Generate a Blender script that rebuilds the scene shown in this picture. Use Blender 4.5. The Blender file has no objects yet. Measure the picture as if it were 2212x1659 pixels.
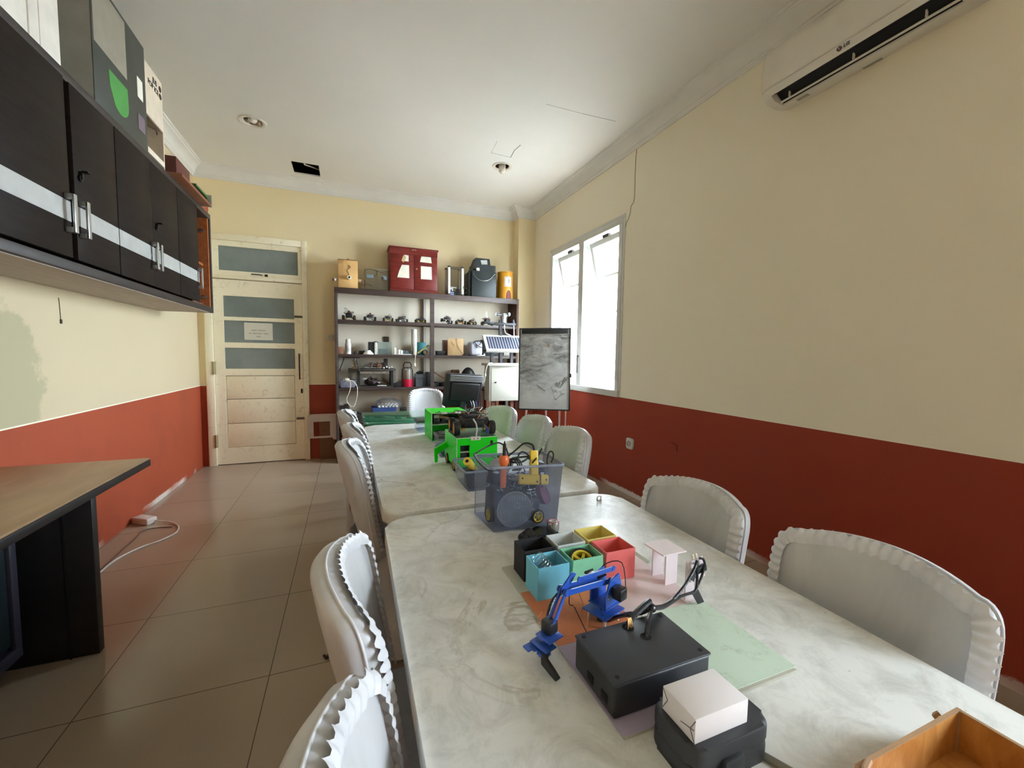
import bpy, bmesh, math, random
from mathutils import Vector, Matrix, Quaternion, noise

# ---------------------------------------------------------------- camera, world, exposure
SC = bpy.context.scene
COL = SC.collection
PI = math.pi
CAM_H = 1.29
F_PX, IMG_W, IMG_H = 894.94, 2212, 1659
YAW, PITCH, ROLL = math.radians(21.6286), math.radians(4.0143), math.radians(0.8220)
_f = Vector((math.sin(YAW) * math.cos(PITCH), math.cos(YAW) * math.cos(PITCH), -math.sin(PITCH)))
_r0 = Vector((math.cos(YAW), -math.sin(YAW), 0))
_u0 = _r0.cross(_f)
CAM_R = math.cos(ROLL) * _r0 + math.sin(ROLL) * _u0
CAM_U = -math.sin(ROLL) * _r0 + math.cos(ROLL) * _u0
CAM_F = _f
CAM_P = Vector((0, 0, CAM_H))
cam = bpy.data.objects.new('camera', bpy.data.cameras.new('camera'))
COL.objects.link(cam)
cam.matrix_world = Matrix(((CAM_R.x, CAM_U.x, -CAM_F.x, 0), (CAM_R.y, CAM_U.y, -CAM_F.y, 0),
                           (CAM_R.z, CAM_U.z, -CAM_F.z, CAM_H), (0, 0, 0, 1)))
cam.data.sensor_fit = 'HORIZONTAL'
cam.data.sensor_width = 36
cam.data.lens = F_PX / IMG_W * 36
cam.data.clip_start = 0.02
SC.camera = cam

world = bpy.data.worlds.new('world')
SC.world = world
world.use_nodes = True
bg = world.node_tree.nodes['Background']
bg.inputs[0].default_value = (0.80, 0.90, 1.0, 1)
bg.inputs[1].default_value = 17.0
SC.view_settings.view_transform = 'Standard'
SC.view_settings.look = 'None'
SC.view_settings.exposure = 1.72
SC.view_settings.gamma = 1
SC.view_settings.use_curve_mapping = False
SC.cycles.max_bounces = 10
SC.cycles.diffuse_bounces = 6
SC.cycles.transparent_max_bounces = 16
SC.cycles.caustics_reflective = False
SC.cycles.caustics_refractive = False
SC.cycles.sample_clamp_indirect = 6
SC.cycles.use_denoising = True

# room measures (metres; the lens stands over x = 0, y = 0)
XL, XR, YB, YF, ZC = -1.515, 2.42, 5.485, -2.6, 3.26
DADO = 0.90
TZ = 0.74            # table top height
WIN = [(3.32, 4.80, 0.93, 2.59), (-1.85, -0.45, 0.95, 2.35)]      # window openings in the right wall: y0, y1, z0, z1

def portal(y0, y1, z0, z1):
    l = bpy.data.lights.new('window_daylight', 'AREA')
    l.shape = 'RECTANGLE'
    l.size, l.size_y = z1 - z0, y1 - y0
    l.cycles.is_portal = True
    o = bpy.data.objects.new('window_daylight', l)
    COL.objects.link(o)
    o.location = (XR + 0.17, (y0 + y1) / 2, (z0 + z1) / 2)
    o.rotation_euler = (0, PI / 2, 0)
for w in WIN:
    portal(*w)

# ---------------------------------------------------------------- helpers
def _ray(px, py):
    return CAM_F + CAM_R * ((px - IMG_W / 2) / F_PX) - CAM_U * ((py - IMG_H / 2) / F_PX)
def onz(px, py, z):
    d = _ray(px, py); return CAM_P + d * ((z - CAM_H) / d.z)
def ony(px, py, y):
    d = _ray(px, py); return CAM_P + d * (y / d.y)
def onx(px, py, x):
    d = _ray(px, py); return CAM_P + d * (x / d.x)

def lin(c):
    return tuple((v / 12.92 if v <= 0.04045 else ((v + 0.055) / 1.055) ** 2.4) for v in c)
def rgb(r, g, b):
    return lin((r / 255, g / 255, b / 255)) + (1,)

class N:
    """small node-graph writer"""
    def __init__(s, name):
        s.m = bpy.data.materials.new(name); s.m.use_nodes = True
        s.t = s.m.node_tree; s.p = s.t.nodes['Principled BSDF']; s.o = s.t.nodes['Material Output']
    def n(s, typ, **kw):
        k = s.t.nodes.new(typ)
        ins = kw.pop('ins', {})
        for a, v in kw.items(): setattr(k, a, v)
        for a, v in ins.items():
            if hasattr(v, 'is_output'): s.t.links.new(v, k.inputs[a])
            else: k.inputs[a].default_value = v
        return k
    def link(s, a, b): s.t.links.new(a, b)
    def coord(s, kind='Object'): return s.n('ShaderNodeTexCoord').outputs[kind]
    def pos(s): return s.n('ShaderNodeNewGeometry').outputs['Position']
    def noise(s, vec, scale=5, detail=4, rough=0.55, dist=0.0):
        return s.n('ShaderNodeTexNoise', ins={'Vector': vec, 'Scale': scale, 'Detail': detail, 'Roughness': rough, 'Distortion': dist}).outputs['Fac']
    def ramp(s, fac, stops):
        k = s.n('ShaderNodeValToRGB', ins={'Fac': fac}); e = k.color_ramp.elements
        while len(e) < len(stops): e.new(0.5)
        for q, (p, c) in zip(e, stops):
            q.position = p; q.color = c if len(c) == 4 else tuple(c) + (1,)
        return k.outputs['Color']
    def mix(s, fac, a, b, mode='MIX'):
        k = s.n('ShaderNodeMix', data_type='RGBA', blend_type=mode)
        for key, v in ((0, fac), (6, a), (7, b)):
            if hasattr(v, 'is_output'): s.t.links.new(v, k.inputs[key])
            else: k.inputs[key].default_value = v
        return k.outputs[2]
    def math(s, op, a, b=0.0, c=0.0, clamp=False):
        k = s.n('ShaderNodeMath', operation=op, use_clamp=clamp)
        for i, v in enumerate((a, b, c)):
            if hasattr(v, 'is_output'): s.t.links.new(v, k.inputs[i])
            else: k.inputs[i].default_value = v
        return k.outputs[0]
    def sep(s, v): return s.n('ShaderNodeSeparateXYZ', ins={0: v}).outputs
    def scale(s, v, xyz, loc=(0, 0, 0)):
        return s.n('ShaderNodeMapping', ins={'Vector': v, 'Scale': xyz, 'Location': loc}).outputs[0]
    def bump(s, h, strength=0.2, dist=0.01):
        k = s.n('ShaderNodeBump', ins={'Height': h, 'Strength': strength, 'Distance': dist}); s.link(k.outputs[0], s.p.inputs['Normal'])
    def set(s, **kw):
        for k, v in kw.items():
            i = s.p.inputs[k.replace('_', ' ')]
            if hasattr(v, 'is_output'): s.link(v, i)
            else: i.default_value = v
        return s

BW = ((0, 0, 0, 1), (1, 1, 1, 1))
MATS = {}
def mat(name, c, rough=0.5, metal=0.0, var=0.08, scale=12, bump=0.0, spec=0.5, coat=0.0, **kw):
    """plain material with a light procedural variation of its colour"""
    if name in MATS: return MATS[name]
    g = N(name); v = g.coord()
    f = g.noise(v, scale, 4)
    a = tuple(max(0, x * (1 - var)) for x in c[:3]) + (1,); b = tuple(min(1, x * (1 + var)) for x in c[:3]) + (1,)
    g.set(Base_Color=g.ramp(f, [(0.3, a), (0.7, b)]), Roughness=rough, Metallic=metal)
    g.p.inputs['Specular IOR Level'].default_value = spec
    g.p.inputs['Coat Weight'].default_value = coat
    for k, vv in kw.items(): g.p.inputs[k.replace('_', ' ')].default_value = vv
    if bump: g.bump(g.noise(v, scale * 8, 3), bump, 0.002)
    MATS[name] = g.m
    return g.m

def clear(name, tint, body, amount=0.25, rough=0.1, var=0.15):
    """thin clear plastic or glass: mostly lets light through, a share of it is a pale glossy skin"""
    if name in MATS: return MATS[name]
    g = N(name)
    tr = g.n('ShaderNodeBsdfTransparent', ins={'Color': tint})
    f = g.noise(g.coord(), 9, 4)
    g.set(Base_Color=g.ramp(f, [(0.3, tuple(x * (1 - var) for x in body[:3]) + (1,)), (0.7, body)]), Roughness=rough)
    fr = g.n('ShaderNodeFresnel', ins={'IOR': 1.35}).outputs[0]
    fac = g.math('ADD', g.math('MULTIPLY', fr, 0.7), g.math('MULTIPLY_ADD', f, 0.8 * var, amount - 0.4 * var), clamp=True)
    mx = g.n('ShaderNodeMixShader', ins={0: fac, 1: tr.outputs[0], 2: g.p.outputs[0]})
    g.link(mx.outputs[0], g.o.inputs[0])
    MATS[name] = g.m
    return g.m

def wood(name, a, b, rough=0.5, axis=(1, 12, 12), scale=3.0):
    if name in MATS: return MATS[name]
    g = N(name); v = g.scale(g.coord(), axis)
    f = g.noise(v, scale, 5, 0.6, 0.6)
    g.set(Base_Color=g.ramp(f, [(0.3, a), (0.68, b)]), Roughness=rough)
    g.bump(f, 0.08, 0.002)
    MATS[name] = g.m
    return g.m

class MB:
    """collects shapes into one mesh"""
    def __init__(s): s.b = bmesh.new()
    def _new(s, verts, faces, M=None):
        vs = [s.b.verts.new((M @ Vector(v)) if M else v) for v in verts]
        fs = []
        for f in faces:
            try: fs.append(s.b.faces.new([vs[i] for i in f]))
            except ValueError: pass
        return vs, fs
    def box(s, x0, x1, y0, y1, z0, z1, bev=0.0, M=None, seg=2):
        v = [(x, y, z) for x in (x0, x1) for y in (y0, y1) for z in (z0, z1)]
        f = [(0, 1, 3, 2), (4, 6, 7, 5), (0, 4, 5, 1), (2, 3, 7, 6), (0, 2, 6, 4), (1, 5, 7, 3)]
        vs, fs = s._new(v, f, M)
        if bev:
            bmesh.ops.bevel(s.b, geom=list({e for q in fs for e in q.edges}), offset=bev, segments=seg, affect='EDGES', profile=0.5)
        return s
    def cbox(s, c, d, bev=0.0, M=None, seg=2):
        return s.box(c[0] - d[0] / 2, c[0] + d[0] / 2, c[1] - d[1] / 2, c[1] + d[1] / 2, c[2] - d[2] / 2, c[2] + d[2] / 2, bev, M, seg)
    def bar(s, p0, p1, w, h, up=(0, 0, 1), bev=0.0):
        """box bar from p0 to p1, width w across, h along up"""
        p0, p1 = Vector(p0), Vector(p1); d = p1 - p0; L = d.length; d.normalize()
        up = Vector(up)
        if abs(d.dot(up)) > 0.98: up = Vector((1, 0, 0))
        x = d.cross(up).normalized(); u = x.cross(d)
        M = Matrix(((x.x, d.x, u.x, p0.x), (x.y, d.y, u.y, p0.y), (x.z, d.z, u.z, p0.z), (0, 0, 0, 1)))
        return s.box(-w / 2, w / 2, 0, L, -h / 2, h / 2, bev, M)
    def cyl(s, p0, p1, r0, r1=None, seg=16, cap=True):
        r1 = r0 if r1 is None else r1
        return s.loft([(p0, r0), (p1, r1)], seg, cap)
    def loft(s, rings, seg=16, cap=True):
        p0, p1 = Vector(rings[0][0]), Vector(rings[-1][0])
        d = (p1 - p0).normalized()
        a = Vector((0, 0, 1)) if abs(d.z) < 0.9 else Vector((1, 0, 0))
        x = d.cross(a).normalized(); y = d.cross(x)
        rr = []
        for p, r in rings:
            p = Vector(p)
            rr.append([s.b.verts.new(p + (x * math.cos(t) + y * math.sin(t)) * r) for t in [2 * PI * i / seg for i in range(seg)]])
        for a_, b_ in zip(rr, rr[1:]):
            for i in range(seg):
                s.b.faces.new((a_[i], a_[(i + 1) % seg], b_[(i + 1) % seg], b_[i]))
        if cap:
            s.b.faces.new(list(reversed(rr[0]))); s.b.faces.new(rr[-1])
        return s
    def lathe(s, c, prof, seg=24, M=None, axis='z'):
        """profile [(radius, height)] turned round an axis through c"""
        c = Vector(c); rr = []
        for r, h in prof:
            ring = []
            for i in range(seg):
                t = 2 * PI * i / seg; a, b2 = max(r, 1e-4) * math.cos(t), max(r, 1e-4) * math.sin(t)
                v = {'z': (a, b2, h), 'x': (h, a, b2), 'y': (b2, h, a)}[axis]
                v = Vector(v)
                if M: v = M @ v
                ring.append(s.b.verts.new(c + v))
            rr.append(ring)
        for a_, b_ in zip(rr, rr[1:]):
            for i in range(seg):
                s.b.faces.new((a_[i], a_[(i + 1) % seg], b_[(i + 1) % seg], b_[i]))
        return s
    def ball(s, c, r, sc=(1, 1, 1), seg=16, M=None):
        n = max(4, seg // 2)
        c = Vector(c)
        pr = [(math.sin(PI * i / n), -math.cos(PI * i / n)) for i in range(n + 1)]
        rr = []
        for q, h in pr:
            ring = []
            for i in range(seg):
                t = 2 * PI * i / seg
                v = Vector((max(q, 1e-3) * math.cos(t) * r * sc[0], max(q, 1e-3) * math.sin(t) * r * sc[1], h * r * sc[2]))
                if M: v = M.to_3x3() @ v
                ring.append(s.b.verts.new(c + v))
            rr.append(ring)
        for a_, b_ in zip(rr, rr[1:]):
            for i in range(seg):
                s.b.faces.new((a_[i], a_[(i + 1) % seg], b_[(i + 1) % seg], b_[i]))
        return s
    def tube(s, pts, r, seg=6, smooth=4, cyc=False):
        P = [Vector(p) for p in pts]
        if smooth and len(P) > 2:
            Q = []; n = len(P); rng = range(n if cyc else n - 1)
            for i in rng:
                if cyc: a, b_, c, d = P[(i - 1) % n], P[i], P[(i + 1) % n], P[(i + 2) % n]
                else: a, b_, c, d = P[max(i - 1, 0)], P[i], P[i + 1], P[min(i + 2, n - 1)]
                for k in range(smooth):
                    t = k / smooth
                    Q.append(0.5 * (2 * b_ + (c - a) * t + (2 * a - 5 * b_ + 4 * c - d) * t * t + (3 * b_ - a - 3 * c + d) * t ** 3))
            if not cyc: Q.append(P[-1])
            P = Q
        n = len(P); rings = []; x = None
        for i, p in enumerate(P):
            d = (P[(i + 1) % n] - P[i - 1]) if (cyc or 0 < i < n - 1) else (P[1] - P[0] if i == 0 else P[-1] - P[-2])
            if d.length < 1e-9: d = Vector((0, 0, 1))
            d.normalize()
            if x is None:
                x = d.cross(Vector((0, 0, 1)) if abs(d.z) < 0.9 else Vector((1, 0, 0)))
            x = x - d * x.dot(d)
            if x.length < 1e-6: x = d.orthogonal()
            x.normalize(); y = d.cross(x)
            rings.append([s.b.verts.new(p + (x * math.cos(2 * PI * k / seg) + y * math.sin(2 * PI * k / seg)) * r) for k in range(seg)])
        for a_, b_ in list(zip(rings, rings[1:])) + ([(rings[-1], rings[0])] if cyc else []):
            for k in range(seg):
                s.b.faces.new((a_[k], a_[(k + 1) % seg], b_[(k + 1) % seg], b_[k]))
        if not cyc:
            s.b.faces.new(list(reversed(rings[0]))); s.b.faces.new(rings[-1])
        return s
    def prism(s, poly, a, b, plane='xy', M=None):
        """polygon extruded between a and b along the remaining axis"""
        def v(p, h): return {'xy': (p[0], p[1], h), 'xz': (p[0], h, p[1]), 'yz': (h, p[0], p[1])}[plane]
        n = len(poly)
        vs = [v(p, a) for p in poly] + [v(p, b) for p in poly]
        fs = [tuple(range(n)), tuple(range(2 * n - 1, n - 1, -1))] + [(i, (i + 1) % n, n + (i + 1) % n, n + i) for i in range(n)]
        s._new(vs, fs, M)
        return s
    def grid(s, fn, nu, nv, cu=False):
        vv = [[s.b.verts.new(fn(i / nu, j / nv)) for j in range(nv + 1)] for i in range(nu + (0 if cu else 1))]
        for i in range(nu):
            for j in range(nv):
                a, b_ = vv[i], vv[(i + 1) % len(vv)]
                s.b.faces.new((a[j], b_[j], b_[j + 1], a[j + 1]))
        return s
    def quad(s, a, b, c, d): s._new((a, b, c, d), ((0, 1, 2, 3),)); return s
    def bevel(s, off, seg=2, ang=30):
        bmesh.ops.remove_doubles(s.b, verts=s.b.verts, dist=1e-5)
        es = [e for e in s.b.edges if len(e.link_faces) == 2 and e.calc_face_angle(0) > math.radians(ang)]
        bmesh.ops.bevel(s.b, geom=es, offset=off, segments=seg, affect='EDGES', profile=0.5)
        return s
    def build(s, name, m, parent=None, shift=None, smooth=40):
        bmesh.ops.recalc_face_normals(s.b, faces=s.b.faces)
        if shift is not None: bmesh.ops.translate(s.b, verts=s.b.verts, vec=-Vector(shift))
        me = bpy.data.meshes.new(name); s.b.to_mesh(me); s.b.free()
        me.materials.append(m)
        if smooth:
            me.shade_smooth(); me.set_sharp_from_angle(angle=math.radians(smooth))
        o = bpy.data.objects.new(name, me); COL.objects.link(o)
        if parent is not None: o.parent = parent
        return o

BASE = {}
def thing(name, label, cat, loc=(0, 0, 0), rotz=0.0, group=None):
    o = bpy.data.objects.new(name, None); COL.objects.link(o)
    o.empty_display_size = 0.05
    o.location = loc; o.rotation_euler = (0, 0, rotz)
    o['label'] = label; o['category'] = cat
    if group: o['group'] = group
    BASE[o.name] = Vector(loc)
    return o
def part(name, mb, m, parent, w=True, label=None, smooth=40):
    """w: the shape was written in room coordinates"""
    base = BASE.get(parent.name, Vector((0, 0, 0)))
    o = mb.build(name, m, parent, base if w else None, smooth)
    BASE[o.name] = base
    if label: o['label'] = label
    return o
def solo(name, mb, m, label, cat, group=None, smooth=40):
    bmesh.ops.recalc_face_normals(mb.b, faces=mb.b.faces)
    cs = [v.co for v in mb.b.verts]
    c = Vector(((min(p.x for p in cs) + max(p.x for p in cs)) / 2, (min(p.y for p in cs) + max(p.y for p in cs)) / 2, min(p.z for p in cs)))
    o = mb.build(name, m, None, c, smooth); o.location = c
    BASE[o.name] = c
    o['label'] = label; o['category'] = cat
    if group: o['group'] = group
    return o
def struct(name, mb, m, smooth=30):
    o = mb.build(name, m, None, None, smooth); o['kind'] = 'structure'
    BASE[o.name] = Vector((0, 0, 0))
    return o
def copy_thing(root, loc, rotz, label, group=None):
    r = root.copy(); COL.objects.link(r); r.location = loc; r.rotation_euler = (0, 0, rotz); r['label'] = label
    if group: r['group'] = group
    for ch in list(root.children):
        c = ch.copy(); COL.objects.link(c); c.parent = r
        for g in list(ch.children):
            d = g.copy(); COL.objects.link(d); d.parent = c
    return r
def text(body, size, M, depth=0.0006, bold=False):
    """lettering as an extruded mesh, laid by the matrix M (its x runs along the line, its y up)"""
    cu = bpy.data.curves.new('t', 'FONT'); cu.body = body; cu.size = size; cu.extrude = depth; cu.align_x = 'CENTER'; cu.align_y = 'CENTER'
    if bold: cu.offset = size * 0.02
    o = bpy.data.objects.new('t', cu); COL.objects.link(o)
    dg = bpy.context.evaluated_depsgraph_get()
    me = bpy.data.meshes.new_from_object(o.evaluated_get(dg))
    mb = MB(); mb.b.from_mesh(me)
    bmesh.ops.transform(mb.b, matrix=M, verts=mb.b.verts)
    bpy.data.objects.remove(o); bpy.data.curves.remove(cu); bpy.data.meshes.remove(me)
    return mb
def frame_mat(o, x, y):
    x = Vector(x).normalized(); y = Vector(y); y = (y - x * y.dot(x)).normalized(); z = x.cross(y); o = Vector(o)
    return Matrix(((x.x, y.x, z.x, o.x), (x.y, y.y, z.y, o.y), (x.z, y.z, z.z, o.z), (0, 0, 0, 1)))
def rounded_rect(x0, x1, y0, y1, r, n=6):
    pts = []
    for cx, cy, a0 in ((x1 - r, y1 - r, 0), (x0 + r, y1 - r, 90), (x0 + r, y0 + r, 180), (x1 - r, y0 + r, 270)):
        for i in range(n + 1):
            a = math.radians(a0 + 90 * i / n); pts.append((cx + r * math.cos(a), cy + r * math.sin(a)))
    return pts

# ---------------------------------------------------------------- setting: materials
def wall_mat(name, ca, cb, ra, rb):
    g = N(name); p = g.pos(); s = g.sep(p)
    n1 = g.noise(p, 1.3, 5); n2 = g.noise(p, 30, 4)
    cream = g.mix(g.math('MULTIPLY', n1, 0.8), ca, cb)
    # damp mark on the left wall, with its own ragged edge
    d = g.n('ShaderNodeVectorMath', operation='DISTANCE', ins={0: g.scale(p, (1, 1, 0.8)), 1: (XL, 2.62, 0.86)}).outputs['Value']
    d = g.math('ADD', d, g.math('MULTIPLY_ADD', g.noise(p, 7, 6, 0.7), 0.34, -0.17))
    cream = g.mix(g.ramp(d, [(0.33, (1, 1, 1)), (0.37, (0, 0, 0))]), cream, rgb(178, 170, 138))
    # faint scuffs
    sc = g.noise(g.scale(p, (6, 6, 6)), 1.0, 8, 0.75, 1.5)
    cream = g.mix(g.ramp(sc, [(0.70, (0, 0, 0)), (0.78, (0.25, 0.25, 0.25))]), cream, rgb(178, 165, 132))
    red = g.mix(n1, ra, rb)
    red = g.mix(g.ramp(g.noise(p, 2.2, 6, 0.7, 0.4), [(0.5, (0, 0, 0)), (0.75, (0.4, 0.4, 0.4))]), red, rgb(128, 54, 36))
    # peeled paint along the floor
    pe = g.math('ADD', s[2], g.math('MULTIPLY', g.noise(p, 9, 6, 0.8), -0.075))
    pk = g.math('MULTIPLY', g.ramp(pe, [(0.0, (1, 1, 1)), (0.012, (0, 0, 0))]), g.ramp(g.noise(p, 1.4, 2), [(0.50, (0, 0, 0)), (0.60, (1, 1, 1))]))
    red = g.mix(pk, red, rgb(220, 208, 196))
    up = g.math('GREATER_THAN', s[2], DADO)
    c = g.mix(up, red, cream)
    c = g.mix(g.math('COMPARE', s[2], DADO + 0.004, 0.004), c, rgb(240, 232, 212))
    g.set(Base_Color=c, Roughness=0.72)
    g.bump(n2, 0.05, 0.003)
    return g.m
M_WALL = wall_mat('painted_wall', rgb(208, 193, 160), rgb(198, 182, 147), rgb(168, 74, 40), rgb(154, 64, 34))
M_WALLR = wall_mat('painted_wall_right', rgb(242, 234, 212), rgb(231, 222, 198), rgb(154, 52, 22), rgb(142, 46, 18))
M_WALLB = wall_mat('painted_wall_back', rgb(238, 222, 182), rgb(230, 211, 168), rgb(166, 68, 42), rgb(152, 60, 36))
def ceil_mat():
    g = N('white_ceiling_board'); p = g.pos()
    n = g.noise(p, 0.9, 5, 0.6)
    g.set(Base_Color=g.mix(n, rgb(236, 234, 229), rgb(219, 215, 207)), Roughness=0.75)
    g.bump(g.noise(p, 3, 3), 0.06, 0.01)
    return g.m
M_CEIL = ceil_mat()
M_CORNICE = mat('white_plaster_cornice', rgb(226, 224, 218), 0.7, var=0.04, scale=4, bump=0.1)
def floor_mat():
    g = N('polished_floor_tile'); p = g.pos()
    v = g.scale(p, (1 / 0.6, 1 / 0.603, 1), (0.307 / 0.6, -1.808 / 0.603, 0))
    br = g.n('ShaderNodeTexBrick', offset=0.0, squash=1.0, ins={'Vector': v, 'Scale': 1.0, 'Mortar Size': 0.0035, 'Mortar Smooth': 0.2, 'Brick Width': 1.0, 'Row Height': 1.0,
        'Color1': rgb(172, 154, 134), 'Color2': rgb(167, 150, 130), 'Mortar': rgb(88, 72, 60)})
    n = g.noise(p, 2.5, 6, 0.7)
    c = g.mix(g.math('MULTIPLY', n, 0.35), br.outputs['Color'], rgb(138, 122, 103))
    c = g.mix(g.ramp(g.noise(p, 260, 2), [(0.5, (0, 0, 0)), (0.75, (0.2, 0.2, 0.2))]), c, rgb(120, 110, 98))
    r = g.math('MULTIPLY_ADD', n, 0.16, 0.1)
    g.set(Base_Color=c, Roughness=r)
    g.bump(g.math('SUBTRACT', 1.0, br.outputs['Fac']), 0.25, 0.002)
    return g.m
M_FLOOR = floor_mat()

def cells(a0, a1, b0, b1, holes):
    """rectangles that tile [a0,a1] x [b0,b1] without the holes (p0,p1,q0,q1)"""
    A = sorted({a0, a1, *[h[0] for h in holes], *[h[1] for h in holes]}); B = sorted({b0, b1, *[h[2] for h in holes], *[h[3] for h in holes]})
    for i in range(len(A) - 1):
        for j in range(len(B) - 1):
            ca, cb = (A[i] + A[i + 1]) / 2, (B[j] + B[j + 1]) / 2
            if not any(h[0] < ca < h[1] and h[2] < cb < h[3] for h in holes):
                yield A[i], A[i + 1], B[j], B[j + 1]

T = 0.16
m = MB(); m.box(XL - T, XR + T, YF - T, YB + T, -0.1, 0); struct('floor', m, M_FLOOR)
L1, L2 = (-0.734, 4.282), (1.53, 4.225)                  # ceiling lamps
HOLE = (-0.524, -0.262, 4.985, 5.285)
hs = [(x - 0.07, x + 0.07, y - 0.07, y + 0.07) for x, y in (L1, L2)] + [HOLE]
m = MB()
for a, b, c, d in cells(XL - T, XR + T, YF - T, YB + T, hs): m.box(a, b, c, d, ZC, ZC + 0.012)
ceiling = struct('ceiling', m, M_CEIL)
# dark loft above the ceiling board
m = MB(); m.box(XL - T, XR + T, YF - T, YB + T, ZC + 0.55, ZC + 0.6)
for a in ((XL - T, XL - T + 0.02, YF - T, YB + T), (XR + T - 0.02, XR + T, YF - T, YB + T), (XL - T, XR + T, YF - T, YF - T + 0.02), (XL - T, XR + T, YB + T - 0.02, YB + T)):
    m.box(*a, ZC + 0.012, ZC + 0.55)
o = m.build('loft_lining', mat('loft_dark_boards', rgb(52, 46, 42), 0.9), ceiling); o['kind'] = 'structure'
m = MB(); m.tube([(-0.42, 4.95, ZC + 0.10), (-0.41, 5.10, ZC + 0.05), (-0.40, 5.16, ZC + 0.055), (-0.34, 5.20, ZC + 0.06), (-0.26, 5.30, ZC + 0.08)], 0.008)
o = m.build('loft_cable', mat('pale_conduit', rgb(225, 215, 210), 0.5), ceiling)
# hatch outline and joint lines cut in the board
m = MB()
for a, b, wd in (((1.329, 3.993), (1.539, 4.006), 0.003), ((1.539, 4.006), (1.52, 3.86), 0.006), ((1.52, 3.86), (1.536, 3.74), 0.006), ((1.329, 3.993), (1.31, 3.76), 0.002),
                 ((1.475, 3.076), (1.80, 3.075), 0.0018), ((1.80, 3.075), (2.117, 3.062), 0.003), ((-0.525, 4.98), (-0.26, 4.98), 0.002)):
    m.bar((a[0], a[1], ZC), (b[0], b[1], ZC), wd, 0.0016)
m.build('hatch_joint', mat('dark_joint', rgb(92, 92, 96), 0.9), ceiling)

m = MB()
for a, b, c, d in cells(YF - T, YB + T, 0, ZC, [w for w in WIN]): m.box(XR, XR + T, a, b, c, d)
wall_right = struct('wall_right', m, M_WALLR)
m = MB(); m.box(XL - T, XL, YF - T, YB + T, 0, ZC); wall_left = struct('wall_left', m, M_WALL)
DOOR = (-1.45, -0.434, 0.0, 2.57)
m = MB()
for a, b, c, d in cells(XL, XR, 0, ZC, [DOOR]): m.box(a, b, YB, YB + T, c, d)
wall_back = struct('wall_back', m, M_WALLB)
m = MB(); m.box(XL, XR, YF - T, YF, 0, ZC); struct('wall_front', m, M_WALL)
PX0, PY0 = 2.17, 5.31
m = MB(); m.box(PX0, XR, PY0, YB, 0, ZC); struct('pillar', m, M_WALLB)

# cracks in the plaster
def crack(pts, parent, wd, name='wall_crack', m=None):
    q = MB()
    for a, b in zip(pts, pts[1:]): q.bar(a, b, wd, wd)
    return part(name, q, m or mat('crack_shadow_line', rgb(126, 112, 86), 0.9), parent)
X = XR - 0.0002
crack([onx(px, py, X) for px, py in ((1376, 312), (1374, 340), (1372, 380), (1371, 425), (1369, 437), (1363, 446), (1362, 458), (1358, 472), (1354, 480), (1351, 492))], wall_right, 0.0045)
crack([onx(px, py, X) for px, py in ((1450, 955), (1463, 963), (1462, 975))], wall_right, 0.006, m=mat('scratch_dark_red', rgb(100, 40, 24), 0.9))
crack([onx(px, py, XL + 0.0002) for px, py in ((126, 643), (128, 660), (130, 682), (130.5, 690))], wall_left, 0.004, m=mat('hook_dark', rgb(70, 60, 45), 0.8))
crack([onx(px, py, XL + 0.0002) for px, py in ((130.5, 690), (130.8, 699))], wall_left, 0.012, name='wall_hook', m=mat('hook_dark', rgb(70, 60, 45), 0.8))
crack([ony(px, py, YB - 0.0002) for px, py in ((545, 391), (553, 394), (560, 392), (572, 394), (576, 398))], wall_back, 0.006)

# cornice: moulded profile run round the ceiling
PROF = [(0, -0.125), (0.012, -0.125), (0.014, -0.115), (0.02, -0.112), (0.022, -0.10), (0.03, -0.097), (0.034, -0.085), (0.05, -0.055), (0.075, -0.034), (0.098, -0.026), (0.102, -0.014), (0.115, -0.012), (0.118, 0.0), (0, 0)]
def cornice(name, p0, p1, inward, ext0, ext1):
    """p0 -> p1 along the wall; inward unit vector; ext: mitre factor at each end (+1 inner, -1 outer corner, 0 flat)"""
    p0, p1, inward = Vector(p0), Vector(p1), Vector(inward); d = (p1 - p0).normalized()
    q = MB(); A, B = [], []
    for o_, h in PROF:
        A.append(q.b.verts.new(p0 + inward * o_ + d * (o_ * ext0) + Vector((0, 0, ZC + h))))
        B.append(q.b.verts.new(p1 + inward * o_ - d * (o_ * ext1) + Vector((0, 0, ZC + h))))
    n = len(PROF)
    for i in range(n): q.b.faces.new((A[i], A[(i + 1) % n], B[(i + 1) % n], B[i]))
    q.b.faces.new(A); q.b.faces.new(list(reversed(B)))
    return struct(name, q, M_CORNICE, smooth=25)
cornice('trim_1', (XL, YF, 0), (XL, YB, 0), (1, 0, 0), 1, 1)
cornice('trim_2', (XL, YB, 0), (PX0, YB, 0), (0, -1, 0), 1, 1)
cornice('trim_3', (PX0, YB, 0), (PX0, PY0, 0), (-1, 0, 0), 1, -1)
cornice('trim_4', (PX0, PY0, 0), (XR, PY0, 0), (0, -1, 0), -1, 1)
cornice('trim_5', (XR, PY0, 0), (XR, YF, 0), (-1, 0, 0), 1, 1)
cornice('trim_6', (XR, YF, 0), (XL, YF, 0), (0, 1, 0), 1, 1)

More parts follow.
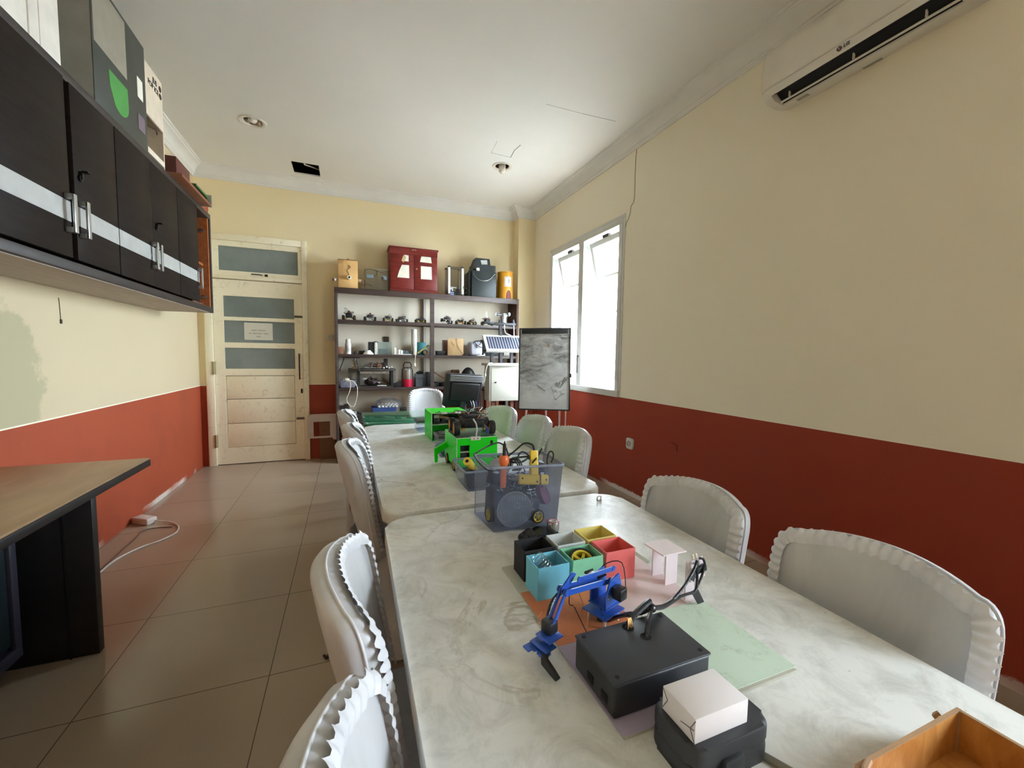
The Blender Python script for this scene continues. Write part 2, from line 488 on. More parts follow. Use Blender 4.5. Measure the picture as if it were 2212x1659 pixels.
# ---------------------------------------------------------------- windows
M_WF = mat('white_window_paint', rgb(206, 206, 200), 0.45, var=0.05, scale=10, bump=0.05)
M_GLASS = clear('window_glass', (0.97, 0.99, 1, 1), rgb(225, 235, 240), 0.02, 0.02)
M_IRON = mat('dark_iron', rgb(60, 55, 50), 0.5, 0.8)
M_RUST = mat('rusty_latch', rgb(150, 110, 70), 0.6, 0.5)
def window(name, y0, y1, z0, z1):
    fr = MB(); d0, d1 = XR - 0.012, XR + 0.13; f = 0.055
    ym = (y0 + y1) / 2; e = 0.0002; zs = z0 + f * 0.6
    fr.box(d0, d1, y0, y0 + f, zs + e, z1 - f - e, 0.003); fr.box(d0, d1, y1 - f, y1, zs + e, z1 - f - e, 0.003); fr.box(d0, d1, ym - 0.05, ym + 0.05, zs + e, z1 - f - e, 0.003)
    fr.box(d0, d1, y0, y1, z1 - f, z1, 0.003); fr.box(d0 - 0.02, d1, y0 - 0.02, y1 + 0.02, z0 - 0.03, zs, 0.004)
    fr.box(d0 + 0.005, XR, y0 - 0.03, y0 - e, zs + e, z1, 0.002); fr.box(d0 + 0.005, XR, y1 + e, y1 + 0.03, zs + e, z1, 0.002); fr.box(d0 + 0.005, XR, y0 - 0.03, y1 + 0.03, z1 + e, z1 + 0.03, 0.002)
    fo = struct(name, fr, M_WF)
    for a, b in ((y0 + f, ym - 0.05), (ym + 0.05, y1 - f)):
        # awning sash: hinged at its head, its foot swung outwards
        hz = z1 - f - 0.02; hx = XR + 0.075; ang = math.radians(13); H = hz - (z0 + 0.06)
        M = Matrix.Translation((hx, 0, hz)) @ Matrix.Rotation(-ang, 4, 'Y')
        s = MB(); w = 0.045; g0, g1 = a + 0.008, b - 0.008
        s.box(-0.02, 0.02, g0, g0 + w, -H + 0.0602, -0.0552, 0.003, M); s.box(-0.02, 0.02, g1 - w, g1, -H + 0.0602, -0.0552, 0.003, M)
        s.box(-0.02, 0.02, g0, g1, -0.055, 0, 0.003, M); s.box(-0.02, 0.02, g0, g1, -H, -H + 0.06, 0.003, M)
        for k in (1, 2, 3):
            zz = -H * k / 4; s.box(-0.013, 0.013, g0 + w, g1 - w, zz - 0.012, zz + 0.012, 0.002, M)
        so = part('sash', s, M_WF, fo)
        gl = MB(); gl.box(-0.002, 0.002, g0 + w * 0.7, g1 - w * 0.7, -H + 0.05, -0.05, 0, M); part('pane', gl, M_GLASS, so)
        st = MB(); st.tube([(hx + 0.01, g0 + 0.05, z0 + 0.07), (hx + 0.12, g0 + 0.055, z0 + 0.10), (hx + math.sin(ang) * H * 0.93, g0 + 0.06, hz - math.cos(ang) * H * 0.93)], 0.005, 6, 0)
        st.cyl((hx, g0 + 0.05, z0 + 0.035), (hx, g0 + 0.05, z0 + 0.10), 0.008, seg=8)
        part('stay', st, M_RUST, fo)
        hg = MB(); hg.box(XR + 0.05, XR + 0.09, (a + b) / 2 - 0.05, (a + b) / 2 + 0.05, hz - 0.006, hz + 0.02); part('hinge', hg, M_IRON, fo)
        # iron bars just outside
    lt = MB(); lt.tube([(d0 - 0.004, ym - 0.01, 1.28), (d0 - 0.012, ym + 0.005, 1.29), (d0 - 0.012, ym + 0.008, 1.20), (d0 - 0.010, ym + 0.008, 1.12), (d0 - 0.004, ym + 0.012, 1.10)], 0.004)
    part('hook', lt, M_IRON, fo)
    return fo
window('window_1', *WIN[0])
window('window_2', *WIN[1])

# outside: yard, boundary fence, a few things beyond the window
m = MB(); m.box(XR + T, XR + 9, YF - 6, YB + 9, -0.25, -0.1); o = struct('ground', m, mat('pale_concrete_yard', rgb(205, 200, 190), 0.9))
m = MB()
for i in range(44):
    y = -6 + i * 0.42; m.box(XR + 2.6, XR + 2.63, y, y + 0.40, -0.1, 1.20 + 0.03 * math.sin(i * 2.3))
m.box(XR + 2.63, XR + 2.68, -6, 12.4, 0.2, 0.28); m.box(XR + 2.63, XR + 2.68, -6, 12.4, 0.9, 0.98)
solo('yard_fence', m, mat('bleached_fence_boards', rgb(222, 216, 205), 0.8, var=0.2, scale=3), 'bleached board fence standing in the yard outside the window', 'fence')
m = MB(); m.box(XR + 1.25, XR + 1.29, 2.0, 9, 1.30, 1.335); m.cyl((XR + 1.27, 2.2, -0.1), (XR + 1.27, 2.2, 1.3), 0.02); m.cyl((XR + 1.27, 8.6, -0.1), (XR + 1.27, 8.6, 1.3), 0.02)
solo('rail', m, mat('grey_rail_paint', rgb(150, 145, 140), 0.6), 'thin grey rail crossing the yard behind the window panes', 'rail')
m = MB(); q = onx(1334, 722, XR + 2.5); m.box(q.x, q.x + 0.02, q.y - 0.13, q.y + 0.13, q.z - 0.22, q.z + 0.10); m.cyl((q.x + 0.03, q.y, -0.1), (q.x + 0.03, q.y, q.z), 0.02)
solo('yard_sign', m, mat('sun_faded_red', rgb(215, 60, 60), 0.6), 'plain red sign board on a post outside the right window pane', 'sign')

# ---------------------------------------------------------------- door
def door_paint():
    g = N('grimy_cream_door_paint'); p = g.pos()
    n = g.noise(p, 3.2, 8, 0.72, 0.5); n2 = g.noise(p, 14, 6, 0.7, 1.0)
    c = g.mix(g.math('MULTIPLY', n, 0.7), rgb(246, 238, 212), rgb(232, 221, 188))
    c = g.mix(g.ramp(n2, [(0.56, (0, 0, 0)), (0.76, (0.55, 0.55, 0.55))]), c, rgb(158, 142, 104))
    g.set(Base_Color=c, Roughness=0.55); g.bump(n2, 0.06, 0.003)
    return g.m
M_DOOR = door_paint()
def frosted():
    g = N('frosted_door_glass'); p = g.pos()
    n = g.noise(p, 2.0, 5, 0.6)
    g.set(Base_Color=g.ramp(n, [(0.3, rgb(112, 122, 120)), (0.7, rgb(140, 150, 146))]), Roughness=0.28)
    return g.m
M_FROST = frosted()
y0 = YB - 0.03
m = MB(); a, b, c, d = DOOR
m.box(a, a + 0.075, y0, YB + 0.10, 0, d, 0.004); m.box(b - 0.055, b, y0, YB + 0.10, 0, d, 0.004); m.box(a + 0.0752, b - 0.0552, y0, YB + 0.10, d - 0.07, d, 0.004); m.box(a + 0.0752, b - 0.0552, y0, YB + 0.1, 2.085, 2.125, 0.004)
door = struct('door_1', m, M_DOOR)
l0, l1 = a + 0.078, b - 0.058; ly0, ly1 = YB - 0.005, YB + 0.035
m = MB()
px0, px1 = -1.275, -0.577; rows = [(1.67, 1.90), (1.385, 1.63), (1.09, 1.325)]
hol = [(px0, px1, r[0], r[1]) for r in rows] + [(px0 + 0.002, px1 - 0.008, 0.195, 1.013)]
for q in cells(l0, l1, 0.008, 2.078, hol): m.box(q[0], q[1], ly0, ly1, q[2], q[3])
leaf = part('leaf', m, M_DOOR, door)
for r in rows:
    m = MB(); m.box(px0, px1, YB + 0.012, YB + 0.018, r[0], r[1]); part('pane', m, M_FROST, leaf)
m = MB(); zz = [0.197, 0.468, 0.745, 1.011]
for i in range(3): m.box(px0 + 0.006, px1 - 0.012, YB + 0.004, YB + 0.03, zz[i] + 0.002, zz[i + 1] - 0.003, 0.004)
part('lower_panel', m, M_DOOR, leaf)
m = MB(); m.box(-0.537, -0.522, YB - 0.045, YB - 0.03, 0.965, 1.27, 0.003); m.cyl((-0.53, YB - 0.035, 1.0), (-0.53, YB, 1.0), 0.006, seg=8); m.cyl((-0.53, YB - 0.035, 1.23), (-0.53, YB, 1.23), 0.006, seg=8)
part('pull_handle', m, mat('dark_maroon_handle', rgb(70, 20, 22), 0.35), leaf)
m = MB(); m.box(-0.523, -0.503, YB - 0.012, YB - 0.003, 0.80, 0.855, 0.006); part('lock_plate', m, mat('dark_lock', rgb(40, 38, 36), 0.4, 0.7), leaf)
for z in (1.70, 0.50):
    m = MB(); m.box(-0.575, -0.475, YB - 0.014, YB - 0.004, z - 0.012, z + 0.012, 0.002); m.cyl((-0.57, YB - 0.018, z), (-0.468, YB - 0.018, z), 0.006, seg=8); part('slide_bolt', m, mat('dull_steel', rgb(110, 104, 92), 0.45, 0.8), door)
for z in (1.10, 0.28):
    m = MB(); m.box(l0 - 0.02, l0 + 0.015, YB - 0.036, YB - 0.026, z - 0.07, z + 0.07, 0.002); m.cyl((l0, YB - 0.038, z - 0.07), (l0, YB - 0.038, z + 0.07), 0.007, seg=8); part('hinge', m, mat('painted_hinge', rgb(180, 168, 130), 0.5, 0.3), door)
m = MB(); t0, t1 = 2.128, d - 0.072
for q in cells(a + 0.078, b - 0.058, t0, t1, [(-1.307, -0.527, 2.175, 2.44)]): m.box(q[0], q[1], ly0 - 0.005, ly1, q[2], q[3])
tr = part('transom_sash', m, M_DOOR, door)
m = MB(); m.box(-1.307, -0.527, YB + 0.012, YB + 0.018, 2.175, 2.44); part('pane', m, M_FROST, tr)
m = MB(); m.tube([(-0.99, YB - 0.006, 2.15), (-0.98, YB - 0.03, 2.15), (-0.90, YB - 0.03, 2.148), (-0.89, YB - 0.006, 2.148)], 0.006); m.box(-0.865, -0.835, YB - 0.014, YB - 0.004, 2.135, 2.16); part('transom_catch', m, M_IRON, door)
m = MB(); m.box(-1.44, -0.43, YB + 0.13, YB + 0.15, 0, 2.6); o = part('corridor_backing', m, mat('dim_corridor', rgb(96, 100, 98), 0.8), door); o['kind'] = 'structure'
# notice taped to the middle pane, its print showing through from the far side
t = thing('paper_notice', 'white paper notice taped on the middle glass pane of the cream door', 'notice', (-0.94, YB + 0.009, 1.42))
m = MB(); m.box(-1.085, -0.803, YB + 0.0095, YB + 0.0105, 1.418, 1.612); part('sheet', m, mat('notice_paper', rgb(214, 212, 198), 0.8, var=0.03), t)
m = MB()
for z, x0, x1, n in ((1.527, -1.015, -0.868, 13), (1.492, -1.038, -0.848, 16), (1.457, -0.965, -0.92, 4)):
    wd = (x1 - x0) / n
    for k in range(n):
        if (k * 7 + n) % 9 == 3: continue
        m.box(x0 + k * wd, x0 + k * wd + wd * 0.72, YB + 0.0088, YB + 0.0096, z - 0.008, z + 0.008)
part('print', m, mat('faint_grey_print', rgb(168, 166, 148), 0.8), t)
# light switch by the door, socket on the right wall
t = thing('light_switch', 'white double light switch between the cream door and the dark shelf unit', 'switch', (-0.196, YB, 1.43))
m = MB(); m.box(-0.24, -0.152, YB - 0.012, YB, 1.425, 1.505, 0.004); part('plate', m, mat('aged_white_plastic', rgb(216, 208, 190), 0.4), t)
for k in (0, 1):
    m = MB(); m.box(-0.226 + k * 0.032, -0.198 + k * 0.032, YB - 0.017, YB - 0.011, 1.448, 1.485, 0.003); part('rocker', m, mat('aged_white_plastic', rgb(216, 208, 190), 0.4), t)
q = onx(1362, 958, XR)
t = thing('wall_socket', 'grey chipped power socket low on the red right wall', 'socket', (XR, q.y, q.z - 0.045))
m = MB(); m.prism([(q.y - 0.042 , q.z - 0.02), (q.y - 0.03, q.z - 0.046), (q.y + 0.036, q.z - 0.046), (q.y + 0.044, q.z - 0.03), (q.y + 0.044, q.z + 0.036), (q.y + 0.034, q.z + 0.046), (q.y - 0.034, q.z + 0.046), (q.y - 0.044, q.z + 0.036), (q.y - 0.044, q.z + 0.005)], XR - 0.014, XR, 'yz'); m.bevel(0.004)
part('plate', m, mat('grey_socket_plastic', rgb(200, 196, 186), 0.4), t)
m = MB(); m.lathe((XR - 0.0145, q.y + 0.006, q.z), [(0.022, 0), (0.022, -0.004), (0.018, -0.004), (0.017, 0.002), (0.0, 0.002)], 20, axis='x'); part('well', m, mat('socket_well_dark', rgb(90, 88, 82), 0.5), t)

# recessed lamps
def lamp(loc, label, drop, dark):
    t = thing('ceiling_lamp', label, 'lamp', (loc[0], loc[1], ZC), 0, 'recessed ceiling lamps')
    m = MB(); m.lathe((0, 0, 0), [(0.072, 0.002), (0.078, -0.006), (0.10, -0.008), (0.106, -0.002), (0.106, 0)], 36); part('trim_ring', m, mat('lamp_ring_white', rgb(222, 216, 204), 0.35), t, False)
    m = MB(); m.lathe((0, 0, 0), [(0.074, 0), (0.066, 0.03), (0.055, 0.08), (0.04, 0.10), (0.0, 0.10)], 28); part('reflector', m, mat('lamp_reflector_' + dark, rgb(190, 180, 165) if dark == 'chrome' else rgb(120, 110, 100), 0.2, 0.9), t, False)
    m = MB(); m.lathe((0, 0, 0), [(0.0, -drop), (0.022, -drop + 0.006), (0.034, -drop + 0.02), (0.036, -drop + 0.04), (0.036, 0.07), (0.02, 0.095), (0.0, 0.095)], 24); part('bulb', m, mat('opal_bulb', rgb(232, 224, 212), 0.25), t, False)
    return t
lamp(L1, 'recessed ceiling lamp nearer the wall cabinet, bulb tucked inside its ring', 0.012, 'chrome')
lamp(L2, 'recessed ceiling lamp with drooping white bulb beside the ceiling hatch', 0.075, 'dull')

# air conditioner
AY0, AY1 = 0.93, 1.765
t = thing('air_conditioner', 'white split air conditioner high on the right wall', 'air conditioner', (XR, (AY0 + AY1) / 2, 2.72))
M_AC = mat('aged_white_ac_plastic', rgb(222, 218, 206), 0.4, var=0.05, scale=5)
P_up = [(XR, 3.03), (2.26, 3.03), (2.222, 3.0), (2.203, 2.955), (2.197, 2.87), (2.2, 2.79), (2.3, 2.79), (XR, 2.79)]
m = MB(); m.prism(P_up, AY0, AY1, 'xz'); m.bevel(0.012, 3, 40); part('front_panel', m, M_AC, t)
P_lo = [(XR, 2.787), (2.2, 2.787), (2.203, 2.765), (2.209, 2.747), (2.245, 2.775), (2.300, 2.752), (2.312, 2.722), (2.345, 2.722), (XR, 2.742)]
m = MB(); m.prism(P_lo, AY0 + 0.045, AY1 - 0.045, 'xz'); part('lower_body', m, M_AC, t)
P_en = [(XR, 2.787), (2.2, 2.787), (2.203, 2.765), (2.212, 2.744), (2.24, 2.725), (2.30, 2.718), (2.345, 2.722), (XR, 2.742)]
for a, b in ((AY0, AY0 + 0.045), (AY1 - 0.045, AY1)):
    m = MB(); m.prism(P_en, a, b, 'xz'); part('end_cap', m, M_AC, t)
m = MB(); m.prism([(2.212, 2.749), (2.245, 2.774), (2.298, 2.752), (2.308, 2.728), (2.30, 2.735), (2.25, 2.768)], AY0 + 0.046, AY1 - 0.046, 'xz'); part('air_slot', m, mat('ac_slot_black', rgb(12, 12, 14), 0.7), t)
m = MB(); m.prism([(2.278, 2.7265), (2.287, 2.7235), (2.288, 2.727), (2.279, 2.731)], AY0 + 0.047, AY1 - 0.047, 'xz'); part('vane', m, M_AC, t)
for y in (1.66, 1.35, 1.08):
    m = MB(); m.box(2.268, 2.279, y - 0.003, y + 0.003, 2.727, 2.758); part('vane_bracket', m, M_AC, t)
yl = 1.372
m = MB(); m.lathe((2.1995, yl, 2.770), [(0, -0.0032), (0.0105, -0.0032), (0.0105, 0.002)], 24, axis='x'); lg = part('logo_disc', m, mat('logo_maroon', rgb(96, 62, 72), 0.4), t)
m = MB(); m.box(2.195, 2.1965, yl - 0.0012, yl + 0.0012, 2.764, 2.775); m.box(2.195, 2.1965, yl - 0.005, yl + 0.001, 2.764, 2.7655); m.box(2.195, 2.1965, yl + 0.002, yl + 0.0045, 2.7735, 2.776); part('logo_face', m, mat('logo_pale', rgb(200, 190, 186), 0.4), lg)
m = text('LG', 0.022, frame_mat((2.1985, yl - 0.032, 2.770), (0, -1, 0), (0.05, 0, 1)), 0.0012, True); part('lettering', m, mat('logo_grey', rgb(88, 84, 80), 0.4), t)
for a in ((2.36, 2.41, 1.30, 1.38, 2.7345, 2.7355), (2.325, 2.35, 1.60, 1.66, 2.7205, 2.7215)):
    m = MB(); m.box(*a); part('sticker', m, mat('ac_grey_sticker', rgb(160, 158, 140), 0.6), t)

# ---------------------------------------------------------------- long tables
def table_top_mat():
    g = N('stained_grey_white_plastic'); p = g.pos()
    n = g.noise(p, 2.2, 8, 0.7, 0.4); n2 = g.noise(p, 11, 7, 0.75, 0.6)
    c = g.mix(n, rgb(244, 244, 240), rgb(214, 214, 207))
    c = g.mix(g.ramp(n2, [(0.44, (0, 0, 0)), (0.72, (0.75, 0.75, 0.75))]), c, rgb(176, 175, 167))
    # dried spill outlines
    ring = g.noise(p, 3.4, 5, 0.62, 1.3)
    k = g.math('MULTIPLY', g.ramp(ring, [(0.545, (0, 0, 0)), (0.57, (0.6, 0.6, 0.6)), (0.60, (0, 0, 0))]), g.ramp(g.noise(p, 1.7, 2), [(0.48, (0, 0, 0)), (0.62, (1, 1, 1))]))
    c = g.mix(k, c, rgb(140, 124, 96))
    sp = g.n('ShaderNodeTexVoronoi', ins={'Vector': p, 'Scale': 26}).outputs['Distance']
    c = g.mix(g.math('MULTIPLY', g.ramp(sp, [(0.02, (1, 1, 1)), (0.06, (0, 0, 0))]), g.ramp(g.noise(p, 4, 2), [(0.5, (0, 0, 0)), (0.6, (0.8, 0.8, 0.8))])), c, rgb(90, 80, 66))
    s = g.noise(g.scale(p, (3, 40, 3)), 2, 5, 0.7)
    c = g.mix(g.ramp(s, [(0.66, (0, 0, 0)), (0.74, (0.3, 0.3, 0.3))]), c, rgb(130, 128, 120))
    g.set(Base_Color=c, Roughness=g.math('MULTIPLY_ADD', n2, 0.3, 0.28))
    g.bump(n2, 0.05, 0.002)
    return g.m
M_TT = table_top_mat()
M_LEG = mat('grey_powder_coat', rgb(120, 122, 124), 0.45, 0.5)
def slab(poly, z0, z1, bev):
    m = MB(); m.prism(poly, z0, z1, 'xy')
    es = [e for e in m.b.edges if abs(e.verts[0].co.z - e.verts[1].co.z) < 1e-6]
    bmesh.ops.bevel(m.b, geom=es, offset=bev, segments=3, affect='EDGES', profile=0.5)
    return m
def folding_table(label, x0, x1, y0, y1, rz=0.0, inset=0.12):
    t = thing('folding_table', label, 'table', ((x0 + x1) / 2, (y0 + y1) / 2, 0), rz, 'long stained plastic tables')
    hx, hy = (x1 - x0) / 2, (y1 - y0) / 2
    part('table_top', slab(rounded_rect(-hx, hx, -hy, hy, 0.075), TZ - 0.052, TZ, 0.012), M_TT, t, False)
    m = MB(); m.box(-hx + 0.05, -hx + 0.08, -hy + 0.1, hy - 0.1, TZ - 0.085, TZ - 0.05); m.box(hx - 0.08, hx - 0.05, -hy + 0.1, hy - 0.1, TZ - 0.085, TZ - 0.05); part('side_rail', m, M_LEG, t, False)
    for sy in (-1, 1):
        yy = sy * (hy - inset)
        for sx in (-1, 1):
            xx = sx * (hx - 0.16)
            m = MB(); m.tube([(xx, yy, TZ - 0.055), (xx, yy, 0.12), (xx, yy, 0.012)], 0.014, 10, 0); m.cyl((xx, yy, 0), (xx, yy, 0.03), 0.02, seg=12); part('leg', m, M_LEG, t, False)
        m = MB(); m.cyl((-hx + 0.16, yy, 0.2), (hx - 0.16, yy, 0.2), 0.011, seg=10); m.bar((0, yy, 0.2), (0, yy - sy * 0.32, TZ - 0.06), 0.02, 0.006); part('leg_brace', m, M_LEG, t, False)
    return t
folding_table('long stained plastic table nearest, carrying the paper boxes and the robot arm', 0.09, 0.975, -0.42, 1.395, math.radians(-0.8), 0.09)
folding_table('long stained plastic table behind, carrying the two green robots', 0.108, 0.998, 1.437, 3.295, 0.0)

# glass table behind
M_GREEN = clear('green_tinted_glass', (0.30, 0.62, 0.48, 1), rgb(52, 132, 98), 0.55, 0.04, 0.02)
M_CHROME = mat('brushed_chrome', rgb(190, 190, 192), 0.25, 0.9, var=0.03)
t = thing('glass_table', 'green glass topped table behind the long plastic tables', 'table', (0.62, 3.66, 0))
part('glass_top', slab(rounded_rect(0.11, 1.16, 3.32, 4.02, 0.02), 0.728, 0.742, 0.003), M_GREEN, t)
m = MB(); m.box(0.18, 1.08, 3.42, 3.46, 0.69, 0.727); m.box(0.18, 1.08, 3.88, 3.92, 0.69, 0.727); m.box(0.18, 0.22, 3.42, 3.92, 0.69, 0.727); m.box(1.04, 1.08, 3.42, 3.92, 0.69, 0.727); part('frame', m, M_CHROME, t)
for x in (0.2, 1.06):
    for y in (3.44, 3.9):
        m = MB(); m.cyl((x, y, 0.0), (x, y, 0.70), 0.022, seg=14); part('leg', m, M_CHROME, t)

# ---------------------------------------------------------------- banquet chairs under satin covers
def satin(name, a, b, rough):
    g = N(name); v = g.coord()
    f = g.noise(g.scale(v, (7, 7, 2)), 1.2, 4, 0.6, 0.7)
    g.set(Base_Color=g.ramp(f, [(0.3, a), (0.7, b)]), Roughness=rough)
    g.p.inputs['Sheen Weight'].default_value = 0.2
    g.p.inputs['Anisotropic'].default_value = 0.3
    g.bump(g.noise(g.scale(v, (9, 9, 3)), 1.0, 3, 0.5, 1.0), 0.25, 0.012)
    return g.m
M_SATIN = satin('white_satin', rgb(186, 186, 188), rgb(206, 206, 208), 0.4)
M_SATIN2 = satin('white_satin_ruffle', rgb(200, 200, 204), rgb(222, 222, 226), 0.36)
M_DKWOOD = wood('dark_brown_chair_wood', rgb(58, 30, 22), rgb(88, 48, 34), 0.45)
CH_W = 0.213
def back_outline(side, high, r):
    """loop in (y, z) from the right hem over a shallow arch with tight corners to the left hem"""
    w = CH_W
    pts = [(w, 0.47), (w, 0.56), (w, 0.64), (w, 0.70), (w, side - r)]
    def top(y): return side + (high - side) * (1 - (y / w) ** 2) ** 0.8
    c0, c1 = Vector((w, side - r)), Vector((w - r, top(w - r))); k = Vector((w, top(w - r) + 0.004))
    for i in range(1, 8):
        u = i / 7; q = (1 - u) ** 2 * c0 + 2 * u * (1 - u) * k + u * u * c1; pts.append((q.x, q.y))
    n = 18
    for i in range(1, n):
        y = (w - r) * (1 - 2 * i / n); pts.append((y, top(y)))
    right = pts[:12]
    return pts + [(-y, z) for y, z in reversed(right)]
def back_x(z, y=0.0):
    """reclined back, its middle bowed outwards"""
    return 0.085 - (z - 0.45) * 0.17 - (0.02 + 0.085 * max(0.0, z - 0.47)) * (1 - min(1.0, (y / CH_W) ** 2))
def make_chair(seed=1, side=0.822, high=0.866, r=0.045, w=0.200):
    global CH_W
    CH_W = w
    rnd = random.Random(seed)
    t = thing('banquet_chair', 'label', 'chair')
    # padded back: front panel, thick edge and rear face in one skin
    O = back_outline(side, high, r); n = len(O)
    cz = 0.62
    def ring(k, dx):
        out = []
        for y0, z0 in O:
            z1 = cz + (z0 - cz) * (k if z0 > cz else 1); out.append((back_x(z1, y0 * k) + dx, y0 * k, z1))
        return out
    m = MB(); rings = []
    for k, dx in ((0.02, 0.010), (0.2, 0.010), (0.4, 0.010), (0.6, 0.009), (0.75, 0.008), (0.93, 0.005), (0.985, 0.0), (1.008, -0.010), (1.014, -0.024), (1.0, -0.042), (0.96, -0.053), (0.75, -0.057), (0.5, -0.059), (0.25, -0.060), (0.02, -0.060)):
        rings.append([m.b.verts.new(v) for v in ring(k, dx)])
    for a, b in zip(rings, rings[1:]):
        for i in range(n - 1): m.b.faces.new((a[i], a[i + 1], b[i + 1], b[i]))
    part('backrest', m, M_SATIN, t, False, smooth=60)
    # gathered ruffle along the front edge of the arch
    P = []
    for (ya, za), (yb, zb) in zip(O, O[1:]):
        L = math.hypot(yb - ya, zb - za); k = max(1, int(L / 0.0035))
        for i in range(k): P.append((ya + (yb - ya) * i / k, za + (zb - za) * i / k))
    m = MB(); prev = None; s = 0
    for i in range(1, len(P) - 1):
        (ya, za), (y, z), (yb, zb) = P[i - 1], P[i], P[i + 1]
        d = Vector((yb - ya, zb - za)).normalized(); nn = Vector((d.y, -d.x)) * 1.0
        s += math.hypot(y - ya, z - za)
        ph = s * 2 * PI / 0.021 + 0.8 * math.sin(s * 9)
        amp = 0.0030 + 0.0010 * math.sin(s * 23 + seed)
        row = []
        for j, (u, x) in enumerate(((-0.024, 0.010), (-0.012, 0.012), (-0.002, 0.011), (0.004, 0.006), (0.009, 0.001))):
            f = j / 4
            uu = u + (0.004 * math.cos(ph) * f)
            row.append(m.b.verts.new((back_x(z, y) + x + amp * (0.35 + 0.9 * f) * math.sin(ph - f * 0.8), y + nn.x * uu, z + nn.y * uu)))
        if prev:
            for j in range(4): m.b.faces.new((prev[j], row[j], row[j + 1], prev[j + 1]))
        prev = row
    part('ruffle', m, M_SATIN2, t, False, smooth=75)
    m = MB(); m.tube([(back_x(z, y) - 0.022, y * 1.017, cz + (z - cz) * (1.016 if z > cz else 1)) for y, z in O], 0.0028, 6, 1); part('piping', m, M_SATIN2, t, False, smooth=75)
    # seat and the hanging skirt with its folds
    m = MB(); m.box(0.03, 0.455, -w * 0.92, w * 0.92, 0.39, 0.475, 0.03, seg=3); part('seat', m, M_SATIN, t, False)
    loop = []
    for (x, y) in rounded_rect(-0.045, 0.465, -w * 0.94, w * 0.94, 0.05, 5): loop.append((x, y))
    LP = []
    for i in range(len(loop)):
        a, b = Vector(loop[i]), Vector(loop[(i + 1) % len(loop)]); k = max(1, int((b - a).length / 0.012))
        for q in range(k): LP.append(a.lerp(b, q / k))
    def sk(u, v):
        i = int(round(u * len(LP))) % len(LP); p = LP[i]; c = Vector((0.19, 0)); d = (p - c).normalized()
        amt = (0.002 + 0.009 * v) * (math.sin(i * 0.62 + seed) * 0.6 + math.sin(i * 0.23) * 0.6)
        p = p + d * (amt + 0.004 * v)
        return (p.x, p.y, 0.45 - 0.425 * v)
    m = MB(); m.grid(sk, len(LP), 8, True); part('skirt', m, M_SATIN, t, False, smooth=75)
    # sash tied round the lower back
    m = MB(); ln = 28
    def sash(u, v):
        a = PI * (0.5 + u); r = 1 + 0.03 * math.sin(u * 40)
        return (0.055 + 0.10 * math.cos(a) * r, w * 1.045 * math.sin(a) * r, 0.52 - 0.10 * v + 0.012 * math.sin(u * 31 + v * 3))
    m.grid(sash, ln, 5); part('sash', m, M_SATIN2, t, False, smooth=75)
    for x, y in ((0.42, w * 0.8), (0.42, -w * 0.8), (0.0, w * 0.8), (0.0, -w * 0.8)):
        m = MB(); m.bar((x, y, 0.0), (x - (0.02 if x < 0.1 else 0), y, 0.40), 0.03, 0.03, bev=0.004); part('leg', m, M_DKWOOD, t, False)
    return t
CH = 'white satin covered chairs round the long tables'
SQUARE, ROUND = make_chair(1), make_chair(2, 0.862, 0.912, 0.095, 0.185)
USED = []
def put(src, x, y, deg, label):
    if src not in USED:
        USED.append(src); src.location = (x, y, 0); src.rotation_euler = (0, 0, math.radians(deg)); src['label'] = label; src['group'] = CH; return src
    return copy_thing(src, (x, y, 0), math.radians(deg), label, CH)
put(SQUARE, 0.011, 0.405, 0, 'white satin covered chair nearest on the left, cut by the lower picture edge')
put(SQUARE, 0.015, 0.890, 0, 'white satin covered chair on the left, second from the lower picture edge')
put(ROUND, 0.045, 1.865, -2, 'white satin covered chair at the near end of the rear plastic table, aisle side')
put(ROUND, 0.065, 2.320, 0, 'white satin covered chair in the middle of the aisle side of the rear plastic table')
put(ROUND, 0.030, 2.885, 0, 'white satin covered chair on the aisle side, nearest the green glass table')
put(SQUARE, 1.078, 0.532, 180, 'large white satin covered chair at the right edge of the picture by the red wall')
put(SQUARE, 1.062, 1.032, 180, 'white satin covered chair opposite the pink pedestal, between table and red wall')
put(ROUND, 1.045, 1.865, 182, 'white satin covered chair on the wall side, just behind the big clear bin')
put(ROUND, 1.052, 2.300, 181, 'white satin covered chair on the wall side, in the middle of the rear plastic table')
put(ROUND, 1.005, 2.790, 195, 'white satin covered chair on the wall side, below the whiteboard edge')
put(ROUND, 0.765, 4.400, 270, 'white satin covered chair behind the green glass table, facing the camera')

# ---------------------------------------------------------------- wall cabinet
M_CABW = wood('dark_espresso_laminate', rgb(33, 27, 24), rgb(42, 35, 30), 0.5, (10, 1, 10), 4)
M_CABW.node_tree.nodes['Principled BSDF'].inputs['Specular IOR Level'].default_value = 0.06
M_CABE = wood('espresso_edge', rgb(40, 33, 30), rgb(54, 46, 42), 0.5, (10, 1, 10), 4)
M_ORANGE = wood('orange_plywood_inside', rgb(150, 86, 44), rgb(182, 110, 62), 0.5, (8, 1, 8), 4)
M_UNDER = wood('grey_wood_underside', rgb(168, 158, 150), rgb(188, 178, 170), 0.6, (10, 1, 10), 4)
M_STRIPE = mat('silver_grey_stripe', rgb(180, 182, 180), 0.4, 0.2)
M_SILVER = mat('satin_silver', rgb(186, 188, 186), 0.3, 0.7)
CX, CY0, CY1, CZ0, CZ1 = -1.12, 1.56, 4.5, 1.628, 2.49
t = thing('wall_cabinet', 'long dark brown wall cabinet with a grey stripe, high on the left wall', 'cabinet', (XL, 3.0, CZ0))
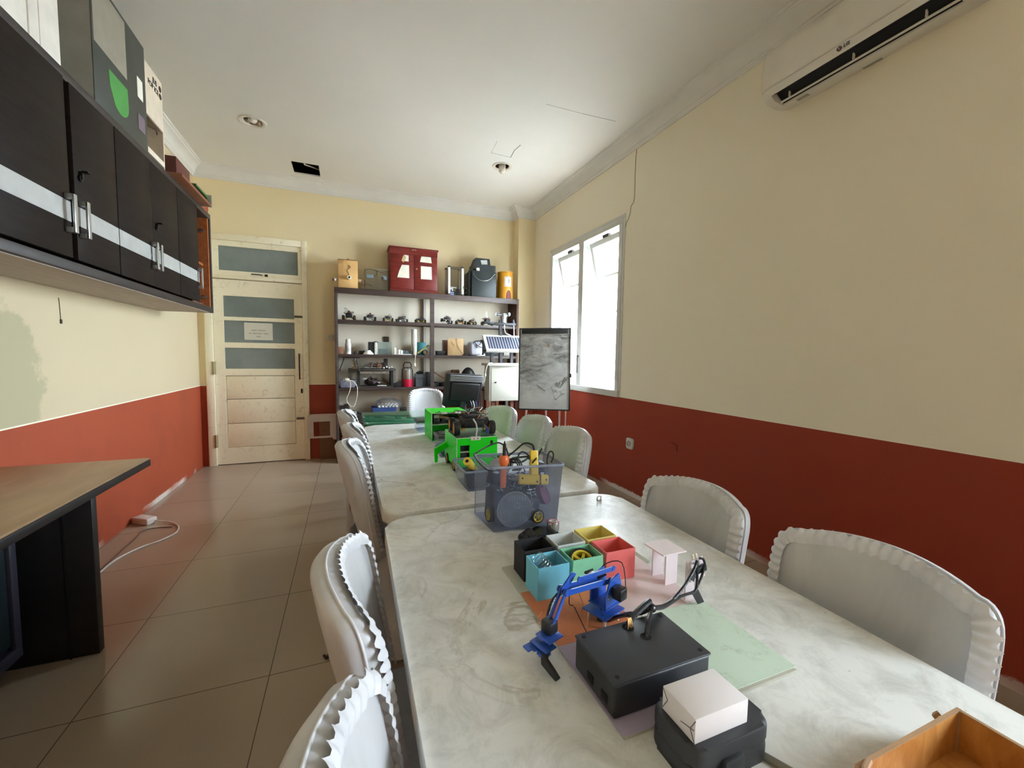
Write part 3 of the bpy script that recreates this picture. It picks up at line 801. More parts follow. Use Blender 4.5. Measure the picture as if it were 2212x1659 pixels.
m = MB(); m.box(XL, CX, CY0, CY1, CZ1 - 0.045, CZ1, 0.002); m.box(XL, CX, CY0, CY0 + 0.03, CZ0 + 0.05, CZ1 - 0.045); m.box(XL, CX, CY1 - 0.035, CY1, CZ0, CZ1 - 0.045, 0.002); m.box(XL, XL + 0.01, CY0, CY1, CZ0 + 0.05, CZ1 - 0.045)
m.box(XL + 0.004, CX, CY0, CY1 - 0.035, CZ0 + 0.004, CZ0 + 0.045, 0.002)
part('carcass', m, M_CABE, t)
m = MB(); m.box(XL, CX - 0.022, CY0 + 0.002, CY1 - 0.002, CZ0, CZ0 + 0.004); part('underside', m, M_UNDER, t)
db = [1.995, 2.425, 2.825, 3.245, 3.672, 4.085]
m = MB(); m.box(XL + 0.012, CX - 0.03, 4.085, CY1 - 0.04, CZ0 + 0.05, CZ0 + 0.056); m.box(XL + 0.012, CX - 0.03, 4.06, 4.085, CZ0 + 0.05, CZ1 - 0.05); m.box(XL + 0.012, CX - 0.01, CY1 - 0.06, CY1 - 0.036, CZ0 + 0.05, CZ1 - 0.047); m.box(XL + 0.011, XL + 0.02, 4.09, CY1 - 0.05, CZ0 + 0.05, CZ1 - 0.05); part('open_bay_lining', m, M_ORANGE, t)
m = MB(); m.box(XL + 0.02, CX - 0.05, 4.09, CY1 - 0.062, 2.03, 2.048, 0.001); part('inner_shelf', m, M_ORANGE, t)
for z in (1.76, 2.33):
    m = MB(); m.cyl((CX - 0.06, CY1 - 0.068, z), (CX - 0.06, CY1 - 0.05, z), 0.018, seg=14); m.box(CX - 0.09, CX - 0.03, CY1 - 0.075, CY1 - 0.06, z - 0.008, z + 0.008, 0.003); part('cup_hinge', m, M_CHROME, t)
dz0, dz1 = CZ0 + 0.055, CZ1 - 0.052
def cab_door(y0, y1, hand, ajar=0.0, lock=False):
    piv = y0 if hand > 0 else y1
    M = Matrix.Translation((CX - 0.004, piv, 0)) @ Matrix.Rotation(ajar, 4, 'Z')
    a, b = (0.004, y1 - y0 - 0.004) if hand > 0 else (-(y1 - y0) + 0.004, -0.004)
    m = MB(); m.box(0, 0.018, a, b, dz0, dz1, 0.0015, M); d = part('door', m, M_CABW, t)
    s0 = 1.835
    m = MB(); m.box(0.0178, 0.0188, a, b, s0, s0 + 0.085, 0, M); part('stripe', m, M_STRIPE, d)
    hy = b - 0.03 if hand > 0 else a + 0.03
    m = MB()
    for zz in (1.795, 1.935): m.box(0.018, 0.050, hy - 0.012, hy + 0.012, zz - 0.011, zz + 0.011, 0.002, M)
    m.box(0.042, 0.051, hy - 0.012, hy + 0.012, 1.784, 1.946, 0.002, M); part('handle', m, M_SILVER, d)
    if lock:
        m = MB(); m.cyl(M @ Vector((0.018, hy + 0.01, 2.05)), M @ Vector((0.026, hy + 0.01, 2.05)), 0.014, seg=14); m.box(0.03, 0.055, hy - 0.002, hy + 0.022, 2.075, 2.082, 0.002, M); m.box(0.02, 0.032, hy + 0.006, hy + 0.014, 2.045, 2.08, 0.002, M); part('cam_lock', m, mat('dark_lock', rgb(40, 38, 36), 0.4, 0.7), d)
cab_door(1.57, db[0], -1); cab_door(db[0], db[1] - 0.012, 1, math.radians(-0.4)); cab_door(db[1] + 0.024, db[2], -1, 0, True)
cab_door(db[2], db[3], 1, math.radians(-0.3)); cab_door(db[3], db[4], -1, 0, True); cab_door(db[4], db[5] - 0.006, 1, math.radians(-0.5))
for k in range(3):
    c = ((38, 60, 120), (205, 205, 200), (60, 90, 140))[k]
    m = MB(); m.box(CX - 0.27, CX - 0.075, 4.13 + 0.004 * k, 4.31 - 0.006 * k, 2.049 + 0.014 * k, 2.061 + 0.014 * k, 0.001)
    solo('booklet', m, mat('booklet_cover_%d' % k, rgb(*c), 0.5), ('dark blue booklet at the bottom of the pile in the open cabinet bay', 'pale booklet in the middle of the pile in the open cabinet bay', 'steel blue booklet topmost in the open cabinet bay')[k], 'booklet', 'booklets in the open cabinet bay')
m = MB()
m.grid(lambda u, v: (CX - 0.25 + 0.2 * u, 4.12 + 0.30 * v, CZ0 + 0.062 + 0.010 * abs(math.sin(9 * u + 5 * v)) * (0.5 + u)), 10, 10)
m.box(CX - 0.24, CX - 0.06, 4.13, 4.40, CZ0 + 0.057, CZ0 + 0.062)
solo('crumpled_paper', m, mat('crumpled_white_paper', rgb(214, 208, 206), 0.7), 'crumpled white paper on the floor of the open cabinet bay', 'paper')

# things stored on the cabinet
ZT = CZ1 + 0.001
t = thing('foam_panel_box', 'white grooved foam box at the near end on top of the cabinet', 'box', (-1.31, 2.22, ZT))
m = MB()
for a, b in ((1.90, 2.055), (2.065, 2.325), (2.335, 2.395), (2.40, 2.53)): m.box(-1.44, -1.162, a, b, ZT, ZT + 0.66, 0.003)
m.box(-1.435, -1.168, 1.905, 2.525, ZT + 0.002, ZT + 0.655); part('body', m, mat('white_foam', rgb(226, 220, 210), 0.75, bump=0.1), t)
# grey-sided dark carton with a green badge
t = thing('dark_carton', 'dark charcoal carton with a green badge and grey window on top of the cabinet', 'carton', (-1.27, 3.02, ZT))
bx0, bx1, by0, by1, bh = -1.47, -1.13, 2.72, 3.30, 0.625
m = MB(); m.box(bx0, bx1 - 0.004, by0, by1, ZT, ZT + bh, 0.004); part('body', m, mat('grey_carton_side', rgb(150, 148, 138), 0.6), t)
m = MB(); m.box(bx1 - 0.004, bx1, by0, by1, ZT + 0.001, ZT + bh, 0.002); fr = part('front', m, mat('charcoal_green_print', rgb(58, 62, 56), 0.45), t)
m = MB(); m.box(bx1, bx1 + 0.0012, by0 + 0.012, by0 + 0.34, ZT + 0.30, ZT + bh - 0.02); part('grey_window', m, mat('grey_window_print', rgb(150, 144, 130), 0.45), fr)
pts = [(2.86, 2.735), (3.06, 2.74), (3.065, 2.64)] + [(2.975 + 0.09 * math.cos(a), 2.635 + 0.075 * math.sin(a) * 1.0) for a in [math.radians(-20 - 14 * k) for k in range(9)]] + [(2.87, 2.655)]
m = MB(); m.prism(pts, bx1, bx1 + 0.0014, 'yz'); part('badge', m, mat('leaf_green_print', rgb(74, 150, 70), 0.5), fr)
m = MB(); m.box(bx1, bx1 + 0.0014, 3.185, 3.255, ZT + 0.285, ZT + 0.40); part('white_sticker', m, mat('white_sticker', rgb(238, 236, 222), 0.5), fr)
m = MB(); m.box(bx1, bx1 + 0.0014, 3.18, 3.265, ZT + 0.10, ZT + 0.19); part('spec_print', m, mat('mauve_spec_print', rgb(120, 104, 116), 0.5), fr)
# cream vending maquette with lettering
t = thing('drink_machine_model', 'cream cardboard drink vending model with black lettering on top of the cabinet', 'model', (-1.28, 3.44, ZT))
vy0, vy1, vx = 3.315, 3.585, -1.14
m = MB()
m.box(-1.46, vx, vy0, vy0 + 0.012, ZT, ZT + 0.58); m.box(-1.46, vx, vy1 - 0.012, vy1, ZT, ZT + 0.58); m.box(-1.46, vx, vy0 + 0.012, vy1 - 0.012, ZT + 0.57, ZT + 0.58); m.box(-1.46, -1.45, vy0 + 0.012, vy1 - 0.012, ZT, ZT + 0.57)
m.box(vx - 0.01, vx, vy0 + 0.012, vy1 - 0.012, ZT + 0.262, ZT + 0.57); m.box(vx - 0.01, vx, vy0 + 0.012, vy1 - 0.012, ZT + 0.03, ZT + 0.065)
part('shell', m, mat('cream_card', rgb(222, 208, 188), 0.7), t)
m = MB(); m.box(-1.44, vx - 0.012, vy0 + 0.014, vy1 - 0.014, ZT + 0.03, ZT + 0.04); m.box(-1.30, -1.29, vy0 + 0.014, vy1 - 0.014, ZT + 0.04, ZT + 0.262); part('tray', m, mat('brown_card', rgb(158, 146, 128), 0.7), t)
m = MB(); m.tube([(vx - 0.02, vy0 + 0.02, ZT + 0.25), (vx - 0.03, vy0 + 0.10, ZT + 0.225), (vx - 0.02, vy0 + 0.2, ZT + 0.245), (vx - 0.03, vy1 - 0.02, ZT + 0.235)], 0.003); part('wire', m, mat('thin_dark_wire', rgb(70, 50, 40), 0.6), t)
for z, s, y in ((ZT + 0.525, 'JUS', 3.47), (ZT + 0.478, 'POP ICE', 3.445)):
    m = text(s, 0.044, frame_mat((vx + 0.0006, y, z), (0, 1, 0), (0, 0, 1)), 0.0008, True); part('lettering', m, mat('black_print', rgb(30, 24, 22), 0.5), t)
    m = MB(); m.cyl((vx, 3.552, z), (vx + 0.0015, 3.552, z), 0.019, seg=18); part('dot', m, mat('dark_cherry_dot', rgb(58, 26, 22), 0.5), t)
# model house lying with its roof over the cabinet edge
t = thing('model_house', 'brick patterned model house with green roof edge, overhanging the far cabinet top', 'model', (-1.22, 3.9, ZT))
def bricks():
    g = N('tiny_brick_print'); v = g.scale(g.coord(), (1, 1, 1)); s = g.sep(v)
    vv = g.n('ShaderNodeCombineXYZ', ins={0: g.math('ADD', s[0], s[1]), 1: s[2]}).outputs[0]
    b = g.n('ShaderNodeTexBrick', ins={'Vector': vv, 'Scale': 60.0, 'Color1': rgb(112, 58, 44), 'Color2': rgb(96, 48, 38), 'Mortar': rgb(66, 34, 28), 'Mortar Size': 0.03})
    g.set(Base_Color=b.outputs['Color'], Roughness=0.6); return g.m
M_BRICK = bricks()
hs0 = ZT + 0.02
m = MB(); m.box(-1.40, -1.10, 3.66, 3.93, hs0, hs0 + 0.13, 0.001); part('brick_wall', m, M_BRICK, t)
m = MB(); m.box(-1.36, -1.20, 3.67, 3.91, hs0 + 0.13, hs0 + 0.16, 0.001); m.box(-1.44, -1.06, 3.93, 4.24, hs0 + 0.035, hs0 + 0.05); part('green_baize', m, mat('model_lawn_green', rgb(74, 108, 58), 0.8), t)
m = MB(); m.box(-1.44, -1.05, 3.60, 4.25, hs0 - 0.02, hs0, 0.001); part('base_board', m, wood('red_brown_board', rgb(112, 66, 40), rgb(140, 86, 54), 0.5), t)
m = MB(); m.box(-1.44, -1.045, 4.25, 4.262, hs0 - 0.022, hs0 + 0.075, 0.001); part('end_board', m, mat('grey_board_edge', rgb(150, 144, 128), 0.6), t)
m = MB(); m.box(-1.35, -1.14, 4.285, 4.42, ZT, ZT + 0.055, 0.006)
for k in range(4): m.tube([(-1.16, 4.40, ZT + 0.03), (-1.13, 4.425 + 0.006 * k, ZT + 0.02 + 0.012 * k), (-1.125, 4.445 + 0.004 * k, ZT + 0.004 + 0.008 * k)], 0.004)
solo('orange_part', m, mat('dull_orange_plastic', rgb(190, 92, 52), 0.5), 'small orange plastic part with tangled leads at the far end of the cabinet top', 'part')

# ---------------------------------------------------------------- desk on the left
M_DESK = wood('worn_light_desk_top', rgb(138, 110, 80), rgb(166, 137, 103), 0.45, (2, 0.6, 2), 3)
M_BLACKW = mat('black_painted_wood', rgb(24, 22, 22), 0.45, var=0.25, scale=20)
t = thing('desk', 'desk with worn wood top and black panel legs against the left wall', 'desk', (-1.23, 1.9, 0))
m = MB(); m.box(XL + 0.005, -0.948, 1.05, 2.612, 0.732, 0.740, 0.001); part('desk_top', m, M_DESK, t)
m = MB(); m.box(XL + 0.005, -0.944, 1.046, 2.616, 0.700, 0.7318, 0.002); part('edge_band', m, M_BLACKW, t)
m = MB(); m.box(XL + 0.02, -0.995, 2.195, 2.235, 0.0, 0.70, 0.003); m.box(-1.09, -1.083, 2.190, 2.196, 0.0, 0.70); part('leg_panel', m, M_BLACKW, t)
m = MB(); m.box(XL + 0.02, -0.995, 1.15, 1.19, 0.0, 0.70, 0.003); part('leg_panel', m, M_BLACKW, t)
m = MB(); m.box(XL + 0.02, XL + 0.04, 1.19, 2.195, 0.25, 0.70); part('modesty_panel', m, M_BLACKW, t)
t = thing('black_television', 'black television standing in the dark under the desk', 'television', (-1.33, 1.78, 0))
m = MB(); m.box(-1.46, -1.20, 1.36, 2.13, 0.08, 0.60, 0.02); part('case', m, mat('black_plastic_case', rgb(26, 26, 30), 0.4), t)
m = MB(); m.box(-1.20, -1.19, 1.42, 2.07, 0.17, 0.55, 0.006); part('screen', m, mat('dark_glass_screen', rgb(30, 40, 42), 0.12), t)
m = MB()
for a in ((1.38, 2.11, 0.105, 0.15), (1.38, 2.11, 0.555, 0.59), (1.38, 1.415, 0.15, 0.555), (2.075, 2.11, 0.15, 0.555)): m.box(-1.20, -1.182, *a, 0.003)
part('bezel', m, mat('dark_violet_bezel', rgb(52, 50, 60), 0.35), t)
m = MB(); m.box(-1.42, -1.22, 1.5, 2.0, 0.0, 0.08, 0.006); part('stand', m, mat('black_plastic_case', rgb(26, 26, 30), 0.4), t)
# power brick and its lead
t = thing('power_adapter', 'white power adapter with its lead on the floor by the red wall', 'adapter', (-1.43, 3.78, 0))
m = MB(); Mx = Matrix.Translation((-1.425, 3.80, 0.024)) @ Matrix.Rotation(math.radians(-35), 4, 'Z'); m.cbox((0, 0, 0), (0.15, 0.075, 0.048), 0.008, Mx, 3); part('body', m, mat('off_white_adapter', rgb(214, 204, 196), 0.4), t)
m = MB(); m.tube([onz(333, 1124, 0.02), onz(352, 1126, 0.014), onz(376, 1130, 0.008), onz(386, 1139, 0.006), onz(378, 1152, 0.006), onz(345, 1168, 0.006), onz(310, 1180, 0.006), onz(270, 1198, 0.006), onz(240, 1216, 0.006), onz(216, 1236, 0.006), onz(180, 1262, 0.006)], 0.0055); part('lead', m, mat('off_white_adapter', rgb(214, 204, 196), 0.4), t)
m = MB(); m.tube([onz(372, 1138, 0.004), onz(330, 1141, 0.004), onz(306, 1148, 0.004), onz(290, 1165, 0.004), onz(262, 1190, 0.004), onz(232, 1217, 0.004), onz(205, 1240, 0.004)], 0.0028)
solo('thin_cable', m, mat('dark_brown_cable', rgb(96, 74, 60), 0.6), 'thin dark cable looping over the floor beside the white adapter lead', 'cable')
m = MB(); m.tube([onz(700, 1416, 0.006), onz(705, 1421, 0.007), onz(709, 1417, 0.007), onz(710, 1413, 0.008)], 0.006)
solo('dry_leaf', m, mat('dark_curled_scrap', rgb(50, 42, 34), 0.8), 'dark curled scrap lying on the aisle floor', 'scrap')

# leaning boards by the door
t = thing('white_card_frame', 'white card cut-out frame leaning on the wall between door and shelf unit', 'card', (-0.29, 5.43, 0.27))
m = MB()
for q in cells(-0.455, -0.142, 0.262, 0.552, [(-0.39, -0.21, 0.285, 0.46), (-0.455, -0.43, 0.53, 0.552)]): m.box(q[0], q[1], 5.412, 5.416, q[2], q[3])
m.prism([(-0.19, 0.262), (-0.142, 0.262), (-0.142, 0.235), (-0.17, 0.235)], 5.412, 5.416, 'xz')
part('card', m, mat('white_mount_card', rgb(212, 200, 192), 0.7), t)
m = MB(); m.box(-0.33, -0.155, 5.418, 5.424, 0.0, 0.47); solo('brown_board', m, mat('brown_hardboard', rgb(122, 82, 52), 0.7), 'brown hardboard sheet standing against the wall behind the white card frame', 'board')

# ---------------------------------------------------------------- whiteboard on its easel
def wb_mat():
    g = N('smeared_whiteboard'); v = g.coord(); s = g.sep(v)
    a = g.noise(g.scale(v, (3, 3, 6)), 1.3, 8, 0.75, 0.6); b = g.noise(g.scale(v, (8, 8, 24)), 1.0, 6, 0.75, 0.8)
    f = g.math('MULTIPLY', g.ramp(a, [(0.34, (0, 0, 0)), (0.62, (1, 1, 1))]), g.math('MULTIPLY_ADD', b, 2.2, -0.35))
    fade = g.ramp(g.math('MULTIPLY_ADD', s[0], -0.6, g.math('SUBTRACT', s[2], 0.71)), [(0.02, (0.25, 0.25, 0.25)), (0.30, (1, 1, 1))])
    f = g.math('MULTIPLY', f, fade, clamp=True)
    g.set(Base_Color=g.mix(f, rgb(196, 198, 198), rgb(70, 70, 68)), Roughness=0.3)
    return g.m
bl, br_ = ony(1119, 885, 4.10), ony(1231, 888, 3.80); tl, tr_ = ony(1124, 709, 4.16), ony(1237, 708, 3.86)
ux = (br_ - bl).normalized(); uz = (tl - bl).normalized(); BWd = (br_ - bl).length; BHt = ((tl - bl).length + (tr_ - br_).length) / 2
t = thing('whiteboard_easel', 'smeared whiteboard on a flip chart easel in front of the window', 'whiteboard', (bl.x, bl.y, 0))
MW = frame_mat(bl, ux, uz)       # local x along the foot, y up the board, z towards the room
ny = 1 if (MW.to_3x3() @ Vector((0, 0, 1))).y < 0 else -1
def wb(m, x0, x1, y0, y1, z0, z1, bev=0.0): return m.box(x0, x1, y0, y1, min(z0 * ny, z1 * ny), max(z0 * ny, z1 * ny), bev, MW)
m = MB(); wb(m, 0.012, BWd - 0.012, 0.012, BHt - 0.012, -0.004, 0.002)
part('panel', m, wb_mat(), t)
m = MB()
for a in ((0, BWd, 0, 0.014), (0, BWd, BHt - 0.014, BHt), (0, 0.014, 0, BHt), (BWd - 0.014, BWd, 0, BHt)): wb(m, *a, -0.010, 0.008, 0.002)
part('frame', m, mat('black_frame_plastic', rgb(34, 34, 36), 0.4), t)
m = MB(); wb(m, 0.03, BWd - 0.03, BHt - 0.062, BHt - 0.010, 0.002, 0.016, 0.003); part('paper_clamp', m, mat('black_frame_plastic', rgb(34, 34, 36), 0.4), t)
m = MB(); wb(m, BWd - 0.004, BWd + 0.012, BHt * 0.40, BHt * 0.45, -0.006, 0.008, 0.003); part('side_knob', m, mat('black_frame_plastic', rgb(34, 34, 36), 0.4), t)
m = MB(); wb(m, 0.54 * BWd, 0.60 * BWd, 0.765 * BHt, 0.805 * BHt, 0.002, 0.0028); part('tape_patch', m, mat('brown_tape_patch', rgb(150, 134, 108), 0.6), t)
def stroke(m, pts, wd=0.004):
    for a, b in zip(pts, pts[1:]):
        m.bar(MW @ Vector((a[0] * BWd, a[1] * BHt, 0.0024 * ny)), MW @ Vector((b[0] * BWd, b[1] * BHt, 0.0024 * ny)), wd, wd * 0.4)
m = MB()
stroke(m, [(0.06, 0.455), (0.3, 0.452), (0.55, 0.455), (0.75, 0.458), (0.95, 0.455)], 0.0028)
stroke(m, [(0.66, 0.26), (0.69, 0.21), (0.72, 0.25), (0.75, 0.22)]); stroke(m, [(0.90, 0.26), (0.81, 0.235), (0.83, 0.21), (0.90, 0.205), (0.82, 0.19), (0.73, 0.13), (0.69, 0.17)])
stroke(m, [(0.71, 0.33), (0.735, 0.30), (0.75, 0.345), (0.765, 0.285), (0.80, 0.35), (0.80, 0.31)], 0.004)
for k in range(6): stroke(m, [(0.80 + 0.028 * k, 0.30 + 0.022 * k), (0.815 + 0.028 * k, 0.275 + 0.022 * k), (0.83 + 0.026 * k, 0.315 + 0.024 * k)])
for k in range(3): stroke(m, [(0.84 + 0.02 * k, 0.36 + 0.02 * k), (0.855 + 0.02 * k, 0.34 + 0.02 * k), (0.87 + 0.02 * k, 0.37 + 0.02 * k)])
stroke(m, [(0.77, 0.60), (0.82, 0.66), (0.85, 0.645), (0.88, 0.665), (0.91, 0.65), (0.95, 0.665)]); stroke(m, [(0.80, 0.58), (0.84, 0.585), (0.87, 0.575), (0.92, 0.60), (0.95, 0.59)]); stroke(m, [(0.85, 0.63), (0.88, 0.62), (0.93, 0.635)])
stroke(m, [(0.17, 0.645), (0.22, 0.655), (0.30, 0.645), (0.40, 0.66), (0.52, 0.65)]); stroke(m, [(0.28, 0.59), (0.33, 0.60), (0.40, 0.595), (0.48, 0.605)]); stroke(m, [(0.36, 0.31), (0.45, 0.27), (0.53, 0.235)], 0.007); stroke(m, [(0.22, 0.275), (0.26, 0.268)], 0.006); stroke(m, [(0.63, 0.27), (0.66, 0.29)], 0.008); stroke(m, [(0.79, 0.91), (0.83, 0.905)], 0.008); stroke(m, [(0.86, 0.905), (0.96, 0.915)], 0.01)
stroke(m, [(0.10, 0.71), (0.16, 0.705)], 0.004); stroke(m, [(0.70, 0.79), (0.76, 0.765)], 0.005); stroke(m, [(0.68, 0.05), (0.69, 0.04)], 0.004); stroke(m, [(0.69, 0.80), (0.66, 0.83), (0.69, 0.86)], 0.003)
part('marker_scribble', m, mat('dry_marker_grey', rgb(60, 60, 64), 0.6), t)
M_PINKLEG = mat('pinkish_grey_tube', rgb(206, 178, 172), 0.3, 0.6)
bk = MW.to_3x3() @ Vector((0, 0, -1)) * ny
for fx, foot in ((0.16, (-0.02, 0.12)), (0.80, (0.02, 0.12))):
    p = MW @ Vector((fx * BWd, 0.02, -0.022 * ny)); q = Vector((p.x, p.y, 0)) - Vector((bk.x, bk.y, 0)) * 0.16 + Vector((foot[0], 0, 0))
    m = MB(); m.cyl(p, (q.x, q.y, 0.0), 0.011, seg=10); part('front_leg', m, M_PINKLEG, t)
p = MW @ Vector((0.5 * BWd, BHt - 0.1, -0.02 * ny)); q = Vector((p.x, p.y, 0)) + Vector((bk.x, bk.y, 0)) * 0.42
m = MB(); m.cyl(p, (q.x, q.y, 0.0), 0.011, seg=10); part('rear_leg', m, M_PINKLEG, t)
p2 = MW @ Vector((0.92 * BWd, 0.02, -0.022 * ny)); m = MB(); m.cyl(p2, (p2.x - bk.x * 0.1, p2.y - bk.y * 0.1, 0.0), 0.008, seg=10); part('side_strut', m, M_PINKLEG, t)

# ---------------------------------------------------------------- monitor on the glass table
M_BLK = mat('black_abs_plastic', rgb(34, 34, 36), 0.42)
t = thing('computer_monitor', 'black computer monitor seen from behind on the green glass table', 'monitor', (1.0, 3.72, 0.742), math.radians(8))
tilt = Matrix.Translation((0, 0, 0.21)) @ Matrix.Rotation(math.radians(9), 4, 'X') @ Matrix.Rotation(math.radians(4), 4, 'Y')
m = MB(); m.box(-0.19, 0.17, -0.02, 0.045, -0.15, 0.155, 0.012, tilt, 3); part('housing', m, M_BLK, t, False)
m = MB(); m.box(-0.15, 0.13, -0.055, -0.02, -0.09, 0.08, 0.012, tilt, 3); part('rear_bulge', m, M_BLK, t, False)
m = MB()
for k in range(4): m.box(-0.165, 0.165, -0.032, -0.018, 0.092 + k * 0.015, 0.103 + k * 0.015, 0.003, tilt)
part('grey_vent_band', m, mat('grey_vent_plastic', rgb(160, 162, 168), 0.35), t, False)
m = MB(); m.box(-0.165, 0.145, 0.045, 0.048, -0.125, 0.13, 0, tilt); part('screen', m, mat('dark_glass_screen', rgb(30, 40, 42), 0.12), t, False)
m = MB(); m.cyl((-0.01, 0.01, 0.012), (-0.01, 0.005, 0.16), 0.032, seg=20); part('neck', m, mat('grey_neck_plastic', rgb(72, 74, 78), 0.4), t, False)
m = MB(); m.lathe((-0.01, 0.02, 0), [(0, 0.0), (0.11, 0.0), (0.112, 0.006), (0.09, 0.013), (0.0, 0.016)], 32); part('foot', m, M_BLK, t, False)
for k in range(3):
    m = MB(); m.tube([(0.04 + k * 0.03, -0.03, 0.13), (0.05 + k * 0.025, -0.06, 0.07), (0.03 + k * 0.035, -0.04, 0.02), (0.08 + k * 0.02, 0.05, 0.006), (0.10, 0.16, 0.006)], 0.005); part('cable', m, (M_BLK, mat('white_cable', rgb(220, 220, 220), 0.4), mat('blue_plug_cable', rgb(50, 60, 130), 0.4))[k], t, False)

# ---------------------------------------------------------------- solar weather station
WY = 4.80
t = thing('weather_station', 'solar weather station mast with cream control box in front of the shelf unit', 'weather station', (1.75, WY, 0))
M_BST = mat('black_steel', rgb(38, 38, 42), 0.4, 0.3); M_CRM = mat('cream_enamel', rgb(172, 170, 157), 0.35, var=0.03)
b0, b1 = 1.585, 1.985; z0, z1 = 0.725, 1.155
m = MB(); m.box(b0, b1, WY - 0.06, WY + 0.14, z0, z1, 0.004); m.box(b0 - 0.035, b1 + 0.03, WY - 0.115, WY + 0.16, z1, z1 + 0.032, 0.004); box = part('control_box', m, M_CRM, t)
m = MB(); m.box(b0 + 0.022, b1 - 0.004, WY - 0.069, WY - 0.06, z0 + 0.003, z1 - 0.025, 0.003); dr = part('box_door', m, M_CRM, t)
m = MB(); m.cyl((b0 + 0.075, WY - 0.085, 0.955), (b0 + 0.075, WY - 0.068, 0.955), 0.010, seg=14); part('door_knob', m, M_BST, dr)
m = MB(); m.box(b0 + 0.08, b1 - 0.12, WY - 0.09, WY + 0.02, z1 + 0.032, z1 + 0.034); part('vent_plate', m, mat('grey_plate', rgb(168, 168, 160), 0.4), t)
m = MB()
for x in (1.645, 1.765, 1.905): m.box(x - 0.017, x + 0.017, WY + 0.02, WY + 0.055, z1 + 0.032, 1.335)
m.box(1.765 - 0.018, 1.765 + 0.018, WY + 0.05, WY + 0.085, z1 + 0.03, 1.72); m.box(1.52, 2.02, WY - 0.03, WY + 0.03, 1.318, 1.345); part('mast', m, M_BST, t)
m = MB(); m.box(1.60, 1.96, WY + 0.04, WY + 0.08, 1.655, 1.685, 0.003); m.box(1.54, 1.66, WY + 0.02, WY + 0.10, 1.668, 1.69, 0.003); m.box(1.57, 1.61, WY + 0.03, WY + 0.09, 1.69, 1.715); m.cyl((1.93, WY + 0.06, 1.685), (1.93, WY + 0.06, 1.73), 0.022, 0.012, seg=12); part('cross_arm', m, mat('dark_grey_steel', rgb(34, 36, 40), 0.6, 0.1), t)
m = MB(); m.cyl((1.80, WY + 0.06, 1.685), (1.80, WY + 0.06, 1.765), 0.036, seg=20); m.cyl((1.80, WY + 0.06, 1.765), (1.80, WY + 0.06, 1.80), 0.018, seg=14); an = part('anemometer_body', m, mat('grey_anemometer', rgb(140, 142, 144), 0.35), t)
for a in (185, 300, 55):
    d = Vector((math.cos(math.radians(a)), math.sin(math.radians(a)), 0)); c = Vector((1.80, WY + 0.06, 1.785)) + d * 0.085
    side = Vector((-d.y, d.x, 0))
    m = MB(); m.bar((1.80, WY + 0.06, 1.785), c, 0.006, 0.006)
    Mc = frame_mat(c, d, (0, 0, 1)); m.lathe(c, [(0.0, 0.026), (0.016, 0.021), (0.025, 0.008), (0.027, 0.0), (0.024, 0.0), (0.014, 0.016), (0.0, 0.02)], 18, Mc.to_3x3().to_4x4()); part('wind_cup', m, mat('grey_anemometer', rgb(140, 142, 144), 0.35), an)
sol = frame_mat((1.53, WY - 0.10, 1.335), (1, 0, 0), (0.0, 0.16, 0.19))
m = MB(); m.box(0, 0.62, 0, 0.25, -0.018, 0, 0, sol)
panel_b = part('panel_back', m, M_BST, t)
m = MB()
for a in ((0, 0.62, 0, 0.03), (0, 0.62, 0.225, 0.25), (0, 0.035, 0.03, 0.225), (0.585, 0.62, 0.03, 0.225)): m.box(a[0], a[1], a[2], a[3], 0.0, 0.008, 0.001, sol)
m.box(0, 0.62, -0.004, 0.0, -0.022, 0.008, 0, sol); part('solar_frame', m, mat('white_aluminium', rgb(176, 176, 172), 0.35), t)
def solar():
    g = N('striped_solar_cells'); s = g.sep(g.coord())
    w = g.n('ShaderNodeTexWave', wave_type='BANDS', bands_direction='X', ins={'Vector': g.coord(), 'Scale': 9.2, 'Distortion': 0.0}).outputs['Fac']
    g.set(Base_Color=g.ramp(w, [(0.55, rgb(48, 50, 62)), (0.75, rgb(112, 114, 124))]), Roughness=0.2); return g.m
m = MB(); m.box(0.035, 0.585, 0.03, 0.225, 0.0, 0.003, 0, sol); part('solar_cells', m, solar(), t)
m = MB(); m.tube([(1.80, WY + 0.03, 1.66), (1.80, WY + 0.02, 1.60), (1.81, WY + 0.0, 1.555), (1.86, WY, 1.535), (1.90, WY - 0.01, 1.51), (1.915, WY, 1.50)], 0.007); m.tube([(1.93, WY + 0.04, 1.655), (1.925, WY + 0.02, 1.6), (1.92, WY, 1.5)], 0.007); part('white_lead', m, mat('grey_white_cable', rgb(160, 160, 158), 0.5), t)
m = MB(); m.tube([(b0 + 0.02, WY - 0.10, z1 + 0.036), (b0 - 0.03, WY - 0.11, z1 + 0.03), (b0 - 0.055, WY - 0.10, z1 - 0.03), (b0 - 0.06, WY - 0.08, 1.05), (b0 - 0.062, WY - 0.06, 0.97), (b0 - 0.06, WY + 0.02, 0.90)], 0.006); m.cyl((b0 - 0.061, WY - 0.085, 1.03), (b0 - 0.062, WY - 0.07, 1.085), 0.013, seg=12); part('power_lead', m, mat('grey_lead', rgb(170, 168, 160), 0.4), t)
for x in (1.66, 1.91):
    m = MB(); m.box(x - 0.02, x + 0.02, WY + 0.0, WY + 0.04, 0.0, z0); part('leg', m, wood('red_brown_timber', rgb(112, 62, 44), rgb(142, 88, 66), 0.55, (12, 12, 1), 3), t)
m = MB(); m.box(1.58, 1.98, WY - 0.12, WY + 0.16, 0.0, 0.03); part('foot', m, M_BST, t)

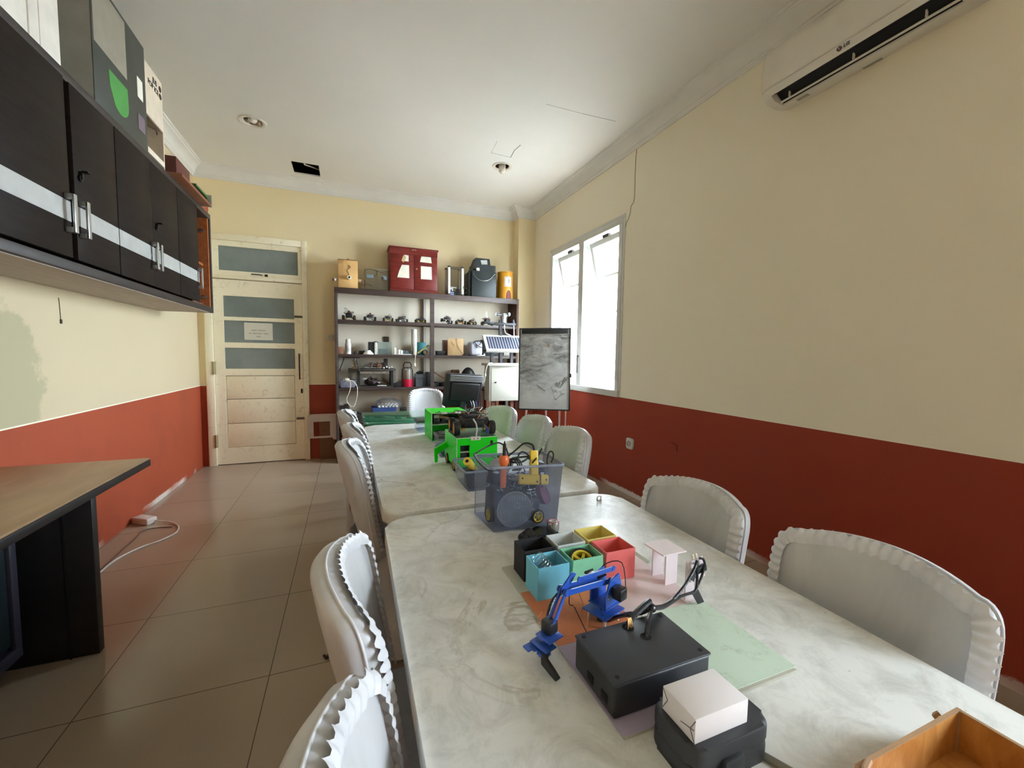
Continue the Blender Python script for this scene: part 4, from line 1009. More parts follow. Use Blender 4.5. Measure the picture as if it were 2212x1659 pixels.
# ---------------------------------------------------------------- on the near table
def card(name, c, var=0.08):
    g = N(name); p = g.coord()
    n = g.noise(p, 30, 6, 0.7); n2 = g.noise(p, 90, 3)
    col = g.mix(g.ramp(n, [(0.5, (0, 0, 0)), (0.8, (0.3, 0.3, 0.3))]), c, tuple(x * 0.55 for x in c[:3]) + (1,))
    g.set(Base_Color=col, Roughness=0.75); g.bump(n2, 0.05, 0.001); return g.m
def dirty(name, c, d):
    g = N(name); p = g.coord()
    n = g.noise(p, 14, 8, 0.75, 1.0); n2 = g.noise(p, 60, 6, 0.8)
    f = g.math('MULTIPLY', g.ramp(n, [(0.5, (0, 0, 0)), (0.66, (1, 1, 1))]), g.ramp(n2, [(0.45, (0, 0, 0)), (0.7, (0.7, 0.7, 0.7))]))
    g.set(Base_Color=g.mix(f, c, d), Roughness=0.6); return g.m
TB = TZ + 0.0055
t = thing('sorting_board', 'thin board with orange, mauve, pink and mint sheets under the paper boxes', 'board', (0.55, 0.71, TZ))
m = MB(); m.box(0.362, 0.728, 0.456, 0.965, TZ + 0.0002, TZ + 0.0045, 0.0005); m.box(0.60, 0.745, 0.86, 1.02, TZ + 0.0002, TZ + 0.0045, 0.0005); part('backing', m, mat('foam_board_edge', rgb(170, 166, 150), 0.7), t)
for nm, x0, x1, y0, y1, mt, lb in (('grey_sheet', 0.362, 0.545, 0.842, 0.965, dirty('sheet_grey', rgb(196, 198, 186), rgb(120, 120, 105)), 'pale grey sheet'),
        ('orange_sheet', 0.362, 0.545, 0.655, 0.8415, dirty('sheet_orange', rgb(214, 128, 84), rgb(150, 80, 50)), 'orange sheet'),
        ('mauve_sheet', 0.360, 0.570, 0.456, 0.6545, dirty('sheet_mauve', rgb(178, 166, 190), rgb(130, 118, 132)), 'mauve sheet'),
        ('mint_sheet', 0.5705, 0.734, 0.462, 0.676, dirty('sheet_mint', rgb(206, 224, 204), rgb(128, 132, 100)), 'mint green sheet'),
        ('pink_sheet', 0.5455, 0.728, 0.6765, 0.965, dirty('sheet_pink', rgb(226, 206, 206), rgb(150, 110, 104)), 'pale pink sheet'),
        ('pink_sheet', 0.60, 0.745, 0.966, 1.02, dirty('sheet_pink2', rgb(228, 208, 208), rgb(150, 110, 104)), None)):
    m = MB(); m.box(x0, x1, y0, y1, TZ + 0.0045, TB - 0.0002); part(nm, m, mt, t, label=lb)

def paper_box(x0, x1, y0, y1, c, label, nm):
    z0, z1 = TB, 0.820; w = 0.0018
    t = thing('paper_box', label, 'box', ((x0 + x1) / 2, (y0 + y1) / 2, z0), 0, 'open paper boxes on the sorting board')
    mt = card('card_' + nm, c)
    m = MB(); m.box(x0, x1, y0, y0 + w, z0, z1); m.box(x0, x1, y1 - w, y1, z0, z1); m.box(x0, x0 + w, y0 + w, y1 - w, z0, z1); m.box(x1 - w, x1, y0 + w, y1 - w, z0, z1)
    part('sides', m, mt, t)
    m = MB(); m.box(x0 + w, x1 - w, y0 + w, y1 - w, z0, z0 + 0.002); part('base', m, mt, t)
    m = MB(); m.box(x0 + 0.001, x1 - 0.001, y0 - 0.0006, y0, z1 - 0.014, z1 + 0.0004); m.box(x0 - 0.0006, x0, y0 + 0.001, y1 - 0.001, z1 - 0.014, z1 + 0.0004); part('folded_rim', m, mt, t)
paper_box(0.384, 0.463, 0.797, 0.862, rgb(112, 186, 208), 'light blue open paper box holding a wire spring', 'blue')
paper_box(0.475, 0.557, 0.802, 0.865, rgb(128, 196, 156), 'mint green open paper box holding a yellow wheel', 'green')
paper_box(0.570, 0.654, 0.808, 0.875, rgb(232, 112, 108), 'coral red open paper box beside the pink pedestal', 'red')
paper_box(0.387, 0.467, 0.880, 0.945, rgb(30, 30, 32), 'black open paper box, empty, behind the blue one', 'black')
paper_box(0.477, 0.556, 0.880, 0.945, rgb(204, 208, 206), 'pale grey open paper box between the black and the yellow one', 'white')
paper_box(0.565, 0.652, 0.884, 0.953, rgb(226, 208, 118), 'pale yellow open paper box in the back corner of the board', 'yellow')

# spring in the blue box
m = MB(); A, B = Vector((0.398, 0.838, 0.828)), Vector((0.440, 0.822, 0.780)); d = (B - A); u = d.normalized(); x = u.orthogonal().normalized(); y = u.cross(x)
pts = []
for i in range(12 * 9 + 1):
    a = 2 * PI * i / 12; pts.append(A + d * (i / 108) + (x * math.cos(a) + y * math.sin(a)) * 0.015)
m.tube(pts, 0.0009, 5, 0); solo('wire_spring', m, mat('steel_wire', rgb(180, 186, 188), 0.2, 0.95), 'steel wire spring standing up in the light blue paper box', 'spring')

# yellow-hubbed wheels
M_TYRE = mat('black_rubber_tyre', rgb(28, 28, 28), 0.65, bump=0.2); M_HUB = mat('yellow_plastic_hub', rgb(214, 190, 60), 0.4); M_AMBER = mat('amber_hub', rgb(214, 164, 60), 0.4)
def wheel_parts(t, c, axis, r, w, hub=M_HUB, spokes=5, name='wheel'):
    """tyre, dished spoked hub about the unit axis"""
    c, a = Vector(c), Vector(axis).normalized(); x = a.orthogonal().normalized(); M = frame_mat(c, x, a.cross(x)); R3 = M.to_3x3().to_4x4()
    m = MB(); m.lathe(c, [(r * 0.78, -w / 2), (r * 0.92, -w / 2), (r, -w * 0.3), (r, w * 0.3), (r * 0.92, w / 2), (r * 0.78, w / 2), (r * 0.78, -w / 2)], 30, R3); ty = part('tyre', m, M_TYRE, t)
    m = MB(); m.lathe(c, [(r * 0.66, -w * 0.4), (r * 0.78, -w * 0.42), (r * 0.78, w * 0.42), (r * 0.66, w * 0.4), (r * 0.66, -w * 0.4)], 30, R3); m.lathe(c, [(0, -w * 0.3), (r * 0.16, -w * 0.3), (r * 0.16, w * 0.48), (0.004, w * 0.48), (0.003, w * 0.2), (0, w * 0.2)], 14, R3)
    for k in range(spokes):
        th = 2 * PI * k / spokes; q = Vector((math.cos(th), math.sin(th), 0))
        m.bar(M @ (q * r * 0.12), M @ (q * r * 0.7), r * 0.2, w * 0.35, a)
    part('hub', m, hub, t)
t = thing('toy_wheel', 'black tyred wheel with yellow hub lying in the mint green paper box', 'wheel', (0.514, 0.832, 0.79))
wheel_parts(t, (0.517, 0.832, 0.796), (-0.12, -0.50, 0.85), 0.0335, 0.022)

# little pink pedestal
M_FOAM = dirty('pinkish_foam_board', rgb(232, 218, 220), rgb(170, 130, 128))
t = thing('pedestal', 'small pale pink foam pedestal on two legs beside the red paper box', 'pedestal', (0.72, 0.775, TB))
m = MB(); m.box(0.688, 0.759, 0.748, 0.818, 0.819, 0.822); part('top', m, M_FOAM, t)
for y in (0.752, 0.797):
    m = MB(); m.box(0.699, 0.734, y - 0.0015, y + 0.0015, TB, 0.8188); part('leg', m, M_FOAM, t)

# sensor post with taped harness to the black control box
t = thing('sensor_post', 'pale pink sensor post with taped black wires at the edge of the board', 'sensor post', (0.706, 0.683, TB))
m = MB(); m.box(0.693, 0.717, 0.6815, 0.6845, TB, 0.838); m.box(0.690, 0.726, 0.674, 0.696, TB, TB + 0.003); part('post', m, M_FOAM, t)
m = MB(); Mr = Matrix.Translation((0.713, 0.679, 0.833)) @ Matrix.Rotation(math.radians(-12), 4, 'Y')
m.box(-0.020, 0.024, -0.0015, 0.0015, -0.009, 0.009, 0, Mr); m.box(-0.018, 0.024, -0.0015, 0.0015, -0.040, -0.024, 0, Mr); part('crosspiece', m, M_FOAM, t)
m = MB(); m.box(-0.006, 0.024, -0.010, -0.002, -0.022, -0.008, 0.001, Mr); part('sensor_module', m, mat('dark_teal_module', rgb(20, 34, 38), 0.4), t)
for x in (-0.001, 0.008):
    m = MB(); m.cyl(Mr @ Vector((x, 0.002, 0.009)), Mr @ Vector((x, 0.002, 0.018)), 0.0032, seg=10); m.ball(Mr @ Vector((x, 0.002, 0.018)), 0.0032, seg=8); part('eye', m, mat('clear_led', rgb(226, 220, 204), 0.2), t)
for z in (0.002, -0.032):
    m = MB(); m.cyl(Mr @ Vector((-0.002, -0.0045, z)), Mr @ Vector((-0.002, 0.0, z)), 0.0028, seg=8); part('screw', m, M_SILVER, t)

# black control box
CBX = (0.362, 0.552, 0.482, 0.600, 0.8045)
t = thing('control_box', 'black plastic control box with two cable holes on the mauve sheet', 'control box', (0.457, 0.54, TB))
M_CB = mat('black_satin_abs', rgb(46, 47, 50), 0.5, var=0.06, scale=30)
x0, x1, y0, y1, z1 = CBX
m = MB(); m.box(x0 + 0.001, x1 - 0.001, y0 + 0.001, y1 - 0.001, TB, z1 - 0.004, 0.005, seg=3); bd = part('case', m, mat('black_matt_abs', rgb(30, 30, 33), 0.45, var=0.06, scale=30), t)
holes = [(0.462, 0.583, 0.0105), (0.476, 0.552, 0.0095)]
m = MB(); m.box(x0, x1, y0, y1, z1 - 0.0045, z1, 0.002); part('lid', m, M_CB, t)
for hx, hy, r in holes:
    m = MB(); m.cyl((hx, hy, z1 - 0.0005), (hx, hy, z1 + 0.0004), r, seg=22); part('cable_hole', m, mat('hole_black', rgb(6, 6, 6), 0.9), t)
for hx, hy in ((x0 + 0.012, y0 + 0.011), (x1 - 0.012, y0 + 0.011), (x0 + 0.012, y1 - 0.011), (x1 - 0.012, y1 - 0.011)):
    m = MB(); m.cyl((hx, hy, z1 - 0.0005), (hx, hy, z1 + 0.0004), 0.0036, seg=14); part('screw_hole', m, mat('hole_black', rgb(6, 6, 6), 0.9), t)
for y in (0.508, 0.548):
    m = MB(); m.box(x0 - 0.0006, x0 + 0.002, y - 0.008, y + 0.008, TB + 0.012, TB + 0.026, 0.0005); part('side_port', m, mat('hole_black', rgb(6, 6, 6), 0.9), t)
M_TAPE = mat('black_glossy_tape', rgb(34, 34, 36), 0.22, var=0.2, scale=60, bump=0.3)
def W(px, py, z): return onz(px, py, z)
def WY_(px, py, y): return ony(px, py, y)
HUBP = ony(1407, 1313, 0.602)
m = MB()
m.tube([(0.462, 0.583, z1 - 0.002), WY_(1364, 1336, 0.588), WY_(1388, 1311, 0.596), WY_(1404, 1298, 0.602)], 0.0058, 8)
m.tube([(0.476, 0.552, z1 - 0.002), WY_(1399, 1350, 0.566), WY_(1404, 1328, 0.588), HUBP], 0.0042, 8)
m.ball(HUBP, 0.0095, (1, 1, 0.9), 12)
m.tube([HUBP, WY_(1430, 1311, 0.612), WY_(1448, 1301, 0.625), WY_(1466, 1289, 0.638)], 0.0048, 8)
hn = part('harness_trunk', m, M_TAPE, t)
m = MB()
m.tube([WY_(1452, 1298, 0.628), WY_(1474, 1272, 0.642), WY_(1490, 1247, 0.656), WY_(1502, 1224, 0.666), WY_(1506, 1210, 0.669)], 0.0032, 7)
m.tube([WY_(1462, 1291, 0.634), WY_(1482, 1284, 0.646), WY_(1502, 1276, 0.658), WY_(1506, 1250, 0.665), WY_(1505, 1212, 0.669)], 0.0032, 7)
m.tube([WY_(1502, 1277, 0.658), WY_(1514, 1250, 0.664), WY_(1522, 1222, 0.668), WY_(1519, 1208, 0.670), WY_(1511, 1206, 0.671)], 0.0028, 7)
part('harness_branch', m, M_TAPE, t)
def flag(pts, y):
    q = [ony(a, b_, y) for a, b_ in pts]; m = MB(); m.prism([(p.x, p.z) for p in q], y - 0.0004, y + 0.0004, 'xz'); part('tape_flag', m, M_TAPE, t)
flag(((1492, 1278), (1507, 1271), (1521, 1300), (1507, 1305)), 0.660); flag(((1498, 1233), (1503, 1236), (1499, 1257), (1491, 1252)), 0.662)
m = MB(); m.tube([HUBP, WY_(1384, 1324, 0.606), WY_(1358, 1327, 0.622), WY_(1335, 1332, 0.655), WY_(1312, 1341, 0.690)], 0.0044, 7); part('harness_to_arm', m, M_TAPE, t)
M_TAN = mat('tan_ribbon_wire', rgb(206, 150, 110), 0.5); M_DKR = mat('dark_red_wire', rgb(74, 34, 30), 0.5); M_BLKW = mat('black_wire', rgb(30, 28, 28), 0.4)
for k in range(4):
    m = MB(); m.tube([(0.459 + 0.003 * k, 0.579, z1 - 0.002), (0.460 + 0.003 * k, 0.580, z1 + 0.006), (0.463 + 0.002 * k, 0.585, z1 + 0.016)], 0.0008, 5); part('copper_strand', m, mat('copper_strand', rgb(200, 150, 90), 0.35, 0.6), t)

# blue robot arm standing on the orange sheet
M_BLUE = mat('cobalt_acrylic', rgb(42, 84, 176), 0.28, var=0.08, spec=0.6)
M_SERVO = mat('black_servo', rgb(30, 30, 32), 0.4)
t = thing('blue_robot', 'cobalt blue acrylic robot arm with black gripper finger on the orange sheet', 'robot arm', (0.482, 0.735, TB))
bc = onz(1303, 1338, TB)                                        # foot of the arm
tip = onz(1205, 1468, TZ + 0.006)
el = onz(1217, 1276, 0.842); wr = onz(1190, 1372, 0.782)
base = Vector((bc.x, bc.y, TB))
fw = Vector((wr.x - base.x, wr.y - base.y, 0)).normalized(); sd = Vector((-fw.y, fw.x, 0)); UP = Vector((0, 0, 1))
def A(f, s, z): return base + fw * f + sd * s + UP * z
def plate(p, x, y, w, h, th, mt, nm, poly=None):
    M = frame_mat(p, x, y); m = MB()
    if poly: m.prism(poly, -th / 2, th / 2, 'xy', M); m.bevel(0.0006, 1)
    else: m.box(-w / 2, w / 2, -h / 2, h / 2, -th / 2, th / 2, 0.0006, M)
    return part(nm, m, mt, t)
m = MB()
for a, b in ((0.022, 0.02), (0.022, -0.02), (-0.022, 0.02), (-0.022, -0.02)): m.cyl(A(a, b, 0), A(a, b, 0.022), 0.0028, seg=10)
part('stand_off', m, mat('white_nylon', rgb(214, 216, 212), 0.4), t)
plate(A(0, 0, 0.024), fw, sd, 0.066, 0.058, 0.003, M_BLUE, 'base_plate')
m = MB(); m.cbox((0, 0, 0), (0.023, 0.012, 0.022), 0.001, frame_mat(A(0.002, 0, 0.012), fw, sd)); part('base_servo', m, M_SERVO, t)
plate(A(-0.004, 0, 0.038), fw, sd, 0.052, 0.046, 0.003, M_BLUE, 'turntable')
for s in (-0.019, 0.019):
    plate(A(-0.004, s, 0.064), fw, UP, 0, 0, 0.003, M_BLUE, 'side_plate', [(-0.026, -0.026), (0.024, -0.026), (0.024, 0.004), (0.010, 0.030), (-0.018, 0.036), (-0.026, 0.010)])
for s, f, z in ((-0.033, -0.006, 0.070), (0.033, -0.006, 0.070)):
    m = MB(); Mx = frame_mat(A(f, s, z), fw, UP); m.cbox((0, 0, 0), (0.023, 0.024, 0.022), 0.0025, Mx); m.cyl(Mx @ Vector((0.004, 0.002, -0.011)), Mx @ Vector((0.004, 0.002, 0.013)), 0.006, seg=14); part('shoulder_servo', m, M_SERVO, t)
sh = A(-0.004, 0, 0.086)
eR = (el - sh)
def link(p, q, off, w, h, nm):
    m = MB(); p, q = Vector(p) + sd * off, Vector(q) + sd * off
    m.bar(p, q, 0.003, w, UP if abs((q - p).normalized().z) < 0.9 else fw); ax = sd
    for e in (p, q): m.cyl(e - ax * 0.0015, e + ax * 0.0015, w * 0.62, seg=14)
    return part(nm, m, M_BLUE, t)
for o_ in (-0.010, 0.010): link(sh, el, o_, 0.011, 0, 'upper_arm')
up2 = sh + Vector((0, 0, 0.026)) - fw * 0.006
link(up2, el + Vector((0, 0, 0.018)) + fw * -0.030, 0.014, 0.009, 0, 'parallel_link')
plate(el + Vector((0, 0, 0.008)) - fw * 0.014, fw, UP, 0, 0, 0.003, M_BLUE, 'elbow_plate', [(0.018, -0.012), (0.020, -0.002), (-0.010, 0.020), (-0.020, 0.014), (0.004, -0.010)])
for o_ in (-0.006, 0.006): link(el, wr + Vector((0, 0, 0.022)), o_, 0.009, 0, 'forearm')
m = MB(); m.tube([sh + sd * 0.0 + Vector((0, 0, 0.012)), sh + fw * 0.028 - sd * 0.022 + Vector((0, 0, -0.004)), el.lerp(wr, 0.35) - sd * 0.026 - fw * 0.024, wr + Vector((0, 0, 0.020)) - sd * 0.020 - fw * 0.012, wr + Vector((0, 0, 0.012)) - sd * 0.010], 0.0042, 8); part('sleeved_wire', m, M_TAPE, t)
m = MB(); Mx = frame_mat(wr + Vector((0, 0, 0.016)) - sd * 0.004, fw, UP); m.cbox((0, 0, 0), (0.022, 0.023, 0.024), 0.003, Mx); part('wrist_servo', m, M_SERVO, t)
g0 = wr + fw * 0.004; gd = Vector((tip.x - g0.x, tip.y - g0.y, 0)).normalized()
plate(g0 + Vector((0, 0, 0.002)), fw, sd, 0.036, 0.036, 0.003, M_BLUE, 'wrist_plate')
plate(g0 + fw * 0.016 + Vector((0, 0, -0.008)), fw, sd, 0.026, 0.042, 0.003, M_BLUE, 'gripper_plate')
for s in (-0.010, 0.010):
    c = g0 + fw * 0.024 + sd * s + Vector((0, 0, -0.014)); m = MB()
    pg = []
    for k in range(24):
        a = 2 * PI * k / 24; r = 0.0105 if k % 2 else 0.0128; pg.append((r * math.cos(a), r * math.sin(a)))
    m.prism(pg, -0.0018, 0.0018, 'xy', frame_mat(c, fw, sd)); part('gripper_gear', m, M_BLUE, t)
for s, e in ((0.012, tip), (-0.016, tip + sd * -0.03)):
    c = g0 + fw * 0.026 + sd * s + Vector((0, 0, -0.014))
    if s > 0:
        m = MB(); mid = c.lerp(e, 0.25) + fw * 0.006
        m.loft([(c, 0.0068), (mid, 0.0078), (mid.lerp(e, 0.6), 0.0066), (e + Vector((0, 0, 0.0)), 0.0052)], 10); part('gripper_finger', m, mat('black_foam_sleeve', rgb(30, 30, 30), 0.55, bump=0.1), t)
    else:
        m = MB(); m.bar(c, c - sd * 0.002 + fw * 0.016 + Vector((0, 0, -0.001)), 0.016, 0.003, UP); part('gripper_jaw', m, M_BLUE, t)
for i, (f, s, z) in enumerate(((0.02, 0.021, 0.06), (-0.02, 0.021, 0.045), (0.02, -0.021, 0.06), (-0.02, -0.021, 0.045), (-0.02, 0.021, 0.09))):
    m = MB(); m.ball(A(f - 0.004, s, z), 0.0022, seg=8); part('screw', m, M_SILVER, t)
for i, pts in enumerate(([A(-0.01, -0.045, 0.07), A(0.02, -0.05, 0.05), A(0.03, -0.03, 0.03), A(0.02, -0.04, 0.006), A(-0.02, -0.05, 0.004), (0.43, 0.668, 0.754)],
                         [A(-0.01, 0.045, 0.075), A(-0.03, 0.02, 0.12), A(-0.02, -0.02, 0.10), A(-0.05, -0.06, 0.03), (0.455, 0.652, 0.786)],
                         [A(0, -0.03, 0.07), A(0.04, -0.05, 0.06), A(0.05, -0.05, 0.03), A(0.02, -0.06, 0.004), (0.425, 0.650, 0.752), (0.44, 0.630, 0.752)],
                         [wr + Vector((0, 0, 0.02)) - sd * 0.014, wr + Vector((0, 0, 0.006)) - sd * 0.028, wr + Vector((0, 0, 0.012)) - sd * 0.034, wr + Vector((0, 0, 0.032)) - sd * 0.024])):
    m = MB(); m.tube(pts, 0.0011, 5); part('servo_wire', m, (M_TAN, M_BLKW, M_DKR, M_TAN)[i], t)

# white carton on the black case
t = thing('black_case', 'rounded black plastic case with a front latch on the near table', 'case', (0.465, 0.40, TZ))
m = slab(rounded_rect(0.398, 0.535, 0.362, 0.448, 0.018), TZ, TZ + 0.028, 0.006); part('tray', m, M_CB, t)
m = slab(rounded_rect(0.396, 0.533, 0.360, 0.446, 0.018), TZ + 0.0285, TZ + 0.058, 0.007); part('lid', m, M_CB, t)
m = MB(); m.box(0.440, 0.474, 0.353, 0.362, TZ + 0.010, TZ + 0.036, 0.002); part('latch', m, M_CB, t)
t = thing('small_carton', 'small white folded carton lying on the black case', 'carton', (0.45, 0.40, TZ + 0.058))
m = MB(); m.box(0.404, 0.497, 0.371, 0.430, TZ + 0.0582, TZ + 0.092, 0.0012); part('body', m, mat('white_card_carton', rgb(222, 214, 212), 0.6, var=0.04), t)
m = MB()
for a, b in (((0.371, TZ + 0.059), (0.371 + 0.008, TZ + 0.074)), ((0.43, TZ + 0.059), (0.43 - 0.010, TZ + 0.078)), ((0.373, TZ + 0.076), (0.395, TZ + 0.070)), ((0.379, TZ + 0.074), (0.371, TZ + 0.090)), ((0.42, TZ + 0.078), (0.429, TZ + 0.090))):
    m.bar((0.4038, a[0], a[1]), (0.4038, b[0], b[1]), 0.0008, 0.0012)
part('flap_fold', m, mat('fold_shadow', rgb(120, 112, 108), 0.8), t)
m = MB(); m.prism([(0.405, 0.342), (0.516, 0.366), (0.526, 0.340), (0.45, 0.30), (0.40, 0.31)], TZ + 0.0003, TZ + 0.0015, 'xy'); solo('white_sheet', m, mat('white_slip', rgb(232, 234, 232), 0.5), 'white sheet lying on the table under the black case edge', 'sheet')
m = MB(); m.bar((0.523, 0.372, TZ + 0.004), (0.545, 0.327, TZ + 0.004), 0.010, 0.007, bev=0.002); solo('metal_ruler', m, mat('dull_metal_strip', rgb(140, 136, 124), 0.35, 0.6), 'short dull metal strip by the corner of the black case', 'strip')

# open veneer box in the lower right corner
t = thing('veneer_box', 'open brown veneer box in the lower right corner of the picture', 'box', (0.68, 0.19, TZ))
M_VEN = wood('blotchy_brown_veneer', rgb(168, 104, 44), rgb(206, 150, 82), 0.4, (3, 3, 1.4), 12); M_RIM = mat('pale_ply_rim', rgb(176, 140, 106), 0.5)
vz = TZ + 0.060; vx0, vx1, vy0, vy1 = 0.565, 0.795, 0.10, 0.280
m = MB(); m.box(vx0, vx1, vy1 - 0.004, vy1, TZ, vz); m.box(vx1 - 0.004, vx1, vy0, vy1 - 0.004, TZ, vz); m.box(vx0, vx0 + 0.004, vy0, vy1 - 0.004, TZ, vz); m.box(vx0, vx1 , vy0 - 0.004, vy0, TZ, vz); m.box(vx0 + 0.004, vx1 - 0.004, vy0, vy1 - 0.004, TZ + 0.0005, TZ + 0.004); part('sides', m, M_VEN, t)
m = MB(); m.box(vx0 - 0.001, vx1 + 0.001, vy1 - 0.0045, vy1 + 0.0005, vz, vz + 0.0016); m.box(vx1 - 0.0045, vx1 + 0.0005, vy0, vy1 - 0.004, vz, vz + 0.0016); m.bar((vx1 - 0.0052, vy1 - 0.0052, TZ + 0.004), (vx1 - 0.0052, vy1 - 0.0052, vz), 0.003, 0.003); m.tube([(vx0 - 0.004, vy1 - 0.03, vz + 0.001), (vx0 - 0.002, vy1 - 0.012, vz + 0.003), (vx0 + 0.02, vy1 - 0.004, vz + 0.003)], 0.0035, 6); part('rim', m, M_RIM, t)
m = MB(); m.tube([(vx1 - 0.03, vy1 + 0.006, vz - 0.002), (vx1 - 0.034, vy1 + 0.009, vz - 0.008), (vx1 - 0.028, vy1 + 0.003, vz - 0.014)], 0.003, 6); part('corner_strap', m, M_RIM, t)

# roll of solder tape and black gear wheel
q = onz(1191, 1150, TZ)
t = thing('tape_roll', 'shiny roll with a red ringed label standing beside the clear bin', 'roll', (0.585, 1.115, TZ))
c0 = Vector((0.583, 1.110, TZ + 0.012))
m = MB(); m.lathe(c0, [(0.012, 0), (0.019, 0), (0.0195, 0.001), (0.0195, 0.027), (0.019, 0.028), (0.012, 0.028), (0.012, 0)], 28); part('coil', m, mat('silver_solder_coil', rgb(178, 178, 180), 0.22, 0.85, var=0.2, scale=60), t)
m = MB(); m.lathe(c0, [(0.0135, 0.0281), (0.0195, 0.0281), (0.0195, 0.0290), (0.0135, 0.0290), (0.0135, 0.0281)], 28); part('label_ring', m, mat('crimson_label_ring', rgb(150, 50, 66), 0.4), t)
m = MB(); m.lathe(c0, [(0.0105, -0.0005), (0.0134, -0.0005), (0.0134, 0.0292), (0.0105, 0.0292), (0.0105, -0.0005)], 28); part('core', m, mat('grey_core', rgb(206, 202, 202), 0.4), t)
t = thing('suction_base', 'black round twin lobed suction base between the clear bin and the paper boxes', 'base', (0.53, 1.12, TZ))
M_RUB = mat('glossy_black_rubber', rgb(26, 26, 28), 0.25)
m = MB(); m.lathe((0.497, 1.100, TZ), [(0, 0), (0.031, 0), (0.033, 0.005), (0.030, 0.011), (0.022, 0.015), (0.021, 0.019), (0.014, 0.023), (0.012, 0.028), (0.006, 0.032), (0, 0.033)], 30); part('small_lobe', m, M_RUB, t)
m = MB(); m.lathe((0.556, 1.112, TZ), [(0, 0), (0.046, 0), (0.048, 0.005), (0.044, 0.010), (0.030, 0.012), (0.026, 0.0115), (0, 0.0118)], 36); part('large_lobe', m, M_RUB, t)
m = MB(); m.tube([onz(1290, 1079, TZ + 0.004), onz(1291, 1073, TZ + 0.018), onz(1298, 1072, TZ + 0.02), onz(1297, 1079, TZ + 0.005)], 0.002, 6); m.cbox(onz(1294, 1080, TZ + 0.003), (0.016, 0.012, 0.006), 0.001); solo('clear_clip', m, clear('clear_clip_plastic', (0.9, 0.9, 0.9, 1), rgb(220, 220, 216), 0.4, 0.15), 'tiny clear plastic clip near the far right corner of the near table', 'clip')

# ---------------------------------------------------------------- clear bin full of parts
M_BIN = clear('clear_bluish_plastic', (0.88, 0.91, 0.97, 1), rgb(176, 184, 208), 0.13, 0.12)
M_BINR = clear('clear_bin_rim', (0.8, 0.84, 0.92, 1), rgb(186, 194, 214), 0.45, 0.15)
def clear_bin(nm, label, bot, top, z0, z1, wall=0.003, rim=0.008, grp=None, mats=(M_BIN, M_BINR)):
    """bot, top: four corners in plan, counter-clockwise"""
    c = sum((Vector(p) for p in bot), Vector((0, 0))) / 4
    t = thing(nm, label, 'bin' if z1 - z0 > 0.15 else 'container', (c.x, c.y, z0), 0, grp)
    def rr(cs, k, r=0.012):
        out = []; cs = [Vector(p) for p in cs]; cc = sum(cs, Vector((0, 0))) / 4
        cs = [cc + (p - cc) * k for p in cs]
        for i in range(4):
            p, a, b = cs[i], cs[i - 1], cs[(i + 1) % 4]
            pa, pb = p + (a - p).normalized() * r, p + (b - p).normalized() * r
            for s in range(5):
                u = s / 4; out.append((1 - u) ** 2 * pa + 2 * u * (1 - u) * p + u * u * pb)
        return out
    m = MB(); rows = []
    for cs, k, z in ((bot, 0.9, z0 + 0.0005), (bot, 1.0, z0 + 0.004), (top, 1.0, z1)):
        rows.append([m.b.verts.new((p.x, p.y, z)) for p in rr(cs, k)])
    m.b.faces.new(rows[0])
    for a, b in zip(rows, rows[1:]):
        for i in range(len(a)): m.b.faces.new((a[i], a[(i + 1) % len(a)], b[(i + 1) % len(a)], b[i]))
    part('tub', m, mats[0], t)
    m = MB(); P = rr(top, 1.0)
    m.tube([(p.x, p.y, z1 - rim * 0.3) for p in P], rim * 0.55, 8, 1, True); part('rim', m, mats[1], t)
    return t
BB = [(0.410, 1.172), (0.626, 1.160), (0.632, 1.325), (0.398, 1.345)]
BT = [(0.398, 1.168), (0.630, 1.132), (0.640, 1.305), (0.396, 1.343)]
BZ = 0.949
tb = clear_bin('clear_bin', 'big clear bluish plastic bin full of electronics on the near table', BB, BT, TZ, BZ)
cm = Vector((0.52, 1.245))
# contents, each a thing of its own
M_YEL = mat('yellow_tool_plastic', rgb(228, 196, 66), 0.35, var=0.05); M_ORG = mat('orange_tool_plastic', rgb(232, 116, 62), 0.35)
M_DEEP = mat('dark_navy_plastic', rgb(44, 50, 72), 0.45)
t = thing('yellow_glue_gun', 'yellow hot glue gun lying on top of the parts in the clear bin', 'glue gun', (0.55, 1.20, 0.88))
gx = Vector((0.97, -0.16, -0.06)).normalized(); Mg = frame_mat((0.545, 1.185, 0.893), gx, (0.05, 0.25, 1))
m = MB(); m.box(-0.048, 0.052, -0.016, 0.016, -0.013, 0.013, 0.006, Mg, 3); m.box(-0.010, 0.018, 0.012, 0.060, -0.012, 0.012, 0.006, Mg, 3); part('body', m, M_YEL, t)
m = MB(); m.loft([(Mg @ Vector((-0.048, 0, 0)), 0.009), (Mg @ Vector((-0.060, 0, 0)), 0.006), (Mg @ Vector((-0.080, 0.001, 0)), 0.0022)], 12); part('nozzle', m, mat('grey_nozzle_metal', rgb(120, 120, 124), 0.3, 0.7), t)
m = MB(); m.box(-0.010, 0.016, 0.060, 0.092, -0.0125, 0.0125, 0.004, Mg, 2); part('grip_cap', m, M_YEL, t)
m = MB(); m.box(0.020, 0.026, -0.0165, 0.0165, -0.0135, 0.0135, 0.002, Mg); part('dark_band', m, M_BLKW, t)
for a, b in ((-0.036, 0.004), (0.012, -0.006), (0.042, 0.0)):
    m = MB(); m.cyl(Mg @ Vector((a, b, 0.0125)), Mg @ Vector((a, b, 0.0138)), 0.003, seg=10); m.cyl(Mg @ Vector((a, b, -0.0138)), Mg @ Vector((a, b, -0.0125)), 0.003, seg=10); part('screw_well', m, M_BLKW, t)
